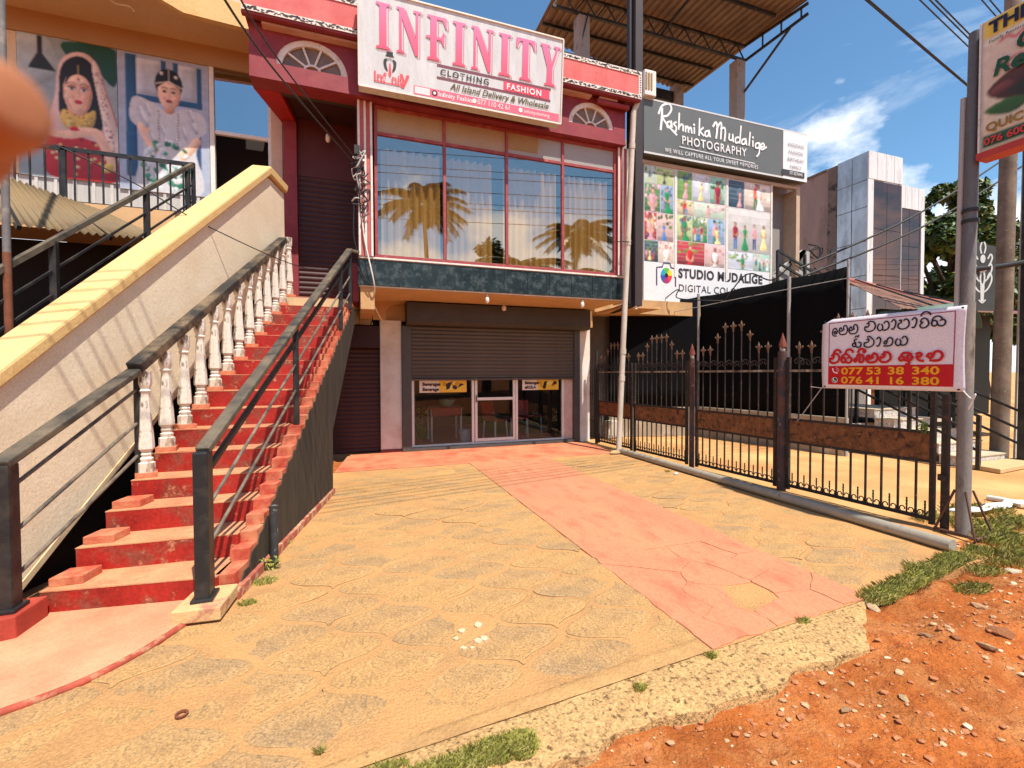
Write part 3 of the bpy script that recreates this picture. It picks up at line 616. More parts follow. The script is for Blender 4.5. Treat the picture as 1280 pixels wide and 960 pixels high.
b = MB(); b.lathe([(0.09, 0), (0.11, 0.01), (0.135, 0.27), (0.14, 0.28), (0.128, 0.275), (0.1, 0.02)], (2.26, YS+0.42, 0.062), 18); tag(b.build('bucket', M('bucket_blue', (0.34, 0.48, 0.52), .4), smooth=40), 'pale blue bucket on the shop floor left of the door', 'bucket')
def leafy(name, label, cat, base, h, spread, n, mat, stems=3, seed=1, leaf=0.06, group=None):
    r = random.Random(seed); t = thing(name, label, cat, base, group); bs = MB(); bl = MB(); base = V(base)
    for s in range(stems):
        a = r.uniform(0, 6.28); top = base+V((math.cos(a)*spread*.5, math.sin(a)*spread*.5, h*r.uniform(.7, 1)))
        bs.tube([base+V((math.cos(a)*.03, math.sin(a)*.03, 0)), base.lerp(top, .5)+V((r.uniform(-.03, .03), r.uniform(-.03, .03), 0)), top], [.012, .009, .004], 5)
        for i in range(n//stems):
            p = base.lerp(top, r.uniform(.25, 1)); aa = r.uniform(0, 6.28); d = V((math.cos(aa), math.sin(aa), r.uniform(-.5, .7))).normalized(); Lf = leaf*r.uniform(.7, 1.5)*2
            sd_ = d.cross(V((0, 0, 1))).normalized()*Lf*.16; q = p+d*spread*.12; bl.poly([q, q+d*Lf*.5+sd_+V((0, 0, .01)), q+d*Lf-V((0, 0, Lf*.25)), q+d*Lf*.5-sd_+V((0, 0, .01))])
    bs.build('stem', M('stem_green', (.10, .12, .03), .7), t); bl.build('foliage', mat, t, raw=True); return t
m_leaf = M('leaf_green', (0.085, 0.14, 0.03), .5, .4, 5); m_leafy = M('leaf_yellowgreen', (0.30, 0.28, 0.05), .6, .3, 5)
leafy('potted_plant', 'yellow green potted plant behind the left shop pane', 'plant', (1.30, YS+0.45, 0.06), 1.05, .28, 130, m_leafy, 4, 3)
# ---------------- upper floor windows
XW = (0.355, 1.475, 2.59, 3.69, 4.80)
ZB, ZT, ZR = 3.44, 5.905, 5.455
win = box('window_frame', bld, m_frame, 0.35, 4.85, YF+0.005, YF+0.07, 3.441, 3.50, 0.004)
box('head', win, m_frame, 0.35, 4.85, YF+0.005, YF+0.07, 5.84, 5.90, 0.004)
for i, x in enumerate(XW): box('mullion', win, m_frame, x, x+0.05, YF, YF+0.075, 3.50, 5.84, 0.004)
for a, c in zip(XW[:-1], XW[1:]):
    box('transom', win, m_frame, a+0.05, c, YF+0.004, YF+0.072, ZR-0.03, ZR+0.02, 0.003)
    box('pane', win, g_up, a+0.051, c-0.001, YF+0.030, YF+0.036, 3.50, ZR-0.031); box('pane', win, M('frosted_%d' % (c > 2.7), (.40, .28, .16) if c < 2.7 else (.36, .34, .31), .3, .06, 2, spec=.5), a+0.051, c-0.001, YF+0.030, YF+0.036, ZR+0.021, 5.84)
# paper pasted behind the upper lights, pleated curtains behind the lower ones
for a, c, w_ in ((2.64, 3.22, .6),): box('backing_board', win, M('kraft', (0.34, 0.23, 0.12), .9, .12, 3), a, c, YF+0.022, YF+0.029, ZR+0.10, 5.84)
m_curt = M('curtain', (0.88, 0.82, 0.70), .9, .06, 2, stretch=(6, 6, .3))
def curtain(x0, x1, z0, z1, y, n):
    b = MB(); k = n*10; prof = []
    for i in range(k+1):
        t = i/k; ph = t*n*2*math.pi; prof.append((x0+(x1-x0)*t+0.010*math.sin(ph*.37), y+0.050*math.sin(ph)+0.012*math.sin(ph*2.3)))
    top = [(px_, py_, z1+0.03*abs(math.sin(i/10*math.pi))) for i, (px_, py_) in enumerate(prof)]
    b.grid([[(p[0], p[1], z0) for p in prof], [(p[0], p[1]-.01, (z0+z1)/2) for p in prof], top]); return b.build('curtain', m_curt, bld, smooth=True)
for x0, x1, n in ((0.46, 1.45, 7), (1.56, 2.36, 6), (2.58, 3.64, 8), (3.78, 4.72, 7)): curtain(x0, x1, 3.46, 5.25, YF+0.14, n)
rb = MB(); rb.box(0.15, 5.0, YF+3.2, YF+3.3, 3.38, 5.9); rb.box(0.12, 0.15, YF+0.08, YF+3.3, 3.38, 5.9); rb.box(5.0, 5.05, YF+.08, YF+3.3, 3.38, 5.9); rb.build('room_wall', M('room_wall', (0.30, 0.27, 0.24), .9), bld)
box('room_ceiling', bld, M('room_ceiling', (0.5, 0.46, 0.4), .9), 0.15, 5.0, YF+.08, YF+3.2, 5.9, 5.95)
# pilasters with raised white stripes
for x0 in (0.105, 4.86):
    pl_ = box('pilaster', bld, M('pilaster_red', (0.46, 0.115, 0.11), .6, .12, 5), x0, x0+0.225, YF-0.04, YF+0.06, 3.441, 5.90, 0.003)
    for dx in (0.0, 0.095, 0.19): MB().box(x0+dx-0.002, x0+dx+0.032, YF-0.062, YF-0.0405, 3.442, 5.895).build('stripe', m_wtrim, pl_, bevel=0.006)
# ---------------- maroon band with fanlights, and the roof fascia
zb0, zb1 = 5.905, 6.70
def fan_outline(cx, rx, rz, z, n=18): return [(cx+rx*math.cos(math.pi*i/n), z+rz*math.sin(math.pi*i/n)) for i in range(n+1)]
FANS = ((-0.54, 0.50, 0.44, 6.165), (4.24, 0.47, 0.43, 6.155))
b = MB()
def band_with_fans(y):
    x = -1.385
    segs = []
    for cx, rx, rz, z in FANS:
        o = fan_outline(cx, rx, rz, z)[::-1]
        b.poly([(x, y, zb0), (cx-rx, y, zb0), (cx-rx, y, z), (cx-rx, y, zb1), (x, y, zb1)])
        b.poly([(cx-rx, y, zb0), (cx+rx, y, zb0), (cx+rx, y, z), (cx-rx, y, z)])
        for i in range(len(o)-1): b.poly([(o[i][0], y, o[i][1]), (o[i+1][0], y, o[i+1][1]), (o[i+1][0], y, zb1), (o[i][0], y, zb1)])
        for i in range(len(o)-1): b.poly([(o[i][0], y, o[i][1]), (o[i+1][0], y, o[i+1][1]), (o[i+1][0], y+.12, o[i+1][1]), (o[i][0], y+.12, o[i][1])])
        b.poly([(cx-rx, y, z), (cx+rx, y, z), (cx+rx, y+.12, z), (cx-rx, y+.12, z)])
        x = cx+rx
    b.poly([(x, y, zb0), (4.965, y, zb0), (4.965, y, zb1), (x, y, zb1)])
    b.poly([(-1.385, y, zb0), (4.965, y, zb0), (4.965, y+0.30, zb0), (-1.385, y+0.30, zb0)])
    b.poly([(4.965, y, zb0), (4.965, y+.4, zb0), (4.965, y+.4, zb1), (4.965, y, zb1)]); b.poly([(-1.385, y, zb0), (-1.385, y+.31, zb0), (-1.385, y+.31, zb1), (-1.385, y, zb1)])
band_with_fans(YB); b.build('upper_band', m_maroon, bld, raw=True)
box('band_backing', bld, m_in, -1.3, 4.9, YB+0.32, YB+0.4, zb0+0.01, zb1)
MB().box(-1.385, 4.965, YB-0.018, YB-0.003, zb0-0.002, zb0+0.035).build('moulding', m_maroon, bld)
for cx, rx, rz, z in FANS:
    fr = MB(); o1 = fan_outline(cx, rx, rz, z); o2 = fan_outline(cx, rx-.085, rz-.085, z)
    for i in range(18): fr.hexa([(o1[i][0], YB+.02, o1[i][1]), (o1[i+1][0], YB+.02, o1[i+1][1]), (o2[i+1][0], YB+.02, o2[i+1][1]), (o2[i][0], YB+.02, o2[i][1]), (o1[i][0], YB+.08, o1[i][1]), (o1[i+1][0], YB+.08, o1[i+1][1]), (o2[i+1][0], YB+.08, o2[i+1][1]), (o2[i][0], YB+.08, o2[i][1])])
    fl = fr.build('fanlight', m_wtrim, bld)
    for k in range(1, 5):
        a = math.pi*k/5; MB().bar((cx+.11*math.cos(a), YB+.05, z+.09*math.sin(a)), (cx+(rx-.08)*math.cos(a), YB+.05, z+(rz-.08)*math.sin(a)), .028, .03, (0, 1, 0)).build('spoke', m_wtrim, fl)
    hb = MB(); i1 = fan_outline(cx, .125, .10, z, 10); i2 = fan_outline(cx, .095, .07, z, 10)
    for i in range(10): hb.hexa([(i1[i][0], YB+.03, i1[i][1]), (i1[i+1][0], YB+.03, i1[i+1][1]), (i2[i+1][0], YB+.03, i2[i+1][1]), (i2[i][0], YB+.03, i2[i][1]), (i1[i][0], YB+.07, i1[i][1]), (i1[i+1][0], YB+.07, i1[i+1][1]), (i2[i+1][0], YB+.07, i2[i+1][1]), (i2[i][0], YB+.07, i2[i][1])])
    hb.build('hub', m_wtrim, fl)
    pn = MB(); pn.poly([(p[0], YB+.06, p[1]) for p in o2]); pn.build('pane', M('fan_glass', (.20, .135, .085), .25, .25, 4, spec=.4), fl)
# entrance canopy beams left of the window (bright red undersides), jamb pillar, upper shutter
MB().hexa([(-1.385, YB+.31, zb0), (-1.02, YB+.31, zb0), (-0.88, 8.9, zb0), (-1.10, 8.9, zb0), (-1.385, YB+.31, zb1), (-1.02, YB+.31, zb1), (-0.88, 8.9, zb1), (-1.10, 8.9, zb1)]).build('canopy_beam', m_mred, bld)
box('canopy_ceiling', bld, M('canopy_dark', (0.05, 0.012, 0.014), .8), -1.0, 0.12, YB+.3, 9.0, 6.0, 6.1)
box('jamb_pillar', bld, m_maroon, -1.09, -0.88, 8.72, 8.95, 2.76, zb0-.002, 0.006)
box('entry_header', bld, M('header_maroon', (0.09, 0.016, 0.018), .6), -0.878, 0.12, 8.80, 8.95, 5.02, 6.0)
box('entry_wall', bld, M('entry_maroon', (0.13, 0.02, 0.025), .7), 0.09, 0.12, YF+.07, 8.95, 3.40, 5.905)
shutter('upper_shutter', bld, -0.878, 0.09, 8.80, 2.76, 5.02, 0.088, m_mshut)
box('entry_side_wall', bld, m_maroon, -0.0, 0.10, YF+.32, 8.8, 2.765, 3.40)
YE = 7.40
fas = MB().box(-1.43, 5.17, YE, YE+0.10, 6.70, 7.19).build('fascia', m_pinkred, bld, bevel=0.004)
MB().box(-1.42, 5.16, YE+0.102, 10.5, 6.72, 6.86).build('roof_slab', m_maroon, bld)
m_border = M('border_white', (0.72, 0.66, 0.60), .7, .06, 5)
box('border', fas, m_border, -1.43, 5.174, YE-0.012, YE-0.001, 6.69, 6.765); box('border', fas, m_border, -1.43, 5.174, YE-0.012, YE-0.001, 7.12, 7.195); box('border', fas, m_border, 5.105, 5.174, YE-0.0125, YE-0.001, 6.766, 7.119)
box('border', fas, m_border, 5.171, 5.18, YE, YE+.3, 6.69, 7.195)
orn = MB(); r = random.Random(5); x = -1.40
while x < 5.14:                                       # painted vine running along the border
    for z in (6.727, 7.157):
        ph = math.sin(x*23); s_ = r.uniform(.012, .026)
        for d in range(2):
            cx, cz = x+r.uniform(-.02, .02), z+.016*ph*(1 if d else -1)+r.uniform(-.012, .012)
            orn.poly([(cx+s_*1.6*math.cos(a)*(1 if d else .6), YE-0.0145-.0005*d, cz+s_*.62*math.sin(a+ph*.5)) for a in [k*1.0472 for k in range(6)]])
    x += r.uniform(.035, .06)
for i in range(7): orn.poly([(5.14+.018*math.cos(a), YE-.0150, 6.81+i*.045+.012*math.sin(a)) for a in [k*1.0472 for k in range(6)]])
orn.build('painted_vine', M('vine_black', (0.04, 0.03, 0.03), .7), fas, raw=True)
box('drip_edge', fas, m_maroon, -1.44, 5.16, YE+0.004, YE+0.09, 6.655, 6.688, .004)
for x0, x1 in ((-1.20, 0.6), (0.62, 2.2), (2.22, 4.18), (4.34, 4.72)): box('soffit_board', fas, M('soffit_pink', (0.55, 0.33, 0.26), .85, .1, 4), x0, x1, YE+.10, YB+.0, 6.62, 6.655)
MB().tube([(4.30, YE+.14, 6.58), (4.98, YE+.14, 6.57)], .05, 10).build('gutter_pipe', m_maroon, fas, smooth=True)
# ceiling bulbs under the overhang
for i, (px_, py_, big, lb) in enumerate(((609, 374, 0, 'small white bulb under the overhang, left of the larger bulb'), (630, 384, 1, 'larger drooping bulb under the overhang above the shutter box'), (728, 380, 0, 'small white bulb under the overhang, beside the leaning downpipe'))):
    p = PZ(px_, py_, 2.87); t = thing('light_bulb', lb, 'bulb', (p.x, p.y, 2.80), 'bulbs under the overhang')
    MB().tube([(p.x, p.y, 2.954), (p.x, p.y, 2.90)], .022, 8).build('holder', M('bulb_holder', (.5, .45, .4), .5), t)
    b = MB(); k = 1.25 if big else 1.0; b.lathe([(.005, 2.905), (.028*k, 2.90), (.036*k, 2.87), (.036*k, 2.83), (.026*k, 2.805), (.004, 2.795)], (p.x, p.y, 0), 12); b.build('bulb', M('bulb_glass', (.75, .66, .58), .3), t, smooth=True)
p = PY(410, 173, 8.55); t = thing('light_bulb', 'white bulb hanging above the stair landing in front of the dark shutter', 'bulb', p)
b = MB(); b.lathe([(.005, .08), (.03, .07), (.04, .03), (.04, -.03), (.028, -.06), (.004, -.07)], p, 12); b.build('bulb', M('bulb_glass', (.75, .66, .58), .3), t, smooth=True)
MB().tube([p+V((0, 0, .075)), V((p.x, p.y, 6.0))], .008, 6).build('cord', m_blk, t)
# ================================================================== INFINITY sign board
SG0, SGW, SGH = V((0.125, 7.30, 5.882)), 3.325, 1.365
su = V((0, -0.09, 1.0)).normalized(); sp = Plane(SG0, (1, 0, 0), su)
sign = thing('shop_sign', 'large white sign board with pink INFINITY lettering under the open sky', 'sign', SG0)
bk = MB().hexa([SG0, SG0+V((SGW, 0, 0)), SG0+V((SGW, .16, 0)), SG0+V((0, .16, 0)), SG0+su*SGH, SG0+su*SGH+V((SGW, 0, 0)), SG0+su*SGH+V((SGW, .10, 0)), SG0+su*SGH+V((0, .10, 0))]).build('board', M('sign_white', (0.68, 0.70, 0.71), .45, .03, 2, dirt=((.52, .53, .55), .3, 3, .4), stretch=(4, 4, .4)), sign)
for a, c in (((0, 0), (SGW, 0)), ((0, SGH), (SGW, SGH)), ((0, 0), (0, SGH)), ((SGW, 0), (SGW, SGH))): MB().bar(sp.at(*a, 4), sp.at(*c, 4), .022, .022).build('frame', M('sign_frame', (.72, .66, .58), .5), sign)
PINK, PINKE = S(243, 100, 130), S(214, 120, 140)
GL = {}
def serif_I(): return [[(0, 0), (.44, 0), (.44, .035), (.33, .07), (.33, .93), (.44, .965), (.44, 1), (0, 1), (0, .965), (.11, .93), (.11, .07), (0, .035)]], .44
GL['I'] = serif_I()
GL['N'] = ([[(0, 0), (.26, 0), (.26, .03), (.17, .06), (.17, .78), (.60, 0), (.70, 0), (.70, .94), (.79, .97), (.79, 1), (.53, 1), (.53, .97), (.62, .94), (.62, .38), (.24, 1), (0, 1), (0, .97), (.09, .94), (.09, .06), (0, .03)]], .79)
GL['F'] = ([[(0, 0), (.42, 0), (.42, .035), (.32, .07), (.32, .47), (.47, .47), (.53, .36), (.57, .36), (.57, .66), (.53, .66), (.47, .54), (.32, .54), (.32, .93), (.52, .93), (.62, .76), (.66, .76), (.64, 1), (0, 1), (0, .965), (.11, .93), (.11, .54), (-.05, .52), (-.05, .49), (.11, .47), (.11, .07), (0, .035)]], .66)
GL['T'] = ([[(.14, 0), (.58, 0), (.58, .035), (.47, .07), (.47, .93), (.58, .92), (.68, .76), (.72, .76), (.71, 1), (.01, 1), (0, .76), (.04, .76), (.14, .92), (.25, .93), (.25, .07), (.14, .035)]], .72)
GL['Y'] = ([[(.18, 0), (.60, 0), (.60, .035), (.49, .07), (.49, .45), (.70, .94), (.78, .97), (.78, 1), (.52, 1), (.52, .97), (.61, .94), (.44, .54), (.28, .94), (.36, .97), (.36, 1), (0, 1), (0, .97), (.06, .94), (.28, .45), (.28, .07), (.18, .035)]], .78)
mg = bpy.data.materials.new('pink_gradient'); mg.use_nodes = True
tn = mg.node_tree; gco = tn.nodes.new('ShaderNodeTexCoord'); gsp = tn.nodes.new('ShaderNodeSeparateXYZ'); gmr = tn.nodes.new('ShaderNodeMapRange'); grp = tn.nodes.new('ShaderNodeValToRGB')
gmr.inputs[1].default_value = 6.40; gmr.inputs[2].default_value = 7.10
grp.color_ramp.elements[0].color = c4(S(240, 78, 108)); grp.color_ramp.elements[1].color = c4(S(222, 118, 165))
tn.links.new(gco.outputs['Object'], gsp.inputs[0]); tn.links.new(gsp.outputs[2], gmr.inputs[0]); tn.links.new(gmr.outputs[0], grp.inputs[0]); tn.links.new(grp.outputs[0], tn.nodes['Principled BSDF'].inputs['Base Color'])
def bigtext(word, x, y, h, sx, gap):
    for ch in word:
        polys, wd = GL[ch]
        b = MB(); sh = MB()
        for P in polys:
            b.poly([sp.at(x+p[0]*sx, y+p[1]*h, 6) for p in P])
            pts = [V((x+p[0]*sx+.026, y+p[1]*h-.022, 0)) for p in P]+[V((x+P[0][0]*sx+.026, y+P[0][1]*h-.022, 0))]
            for a, c in zip(pts[:-1], pts[1:]):
                d = (c-a).normalized(); nn_ = V((-d.y, d.x, 0))*.004
                sh.poly([sp.at(q.x, q.y, 3) for q in (a+nn_, a-nn_, c-nn_, c+nn_)])
        b.build('letter', mg, sign, raw=True); sh.build('letter_outline', FLAT(S(205, 130, 145)), sign, raw=True)
        x += wd*sx+gap
    return x
bigtext('INFINITY', .25, .585, .64, .47, .092)
q = Print(sp)
q.rect(1.17, .505, 3.12, .545, S(122, 70, 85)); q.rect(1.17, .325, 3.12, .360, S(122, 70, 85))
q.rect(2.27, .362, 3.10, .503, S(238, 80, 108))
q.rect(.81, .035, 3.29, .16, S(240, 110, 135), 1); q.rect(.825, .048, 1.06, .147, S(246, 225, 228), 2)
# gentleman logo
q.poly([(.40, .50), (.50, .50), (.495, .57), (.405, .57)], S(40, 40, 42)); q.rect(.385, .495, .515, .508, S(40, 40, 42))
q.blob([(.36, .43), (.41, .46), (.40, .38), (.42, .28), (.37, .33)], S(52, 52, 55)); q.blob([(.545, .43), (.495, .46), (.505, .38), (.485, .28), (.535, .33)], S(52, 52, 55))
q.poly([(.445, .40), (.46, .40), (.475, .25), (.453, .20), (.43, .25)], S(235, 80, 95)); q.line([(.41, .445), (.45, .465), (.495, .445)], .012, S(120, 120, 122))
q.rect(.22, .10, .66, .117, S(238, 90, 105))
q.poly([(.60, .28), (.64, .28), (.67, .19), (.70, .28), (.745, .28), (.665, .085), (.62, .085)], S(236, 90, 100))
q.ell(1.135, .10, .042, .042, S(35, 35, 40)); q.ell(1.135, .10, .022, .022, S(240, 240, 240)); q.ell(1.78, .10, .036, .036, S(250, 235, 235)); q.ell(2.58, .10, .036, .036, S(250, 235, 235))
q.build('graphics', sign)
text(sp, 1.22, .388, .125, 'CLOTHING', S(40, 44, 50), sign, l=6, space=1.3, bold=.003, sx=1.04); text(sp, 2.32, .385, .13, 'FASHION', S(250, 240, 240), sign, l=9, space=1.22, bold=.003)
text(sp, 1.38, .205, .135, 'All Island Delivery & Wholesale', S(92, 80, 45), sign, l=6, shear=.3, bold=.002, sx=.98)
text(sp, 1.19, .065, .10, 'Infinity Fashion', S(250, 238, 238), sign, l=6, bold=.001); text(sp, 1.83, .062, .115, '077 110 42 61', S(250, 238, 238), sign, l=6, sx=.85); text(sp, 2.64, .07, .08, 'infinityclothing', S(250, 238, 238), sign, l=6)
text(sp, .21, .125, .18, 'Inf', S(238, 96, 108), sign, l=6, bold=.004); text(sp, .47, .125, .18, 'nit', S(238, 96, 108), sign, l=6, bold=.004)
for x in (.5, 1.8, 2.9): MB().bar((SG0.x+x, 7.42, 6.9), sp.at(x, 1.0, -30), .03, .03).build('bracket', m_blk, sign)
# white downpipe leaning against the right corner
t = thing('downpipe', 'pale plastic downpipe leaning from the eave corner to the ground beside the gate', 'pipe', (4.83, 7.66, 0))
m_pipe = M('grey_pvc', (.62, .56, .48), .5, .1, 3, dirt=((.42, .34, .24), .35, 4, .3), dirt2=((.72, .68, .62), .2, 2), stretch=(1, 1, .3))
P0, P1 = V((4.83, 7.62, 0.02)), PY(792, 140, 7.52)
MB().tube([P0, P0.lerp(P1, .33)+V((-.005, 0, 0)), P0.lerp(P1, .66), P1], .052, 14).build('pipe', m_pipe, t, smooth=40)
for f in (.22, .30, .62, .90): p = P0.lerp(P1, f); MB().tube([p-(P1-P0).normalized()*.05, p+(P1-P0).normalized()*.05], .060, 14).build('socket', m_pipe, t, smooth=40)
MB().tube(smoothpts([P1, P1+V((.06, -.01, .15)), P1+V((.06, .03, .30)), P1+V((-.02, .10, .40))], 5), .05, 12).build('elbow', m_pipe, t, smooth=40)
p = P0.lerp(P1, .62); MB().tube([p+V((-.25, .08, .02)), p+V((-.05, -.06, 0)), p+V((.08, -.04, 0))], .008, 6).build('tie_wire', m_blk, t)
# tangle of cables and meter box on the left pilaster; slack wires
def wire(name, pts, rad, label, group=None, mat=None, sm=8, cat='cable'):
    b = MB(); b.tube(smoothpts(pts, sm) if len(pts) > 2 else pts, rad, 6); o = b.build(name, mat or M('cable_black', (.015, .015, .016), .5), smooth=True); return tag(o, label, cat, group)
t = thing('cable_tangle', 'tangle of black cables and wall bracket on the striped pilaster', 'cables', PY(447, 205, YF-.08))
r = random.Random(11)
for i in range(13):
    c0 = PY(r.uniform(443, 456), r.uniform(190, 262), YF-.10)
    MB().tube(smoothpts([c0+V((r.uniform(-.09, .09), r.uniform(-.05, .02), r.uniform(-.16, .16))) for k in range(5)], 5), r.uniform(.006, .013), 6).build('cable', M('cable_black', (.015, .015, .016), .5) if i % 4 else M('cable_grey', (.4, .38, .36), .5), t, smooth=True)
MB().bar(PY(441, 196, YF-.09), PY(456, 201, YF-.09), .03, .03).build('bracket', m_alu, t)
MB().box(*[v for v in (0.05, 0.13)], YF-.14, YF-.07, 5.0, 5.14).build('junction_box', m_blk, t)
a = PY(451, 258, YF-.07); wire('white_cable', [a, PY(456, 300, YF-.09), PY(468, 357, YF-.06), V((0.34, YF+.4, 2.75)), PY(480, 405, YS-.2)], .013, 'white cable slanting down from the pilaster over the marble band', mat=m_wtrim)
wire('wall_cable', [PY(443, 245, YF-.1), PY(442, 290, YF-.1), PY(447, 318, YF-.08), PY(452, 340, YF-.04), PY(463, 356, YF-.05)], .010, 'black cable hanging from the pilaster to the left end of the marble band')
wire('wall_cable', [PY(453, 372, YS-.0), PY(459, 388, YS-.0), PY(466, 396, YS), PY(463, 407, YS)], .010, 'short black cable on the cream tiles beside the shop shutter')
wire('service_wire', [PY(268, -20, 3.2), PY(345, 90, 4.6), PY(443, 205, YF-.1)], .009, 'lower of two black service wires running down to the pilaster bracket', 'service wires to the shop')
wire('service_wire', [PY(290, -20, 3.6), PY(352, 80, 4.8), PY(446, 200, YF-.1)], .008, 'upper of two black service wires running down to the pilaster bracket', 'service wires to the shop')
wire('stay_wire', [PY(68, 180, 5.6), PY(170, 230, 5.8), PY(262, 284, 6.1), PY(385, 336, 7.0), V((0.1, YF-.03, 3.30))], .006, 'thin black wire sagging across the cream parapet to the marble band')
# ================================================================== left building: stair parapet, balcony, bridal posters
m_cream = M('cream_plaster', (0.80, 0.68, 0.50), .9, .04, 2, .4, 28, dirt=((.70, .56, .38), .25, 1.5, .4), bdist=.008)
m_yel = M('yellow_coping', (0.70, 0.47, 0.20), .8, .08, 3, .4, 30, dirt=((.58, .34, .12), .25, 3, .25), bdist=.01)
m_lsoff = M('peach_soffit', (0.58, 0.38, 0.21), .9, .05, 1.5)
WD = V((.298, 1, .8335))
def wp(y, z, off=0.0): return V((-.98+.298*(y-8.0)+off, y, .8335*(y-8.0)+z))
lst = thing('stair_parapet', 'sloping cream plaster parapet with yellow coping beside the red stairs', 'wall', wp(3.2, 3.45))
yA, yB = 2.6, 7.96
MB().prism([wp(yA, 3.45), wp(yB, 3.45), wp(yB, 4.40), wp(7.45, 4.87), wp(yA, 4.87)], (-.16, .03, 0)).build('wall', m_cream, lst, bevel=.01)
MB().prism([wp(yB+.003, 4.42, .045), wp(7.47, 4.89, .045), wp(yA, 4.89, .045), wp(yA, 5.02, .045), wp(7.47, 5.02, .045), wp(yB+.06, 4.50, .045)], (-.26, .03, 0)).build('coping', m_yel, lst, bevel=.02)
MB().prism([wp(yA, 3.40, .012), wp(yB, 3.40, .012), wp(yB, 3.455, .012), wp(yA, 3.455, .012)], (-.10, .03, 0)).build('base_band', M('cream_band', (.62, .46, .28), .9), lst)
MB().prism([wp(2.6, 3.44, -.13)-V((0, 0, 5)), wp(yB, 3.44, -.13)-V((0, 0, 5)), wp(yB, 3.44, -.13), wp(2.6, 3.44, -.13)], (-.05, 0, 0)).build('under_shade_wall', M('undercroft_shade', (.014, .010, .008), .95), lst)  # added dark sheet: shade of the gap under the parapet put into its colour
lb_ = thing('left_building', 'cream and peach shop building with posters above the balcony', 'building', (-3.5, 9, 0))
YP = 9.0
# walls and floor below the balcony: deep shade put into their near-black colour
m_shade_black = M('undercroft_shade', (.014, .010, .008), .95)
box('undercroft_wall', lb_, m_shade_black, -16.0, -1.15, 9.02, 9.1, 0, 3.62); box('undercroft_floor', lb_, m_shade_black, -16, -2.6, 4.6, 9.02, 0.0, 0.03); box('outer_wall', lb_, m_cream, -16, -5.6, 9.02, 9.3, 3.6, 6.7); box('outer_wall', lb_, m_cream, -5.59, -4.73, 9.01, 9.3, 4.61, 6.715); box('undercroft_wall', lb_, m_shade_black, -16, -15.9, 4, 9.4, 0, 3.6)
box('undercroft_wall', lb_, m_shade_black, -1.2, -1.1, 8.1, 9.4, 0, 3.6)
box('balcony_slab', lb_, m_lsoff, -16.0, -1.12, 8.22, 9.0, 3.62, 3.80)
box('balcony_edge', lb_, M('balcony_peach', (.66, .40, .20), .85, .1, 3), -16.0, -1.12, 8.17, 8.219, 3.60, 4.0)
box('floor_wall', lb_, M('shopfront_dark', (.03, .022, .018), .8), -4.6, -0.9, 9.9, 10.0, 3.8, 7.0)
zP0, zP1 = 4.60, 6.72
# glazed shop front with the two posters
box('lower_panel', lb_, M('curtain_grey', (.52, .50, .49), .8, .12, 3, stretch=(9, 9, .4)), -5.6, -2.24, YP+.03, YP+.05, 3.80, zP0)
for i in range(14): box('panel_rib', lb_, M('rib_white', (.60, .58, .56), .7), -5.5+.235*i, -5.46+.235*i, YP+.01, YP+.029, 3.82, zP0-.01)
box('frame', lb_, m_alu, -2.235, -2.165, YP-.02, YP+.06, 3.8, 6.72, .006); box('frame', lb_, m_alu, -2.164, -1.30, YP-.01, YP+.05, 5.62, 5.68, .004)
box('frame', lb_, m_alu, -1.36, -1.30, YP-.02, YP+.06, 3.8, 6.72, .006)
box('transom_pane', lb_, GLASS('transom_glass', (.35, .4, .45), .30, 1.6), -2.163, -1.361, YP+.015, YP+.022, 5.681, 6.70)
box('corner_column', lb_, M('column_pink', (.62, .46, .36), .8, .08, 3), -1.299, -1.12, YP-.12, YP+.3, 3.8, 6.8, .01)
box('lintel_beam', lb_, M('lintel_peach', (.42, .26, .13), .9, .06, 2), -7, -1.12, YP-.03, YP+.3, 6.722, 7.05)
MB().prism([(-7, YP-.03, 7.05), (-1.12, YP-.03, 7.05), (-1.12, 8.36, 7.05), (-2.35, 8.28, 7.05), (-2.75, 7.95, 7.05), (-7, 7.9, 7.05)], (0, 0, .06)).build('soffit', m_lsoff, lb_)
f = [(-7, 7.9), (-2.75, 7.95), (-2.35, 8.28), (-1.12, 8.36)]
fb = MB()
for (a, c) in zip(f[:-1], f[1:]): fb.hexa([(a[0], a[1]-.10, 6.98), (c[0], c[1]-.10, 6.98), (c[0], c[1]-.001, 6.98), (a[0], a[1]-.001, 6.98), (a[0], a[1]-.10, 7.35), (c[0], c[1]-.10, 7.35), (c[0], c[1]-.001, 7.35), (a[0], a[1]-.001, 7.35)])
fb.build('fascia', m_yel, lb_)
box('upper_wall', lb_, M('upper_pink', (.70, .52, .40), .9, .06, 2), -7, -1.45, 8.42, 8.6, 7.351, 9.5)
MB().tube(smoothpts([(-3.3, 8.3, 7.04), (-3.22, 8.3, 6.98), (-3.05, 8.3, 6.98), (-3.0, 8.3, 6.92)], 4), .012, 6).build('hook', m_wtrim, lb_)
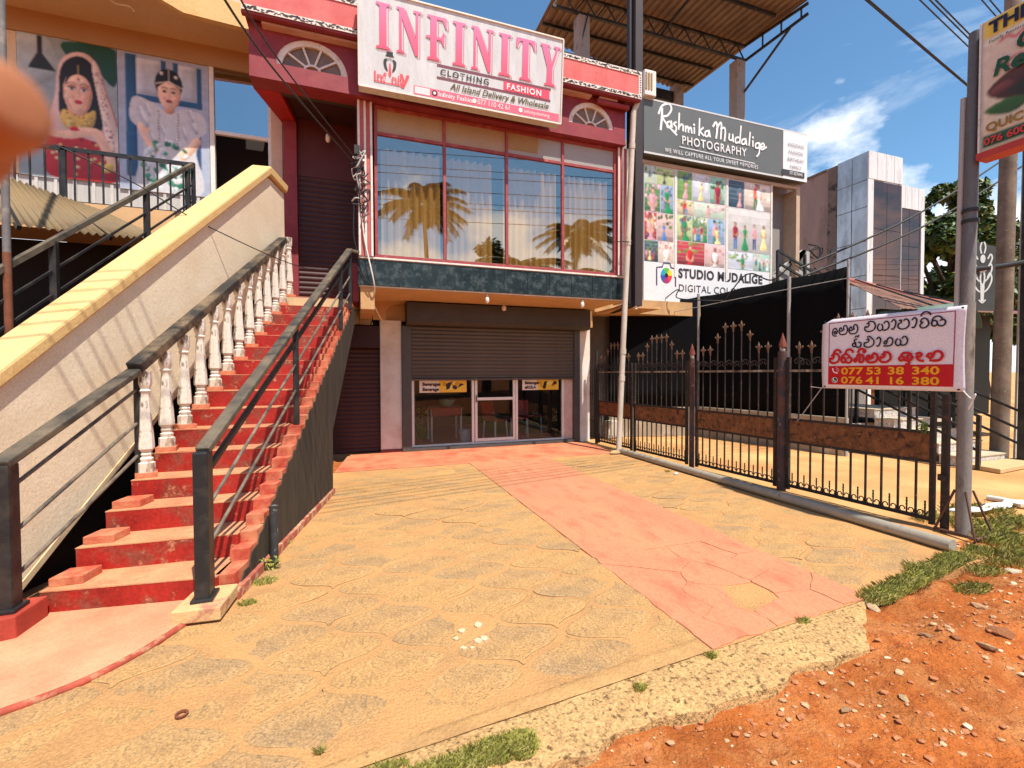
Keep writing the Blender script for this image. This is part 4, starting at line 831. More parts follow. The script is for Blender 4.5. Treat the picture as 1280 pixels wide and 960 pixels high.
# --- posters (flat prints)
def poster(name, label, x0, x1, z0, z1):
    t = thing(name, label, 'poster', (x0, YP, z0)); MB().box(x0, x1, YP+.004, YP+.016, z0, z1).build('sheet', FLAT(S(200, 205, 215)), t)
    return t, Canvas(Plane((x0, YP+.003, z0), (1, 0, 0), (0, 0, 1)), 0, 0, x1-x0, z1-z0, 95, int(abs(x0)*100)), x1-x0, z1-z0
t, q, W_, H_ = poster('bridal_poster', 'poster of a bride in a red veil and gold jewellery', -4.72, -3.50, zP0, zP1)
SK, SK2 = S(236, 190, 165), S(214, 150, 120)
q.rect(0, 0, W_, H_, S(150, 165, 170)); q.poly([(0, H_*.55), (0, H_), (W_*.3, H_), (W_*.45, H_*.75)], S(176, 190, 196)); q.blob([(W_*.45, H_*.98), (W_*.55, H_*.85), (W_*.8, H_*.8), (W_*.98, H_*.72), (W_*.99, H_*.99)], S(20, 75, 62))
q.rect(W_*.20, H_*.86, W_*.25, H_, S(35, 40, 44)); q.poly([(W_*.10, H_*.76), (W_*.38, H_*.76), (W_*.31, H_*.82), (W_*.25, H_*.87), (W_*.19, H_*.87), (W_*.15, H_*.82)], S(32, 38, 42))
q.blob([(W_*.62, H_*.93), (W_*.42, H_*.84), (W_*.36, H_*.6), (W_*.30, H_*.4), (W_*.35, H_*.12), (W_*.9, H_*.08), (W_*.98, H_*.2), (W_*.97, H_*.45), (W_*.90, H_*.62), (W_*.80, H_*.86)], S(206, 176, 170)); q.blob([(W_*.84, H_*.74), (W_*.97, H_*.50), (W_*.99, H_*.42), (W_*.90, H_*.46)], S(190, 30, 55))
q.blob([(W_*.62, H_*.90), (W_*.44, H_*.82), (W_*.40, H_*.62), (W_*.44, H_*.42), (W_*.8, H_*.36), (W_*.86, H_*.6), (W_*.78, H_*.82)], S(22, 16, 20))
q.blob([(W_*.78, H_*.87), (W_*.88, H_*.66), (W_*.99, H_*.40), (W_*.99, H_*.10), (W_*.88, H_*.10), (W_*.86, H_*.35), (W_*.80, H_*.6), (W_*.74, H_*.84)], S(222, 200, 190))
for i in range(60):
    v_ = rnd.random(); q.ell(W_*(.80+.14*v_+rnd.uniform(-.03, .05)), H_*(.80-.66*v_), W_*.009, H_*.006, S(120, 30, 45), 30+i*.05, 6)
q.blob([(W_*.50, H_*.44), (W_*.66, H_*.42), (W_*.66, H_*.55), (W_*.50, H_*.55)], SK2)
q.ell(W_*.59, H_*.63, W_*.145, H_*.155, SK); q.blob([(W_*.46, H_*.66), (W_*.50, H_*.80), (W_*.60, H_*.82), (W_*.70, H_*.78), (W_*.74, H_*.64), (W_*.70, H_*.73), (W_*.60, H_*.765), (W_*.51, H_*.73)], S(22, 16, 20))
SH = S(208, 150, 122); HI = S(244, 206, 184)
q.blob([(W_*.70, H_*.72), (W_*.735, H_*.63), (W_*.69, H_*.52), (W_*.62, H_*.478), (W_*.66, H_*.54), (W_*.685, H_*.62)], SH); q.blob([(W_*.455, H_*.64), (W_*.48, H_*.55), (W_*.55, H_*.485), (W_*.50, H_*.55), (W_*.48, H_*.62)], SH)
q.ell(W_*.60, H_*.72, W_*.07, H_*.018, HI); q.ell(W_*.525, H_*.60, W_*.03, H_*.018, S(238, 170, 150)); q.ell(W_*.655, H_*.60, W_*.025, H_*.018, S(238, 170, 150))
for ex in (.53, .655): q.ell(W_*ex, H_*.668, W_*.045, H_*.020, S(176, 110, 100)); q.ell(W_*ex, H_*.657, W_*.036, H_*.011, S(235, 225, 220)); q.ell(W_*ex, H_*.657, W_*.016, H_*.012, S(35, 20, 20))
for ex in (.53, .655): q.ell(W_*ex, H_*.666, W_*.038, H_*.005, S(30, 16, 18)); q.line([(W_*(ex-.045), H_*.688), (W_*ex, H_*.702), (W_*(ex+.045), H_*.688)], .012, S(40, 22, 22))
q.ell(W_*.595, H_*.565, W_*.043, H_*.017, S(190, 30, 50)); q.line([(W_*.60, H_*.66), (W_*.607, H_*.61), (W_*.59, H_*.60)], .008, S(205, 150, 125)); q.line([(W_*.60, H_*.83), (W_*.60, H_*.74)], .014, S(205, 170, 90)); q.ell(W_*.60, H_*.73, W_*.013, H_*.010, S(150, 30, 40)); q.ell(W_*.485, H_*.60, W_*.02, H_*.028, S(225, 205, 180))
q.blob([(W_*.44, H_*.50), (W_*.60, H_*.46), (W_*.76, H_*.52), (W_*.74, H_*.40), (W_*.60, H_*.33), (W_*.42, H_*.40)], S(205, 170, 85))
for i in range(26): q.ell(W_*rnd.uniform(.45, .73), H_*rnd.uniform(.37, .48), W_*.012, H_*.008, (S(150, 105, 40), S(235, 210, 140))[i % 2], 40+i*.1, 6)
q.blob([(W_*.32, H_*.33), (W_*.7, H_*.30), (W_*.95, H_*.22), (W_*.98, 0.02), (W_*.3, .02), (W_*.26, H_*.2)], S(176, 32, 42))
for i in range(30): q.ell(W_*rnd.uniform(.3, .95), H_*rnd.uniform(.03, .30), W_*.02, H_*.012, (S(215, 180, 100), S(120, 20, 30), S(225, 200, 150))[i % 3], 50+i*.1, 6)
q.blob([(W_*.28, H_*.30), (W_*.50, H_*.29), (W_*.72, H_*.33), (W_*.80, H_*.26), (W_*.92, H_*.10), (W_*.98, H_*.14), (W_*.84, H_*.36), (W_*.66, H_*.39), (W_*.45, H_*.345), (W_*.28, H_*.34)], SK, 56); q.ell(W_*.89, H_*.11, W_*.075, H_*.03, S(215, 180, 95), 57, rot=.9); q.blob([(W_*.50, H_*.37), (W_*.56, H_*.385), (W_*.60, H_*.36), (W_*.52, H_*.35)], S(200, 20, 45), 58)
q.build('picture', t)
t, q, W_, H_ = poster('bridal_poster', 'poster of a bride in white holding a white and green bouquet', -3.49, -2.245, zP0-.06, zP1)
q.rect(0, 0, W_, H_, S(168, 178, 200))
for a in ((.08, .12, .20, .99), (.20, .66, .92, .71), (.86, .66, .92, .97), (.46, .72, .52, .98), (.60, .72, .66, .98), (.08, .10, .20, .42)): q.rect(W_*a[0], H_*a[1], W_*a[2], H_*a[3], S(35, 84, 128))
q.rect(W_*.20, H_*.71, W_*.46, H_*.97, S(186, 192, 205)); q.rect(W_*.66, H_*.71, W_*.86, H_*.97, S(186, 192, 205)); q.rect(W_*.20, .05, W_*.86, H_*.66, S(160, 168, 190)); q.rect(W_*.84, H_*.2, W_*.9, H_*.6, S(40, 70, 115))
q.blob([(W_*.36, H_*.66), (W_*.16, H_*.68), (W_*.12, H_*.52), (W_*.24, H_*.44), (W_*.26, H_*.3), (W_*.2, .03), (W_*.9, .03), (W_*.84, H_*.32), (W_*.88, H_*.44), (W_*.97, H_*.5), (W_*.92, H_*.62), (W_*.70, H_*.64), (W_*.55, H_*.60)], S(206, 204, 208))
q.blob([(W_*.2, H_*.46), (W_*.28, H_*.5), (W_*.42, H_*.34), (W_*.36, H_*.28)], SK); q.blob([(W_*.74, H_*.36), (W_*.84, H_*.44), (W_*.90, H_*.40), (W_*.72, H_*.26), (W_*.64, H_*.30)], SK)
q.blob([(W_*.505, H_*.60), (W_*.595, H_*.60), (W_*.60, H_*.68), (W_*.50, H_*.68)], SK2); q.ell(W_*.55, H_*.81, W_*.155, H_*.115, S(18, 14, 20)); q.ell(W_*.55, H_*.745, W_*.125, H_*.118, SK); q.blob([(W_*.42, H_*.78), (W_*.55, H_*.835), (W_*.68, H_*.78), (W_*.67, H_*.87), (W_*.55, H_*.915), (W_*.43, H_*.87)], S(20, 15, 20))
q.line([(W_*.41, H_*.805), (W_*.55, H_*.825), (W_*.69, H_*.795)], .018, S(205, 190, 175)); q.line([(W_*.55, H_*.92), (W_*.55, H_*.80)], .018, S(205, 190, 175)); q.ell(W_*.47, H_*.885, W_*.02, H_*.012, S(220, 215, 215)); q.ell(W_*.63, H_*.87, W_*.02, H_*.012, S(220, 215, 215))
q.blob([(W_*.655, H_*.80), (W_*.675, H_*.74), (W_*.64, H_*.66), (W_*.57, H_*.63), (W_*.62, H_*.68), (W_*.645, H_*.74)], SH); q.ell(W_*.55, H_*.79, W_*.05, H_*.014, HI); q.ell(W_*.49, H_*.71, W_*.025, H_*.015, S(240, 178, 160)); q.ell(W_*.61, H_*.71, W_*.025, H_*.015, S(240, 178, 160)); q.line([(W_*.555, H_*.76), (W_*.562, H_*.715), (W_*.545, H_*.71)], .009, SH)
for kx, ky, kw in ((.25, .55, .10), (.80, .54, .09), (.34, .40, .05), (.70, .46, .06), (.46, .46, .05), (.62, .38, .06), (.30, .60, .06), (.78, .60, .06)): q.ell(W_*kx, H_*ky, W_*kw*.5, H_*kw*.9, S(188, 186, 196), rot=.4); q.ell(W_*(kx+.03), H_*(ky+.01), W_*kw*.3, H_*kw*.7, S(220, 220, 224), rot=.4)
for ex in (.50, .60): q.ell(W_*ex, H_*.755, W_*.026, H_*.009, S(50, 30, 30)); q.line([(W_*(ex-.035), H_*.778), (W_*ex, H_*.786), (W_*(ex+.035), H_*.776)], .009, S(40, 25, 25))
q.ell(W_*.55, H_*.685, W_*.038, H_*.013, S(150, 40, 60))
for sx_ in (.43, .645):
    for i in range(12): q.ell(W_*(sx_+.004*math.sin(i)), H_*(.60-.022*i), W_*.010, H_*.007, S(110, 80, 50), 40+i*.05, 6)
for i in range(90):
    a_, r_ = rnd.uniform(0, 6.28), rnd.random()**.5; cx, cy = W_*.52+W_*.27*r_*math.cos(a_), H_*.20+H_*.19*r_*math.sin(a_)
    q.ell(cx, cy, W_*rnd.uniform(.02, .045), H_*rnd.uniform(.010, .028), (S(222, 224, 228), S(70, 150, 120), S(210, 216, 222), S(35, 110, 80))[i % 4], 44+i*.12, 7, rot=a_)
q.build('picture', t)
# --- balcony railing and stair railing of the left building
r1 = thing('balcony_railing', 'black balcony railing with vertical bars in front of the bridal posters', 'railing', (-3.3, 8.25, 3.95))
YR = 8.28
MB().bar((-6.2, YR, 4.77), (-2.28, YR, 4.77), .05, .05).build('top_rail', m_blk, r1); MB().bar((-6.2, YR, 4.02), (-2.28, YR, 4.02), .04, .04).build('bottom_rail', m_blk, r1)
for i in range(22): x = -2.42-.165*i; MB().box(x-.010, x+.010, YR-.010, YR+.010, 4.04, 4.745).build('bar', m_blk, r1)
for x in (-2.29, -3.86, -5.4): MB().box(x-.025, x+.025, YR-.025, YR+.025, 3.95, 4.80).build('post', m_blk, r1)
r2 = thing('stair_railing', 'black sloping railing with posts above the yellow coping, left building', 'railing', (-3.0, 5.5, 1.3))
Cn = V((-2.28, YR-.03, 4.77)); 
def lrp(y, dz): return Cn+WD*(y-YR)+V((0, 0, dz))
MB().bar(lrp(2.4, 0), lrp(YR-.03, 0), .055, .05).build('handrail', m_railtop, r2)
for dz in (-.30, -.55, -.78): MB().bar(lrp(2.4, dz), lrp(YR-.03, dz), .022, .022).build('rod', m_blk, r2)
for y in (8.15, 7.35, 6.1, 5.0, 4.1): p = lrp(y, 0); MB().box(p.x-.03, p.x+.03, p.y-.03, p.y+.03, p.z-1.05, p.z-.01).build('post', m_blk, r2)
# --- rusty corrugated awning under the balcony
aw = MB(); rows = []
Aw = [PY(-90, 185, 7.2), PY(128, 264, 8.12)], [PY(-90, 262, 6.3), PY(206, 299, 8.0)]
for j in range(3):
    row = []
    for i in range(181):
        f_ = i/180; g_ = j/2; p = Aw[0][0].lerp(Aw[0][1], f_).lerp(Aw[1][0].lerp(Aw[1][1], f_), g_); row.append(p+V((0, 0, .02*math.sin(i*.9)-.05*math.sin(f_*3.1)*g_)))
    rows.append(row)
aw.grid(rows); t = aw.build('corrugated_awning', M('old_tin', (.26, .18, .09), .7, .3, 4, dirt=((.12, .07, .035), .4, 2, .3)), smooth=True)
md = t.modifiers.new('solid', 'SOLIDIFY'); md.thickness = .004
tag(t, 'brown corrugated awning below the balcony of the left building', 'awning')
for f_ in (.3, .7): MB().bar(Aw[0][0].lerp(Aw[0][1], f_)+V((0, 0, -.05)), Aw[1][0].lerp(Aw[1][1], f_)+V((0, 0, -.08)), .04, .06).build('support', m_blk, t)
# --- slim rusty pole
p = PY(12, 434, 5.6); t = thing('steel_pole', 'slim grey pole with rusty foot standing left of the posters', 'pole', (p.x, p.y, 0))
MB().tube([(p.x, p.y, 2.7), (p.x+.03, p.y, 9.0)], .030, 10).build('upper_tube', M('pole_grey', (.16, .15, .15), .6, .2, 6, dirt=((.3, .26, .22), .3, 5)), t, smooth=True)
MB().tube([(p.x, p.y, 0), (p.x, p.y, 2.7)], .032, 10).build('lower_tube', M('pole_rust', (.20, .065, .03), .8, .3, 6, dirt=((.10, .09, .085), .4, 4)), t, smooth=True)
# ================================================================== the photographer's finger over the lens edge
m_skin = M('skin', (.42, .165, .07), .55, .08, 30, .15, 300, bdist=.0005); m_skin.node_tree.nodes['Principled BSDF'].inputs['Subsurface Weight'].default_value = .35
m_skin.node_tree.nodes['Principled BSDF'].inputs['Subsurface Radius'].default_value = (.012, .004, .002); m_skin.node_tree.nodes['Principled BSDF'].inputs['Subsurface Scale'].default_value = .6
def near(px_, py_, d): q_ = ray(px_, py_); return EYE+q_*d
def sk(chains, name, mat, par=None):
    vs_, es_, rs_ = [], [], []
    for ch in chains:
        prev = ch[0] if isinstance(ch[0], int) else None
        for it in (ch[1:] if prev is not None else ch):
            vs_.append(tuple(it[0])); rs_.append(it[1])
            if prev is not None: es_.append((prev, len(vs_)-1))
            prev = len(vs_)-1
    me = bpy.data.meshes.new(name); me.from_pydata(vs_, es_, []); o = bpy.data.objects.new(name, me); C.objects.link(o)
    o.modifiers.new('skin', 'SKIN')
    for i, v_ in enumerate(me.skin_vertices[0].data): v_.radius = (rs_[i], rs_[i]); v_.use_root = (i == 0)
    sb = o.modifiers.new('sub', 'SUBSURF'); sb.levels = sb.render_levels = 3; me.materials.append(mat); return o
D = .085
ch = [[(near(-420, 330, D*1.5), .022), (near(-250, 240, D*1.25), .0105), (near(-120, 170, D*1.05), .0098), (near(-46, 142, D), .0094), (near(10, 128, D), .0088), (near(34, 126, D), .0066)],
      [0, (near(-260, 330, D*1.3), .0100), (near(-140, 245, D*1.12), .0095), (near(-60, 180, D*1.06), .0090), (near(-12, 158, D*1.04), .0072)],
      [0, (near(-330, 430, D*1.5), .0095), (near(-260, 360, D*1.3), .0085), (near(-210, 300, D*1.2), .0078)],
      [0, (near(-480, 460, D*1.75), .022), (near(-520, 640, D*2.1), .024), (near(-560, 900, D*2.7), .026)]]
fo = sk(ch, 'hand', m_skin); tag(fo, 'blurred fingertip of the photographer reaching in at the left edge', 'hand')
for p_ in fo.data.polygons: p_.use_smooth = True
fo.modifiers['skin'].use_smooth_shade = True
# ================================================================== iron gates along the right side
GA, GB = V((5.44, 2.85, 0)), V((5.05, 8.90, 0)); GD = (GB-GA).normalized(); GLEN = (GB-GA).length
def gp(s, z, off=0.0): return GA+GD*s+V((0, 0, z))+V((GD.y, -GD.x, 0))*(-off)
m_iron = M('rusty_black_iron', (.022, .017, .015), .6, .4, 12, .3, 60, dirt=((.16, .06, .03), .18, 14, .15), dirt2=((.30, .20, .13), .07, 30, .1))
m_irontop = M('worn_rail', (.20, .15, .11), .6, .4, 20, dirt=((.5, .42, .34), .4, 18, .15), dirt2=((.03, .02, .02), .35, 9, .15))
m_fin = M('finial_brass', (.17, .09, .05), .6, .3, 14, dirt=((.05, .03, .03), .36, 9), dirt2=((.55, .42, .28), .2, 20))
m_rustp = M('rusted_plate', (.20, .080, .030), .9, .4, 9, .6, 50, dirt=((.055, .025, .015), .33, 14, .12), dirt2=((.35, .18, .09), .16, 24, .1), bdist=.01)
m_rustpost = M('rusted_post', (.10, .045, .035), .8, .4, 6, .4, 40, dirt=((.045, .04, .05), .45, 4), dirt2=((.42, .36, .30), .12, 11, .1))
# shared finial and scroll
b = MB()
b.tube([(0, 0, 0), (0, 0, .05)], .012, 6); b.ball((0, 0, .052), .017, 6); b.lathe([(.006, .06), (.020, .085), (.014, .115), (.002, .155)], (0, 0, 0), 6)
for s_ in (-1, 1): b.tube(smoothpts([(0, 0, .06), (0, .028*s_, .075), (0, .044*s_, .095), (0, .048*s_, .080)], 3), [.009]*9+[.006] if False else .008, 5)
fin_me = b.mesh('finial', m_fin)
b = MB()
for s_ in (-1, 1):
    pts = [(0, s_*(.052-.02*k/9)*0+s_*.036+s_*.030*math.cos(a)*(1-k*.045), .045+.036*math.sin(a)*(1-k*.045)) for k, a in enumerate([-1.6+i*.62 for i in range(9)])]
    b.tube([(0, p[1]*1, p[2]) for p in pts], .0065, 5)
b.tube([(0, 0, .02), (0, 0, .16)], .008, 5); b.ball((0, 0, .10), .011, 6); b.ball((0, 0, .13), .011, 6); b.ball((0, 0, .165), .010, 6)
scroll_me = b.mesh('scroll', m_iron)
b = MB(); b.tube([(0, .062*math.cos(a), .045*math.sin(a)) for a in [math.pi*k/9 for k in range(10)]], .007, 5)
for s_ in (-1, 1): b.tube([(0, s_*.062+s_*-.024+s_*.024*math.cos(a), .022*math.sin(a)) for a in [-k*.6 for k in range(8)]], .006, 5)
arch_me = b.mesh('arch_scroll', m_iron)
rotg = math.atan2(GD.y, GD.x)-math.pi/2
def gate(name, label, s0, s1, nb, z0=.06, peak=2.05, low=1.80, open_=False):
    t = thing(name, label, 'gate', gp((s0+s1)/2, 0), 'iron gate leaves along the forecourt')
    for z, h, w_, m_ in ((z0+.02, .035, .035, m_iron), (.655, .03, .03, m_iron), (.945, .03, .03, m_iron), (1.572, .030, .035, m_irontop)):
        MB().bar(gp(s0, z), gp(s1, z), w_, h).build('rail', m_, t)
    for s in (s0+.02, s1-.02): MB().bar(gp(s, z0-.03), gp(s, 1.75), .04, .04).build('stile', m_iron, t)
    MB().bar(gp(s0+.045, .80, .005), gp(s1-.045, .80, .005), .012, .262).build('plate', m_rustp, t)
    st = (s1-s0)/(nb+1)
    for i in range(nb):
        s = s0+st*(i+1); u_ = abs((i+.5)/nb*2-1); zt = peak if u_ < .36 else low+(peak-low)*.55 if u_ < .58 else low+.03*(u_ > .9)
        MB().bar(gp(s, z0+.03), gp(s, .64), .017, .017).build('bar', m_iron, t); MB().bar(gp(s, .96), gp(s, zt), .014, .014).build('bar', m_iron, t)
        o = OBJ('finial', fin_me, t, smooth=40, local=True); o.location = gp(s, zt-.01)-t.location; o.rotation_euler = (0, 0, rotg)
        o = OBJ('arch_scroll', arch_me, t, local=True); o.location = gp(s+st/2 if i < nb-1 else s, min(zt, 1.74)-.05-.02*(i % 2))-t.location; o.rotation_euler = (0, 0, rotg)
    for i in range(nb+1):
        o = OBJ('scroll', scroll_me, t, local=True); o.location = gp(s0+st*(i+.5), z0+.02)-t.location; o.rotation_euler = (0, 0, rotg)
    return t
gate('iron_gate', 'rusty iron gate leaf nearest the road, half hidden behind the hanging banner', 0.02, 1.58, 9, peak=2.10)
gate('iron_gate', 'rusty iron gate leaf between the two spear topped posts', 1.72, 3.14, 9, peak=2.16, low=1.83)
gate('iron_gate', 'rusty iron gate leaf just right of the leaning downpipe', 3.32, 4.72, 10, peak=2.10)
gate('iron_gate', 'rusty iron gate leaf nearest the shop, behind the leaning downpipe', 4.78, 5.95, 9, peak=2.05)
for s, zt, lb in ((1.65, 1.88, 'rusty gate post with red spear tip beside the banner'), (3.23, 1.84, 'peeling pale gate post with rusty spear tip in the middle of the gates')):
    t = thing('gate_post', lb, 'gate post', gp(s, 0)); c = gp(s, 0)
    MB().tube([gp(s, 0), gp(s, zt-.05)], .055 if s < 2 else .042, 12).build('shaft', m_rustpost, t, smooth=40)
    MB().tube([gp(s, 1.0), gp(s, zt)], .032, 10).build('upper_shaft', M('post_peel', (.42, .34, .28), .8, .3, 10, dirt=((.10, .05, .04), .36, 12)), t, smooth=40)
    b = MB(); b.lathe([(.02, 0), (.046, .005), (.044, .05), (.002, .19)], gp(s, zt), 8); b.build('spear', M('spear_red', (.20, .05, .03), .6, .2, 9), t, smooth=40)
t = thing('gate_stop', 'short black gate post with bolt at the road end of the gates', 'post', gp(-.06, 0))
MB().bar(gp(-.06, -.03), gp(-.06, 1.33), .05, .05).build('shaft', m_iron, t); MB().bar(gp(-.10, .52, .03), gp(-.02, .52, .03), .04, .06).build('bolt', m_iron, t)
t = thing('gate_post', 'thin black post where the gates meet the shop wall', 'gate post', gp(6.02, 0)); MB().bar(gp(6.02, 0), gp(6.02, 2.05), .05, .05).build('shaft', m_iron, t)
for k in range(3): MB().bar(gp(6.10+.09*k, .1), gp(6.10+.09*k, 1.70-.05*k), .016, .016).build('bar', m_iron, t)
for z in (.5, 1.1, 1.6): MB().bar(gp(6.03, z), gp(6.30, z), .016, .016).build('rail', m_iron, t)
# fat grey drain pipe lying at the foot of the gates
pts = [(4.86, 7.66, .055), (4.855, 6.0, .055), (4.84, 4.4, .06), (4.85, 3.2, .057), (4.84, 2.42, .057)]
b = MB(); b.tube(pts, .055, 16); tag(b.build('drain_pipe', M('pipe_grey', (.30, .27, .22), .5, .15, 3, .1, 40, dirt=((.42, .36, .28), .35, 2, .4), dirt2=((.12, .10, .08), .15, 6)), smooth=50), 'long grey drain pipe lying on the ground along the foot of the gates', 'pipe')
b = MB(); b.ball((4.72, 7.56, .03), .10, 8, sq=(1.2, .8, .45)); tag(b.build('stone', M('buff_stone', (.55, .38, .2), .9, .2, 9, .6, 30), smooth=False), 'flat buff stone wedged at the foot of the leaning downpipe', 'stone')
# ---------------- banner FOR SALE on the sign pole
BP = Plane(gp(1.10, 1.362, .045), -GD, (0, 0, 1)); BW, BH = 1.318, .81
m_ban = M('banner_vinyl', (.80, .76, .82), .5, .04, 3)
bt = thing('banner', 'white banner with black and red Sinhala lettering and phone numbers', 'banner', BP.at(0, 0, 0))
def bn(x, y): return .010*math.sin(x*6+y*2)+.008*math.sin(y*7)*(1-x)
b = MB(); b.grid([[BP.at(BW*i/24-(.012*math.sin(j/16*math.pi)), BH*j/16-(.05*(1-i/2) if j == 16 and i < 2 else 0), -3) for i in range(25)] for j in range(17)])
bo = b.build('cloth', m_ban, bt, smooth=True); md = bo.modifiers.new('solid', 'SOLIDIFY'); md.thickness = .002; md.offset = -1
q = Print(BP); q.k = 6; MG, RD, BK, YL = S(150, 30, 95), S(196, 12, 26), S(26, 18, 40), S(238, 176, 30)
for pts in ([(.075, .765), (1.235, .765)], [(.075, .765), (.072, .07)], [(1.235, .765), (1.225, .07)]): q.line(pts, .008, MG, 1)
q.rect(.068, .045, 1.228, .262, RD, 2)
def curl(x, y, s, strokes, wd, col, sy=None):
    for st_ in strokes: q.line([(x+p[0]*s, y+p[1]*(sy or s)) for p in st_], wd, col, None, 6)
SIN = {
 'e': ([[(.44, .20), (.34, .30), (.24, .20), (.34, .08), (.54, .12), (.58, .34), (.40, .52), (.16, .46), (.04, .20), (.14, -.04), (.50, -.10)]], .66),
 'ma': ([[(.34, .40), (.22, .54), (.06, .44), (.03, .20), (.18, .02), (.50, -.02), (.82, .06), (.97, .34), (.86, .62), (.64, .68), (.52, .54), (.58, .36)], [(.05, .32), (.30, .26), (.58, .36)]], 1.0),
 'va': ([[(.20, .62), (.36, .66), (.36, .44), (.20, .34), (.06, .40), (.02, .20), (.20, .02), (.52, .0), (.82, .14), (.92, .42), (.78, .70), (.52, .78), (.34, .74)]], .98),
 'ya': ([[(.18, .52), (.06, .40), (.02, .18), (.18, .0), (.38, .06), (.44, .28), (.36, .46)], [(.40, .08), (.62, .0), (.86, .10), (.96, .36), (.86, .62), (.66, .66), (.56, .54)]], 1.0),
 'aa': ([[(.06, .60), (.22, .74), (.38, .58), (.34, .28), (.20, .04), (.06, .06)]], .44),
 'pa': ([[(.10, .62), (.26, .66), (.24, .46), (.06, .40), (.02, .16), (.26, .0), (.60, .02), (.84, .22), (.82, .54), (.62, .70), (.46, .62)]], .92),
 'ra': ([[(.22, .30), (.08, .14), (.24, -.04), (.52, .0), (.70, .22), (.62, .50), (.40, .64), (.20, .56), (.14, .40), (.30, .34)]], .78),
 'ka': ([[(.42, .16), (.26, .02), (.06, .10), (.04, .32), (.22, .42), (.40, .30), (.42, .14), (.62, .0), (.88, .06), (.96, .28), (.82, .44), (.62, .38)], [(.04, .28), (.12, .56), (.36, .70), (.62, .64), (.74, .50)]], 1.0),
 'sa': ([[(.30, .30), (.14, .38), (.04, .24), (.16, .08), (.34, .14), (.34, .36), (.20, .62), (.44, .70)], [(.34, .14), (.56, .0), (.80, .12), (.82, .36), (.60, .44)]], .92),
 'al': ([[(.0, .86), (.16, .96), (.30, .88), (.36, 1.02)]], 0),
 'tha': ([[(.24, .60), (.40, .66), (.40, .46), (.22, .36), (.05, .36), (.02, .14), (.22, .0), (.54, .0), (.82, .18), (.86, .48), (.66, .72), (.44, .86), (.30, .80)]], .94),
 'na': ([[(.10, .30), (.22, .42), (.34, .30), (.24, .16), (.10, .24)], [(.34, .30), (.46, .62), (.72, .62), (.84, .36), (.70, .06), (.40, .0), (.10, .02)]], .92),
 'i': ([[(-.72, .82), (-.60, 1.02), (-.36, 1.08), (-.12, .98), (-.06, .84)]], 0),
 'ii': ([[(-.72, .82), (-.60, 1.02), (-.36, 1.08), (-.14, .98), (-.10, .84), (-.20, .80), (-.22, .92)]], 0),
 'nna': ([[(.06, .18), (.18, .34), (.30, .20), (.18, .06), (.06, .18)], [(.30, .20), (.36, .56), (.52, .66), (.62, .48), (.54, .16), (.62, .02), (.84, .06), (.92, .34), (.80, .62)]], 1.0),
 'tta': ([[(.20, .56), (.38, .60), (.38, .42), (.22, .34), (.06, .38), (.02, .16), (.22, .0), (.56, .0), (.84, .18), (.88, .48), (.68, .72), (.36, .74)]], .96),
 'ae': ([[(.26, .10), (.10, .06), (.02, .22), (.14, .36), (.32, .28), (.36, .10), (.62, .04), (.82, .24), (.66, .44), (.50, .34), (.56, .20)], [(.14, .36), (.24, .58), (.52, .62), (.74, .52)], [(.60, .04), (.62, -.20), (.46, -.24)]], .90),
 'aepilla': ([[(.04, .50), (.20, .58), (.34, .46), (.22, .30), (.06, .32), (.20, .06), (.44, .0)]], .50),
 'ta': ([[(.04, .30), (.14, .48), (.32, .48), (.36, .30), (.22, .20), (.10, .30)], [(.36, .30), (.50, .62), (.78, .60), (.90, .32), (.74, .04), (.44, .0), (.24, .04)]], .98)}
def sinhala(word, x, y, s, wd, col, gap=.14, sy=None):
    for g_ in word.split():
        st_, adv = SIN[g_]; curl(x, y, s, st_, wd, col, sy); x += s*(adv+(gap if adv else 0))
    return x
sinhala('e ma ma', .108, .625, .097, .0145, BK, .12, .145); sinhala('va ya aa pa aa ra i ka', .455, .635, .116, .0145, BK, .10, .14)
sinhala('sa', .33, .465, .112, .0145, BK, .12, .135); curl(.36, .465, .112, SIN['al'][0], .013, BK, .135); sinhala('tha aa na ya', .455, .465, .112, .0145, BK, .12, .135)
sinhala('va i ka i nna ii ma tta', .09, .297, .116, .025, RD, .13, .14); sinhala('ae aepilla ta', .79, .300, .142, .025, RD, .12, .14)
q.ell(.148, .098, .033, .033, S(240, 240, 240), 8); q.ell(.148, .098, .027, .027, S(20, 70, 50), 9); q.line([(.134, .115), (.138, .097), (.152, .085), (.164, .087)], .010, S(240, 245, 240), 10)
q.line([(.125, .232), (.13, .205), (.15, .185), (.178, .182)], .014, S(246, 235, 240), 8); q.line([(.16, .225), (.172, .215), (.176, .20)], .007, S(235, 160, 175), 8); q.line([(.16, .243), (.188, .226), (.192, .20)], .007, S(235, 160, 175), 8)
for x_, y_ in ((.03, .79), (1.29, .79), (.03, .02), (1.27, .02)): q.ell(x_, y_, .012, .010, S(70, 60, 85), 4, 8)
q.build('lettering', bt)
for y_, w_ in ((.166, ('077', '53', '38', '340')), (.062, ('076', '41', '16', '380'))):
    for x_, t_ in zip((.215, .475, .68, .895), w_): text(BP, x_, y_, .108, t_, YL, bt, l=5, bold=.0025, sx=1.42)
wire('rope', [BP.at(0, .01, 0), gp(1.42, .93, .03)], .006, 'grey cord tying the lower left banner corner to the gate plate', mat=M('cord_grey', (.35, .33, .34), .7), cat='rope')
wire('rope', [BP.at(-.0, .0, 2), BP.at(-.14, .012, -2)], .005, 'short white cord end sticking out of the banner corner', mat=M('cord_white', (.7, .68, .68), .7), cat='rope')
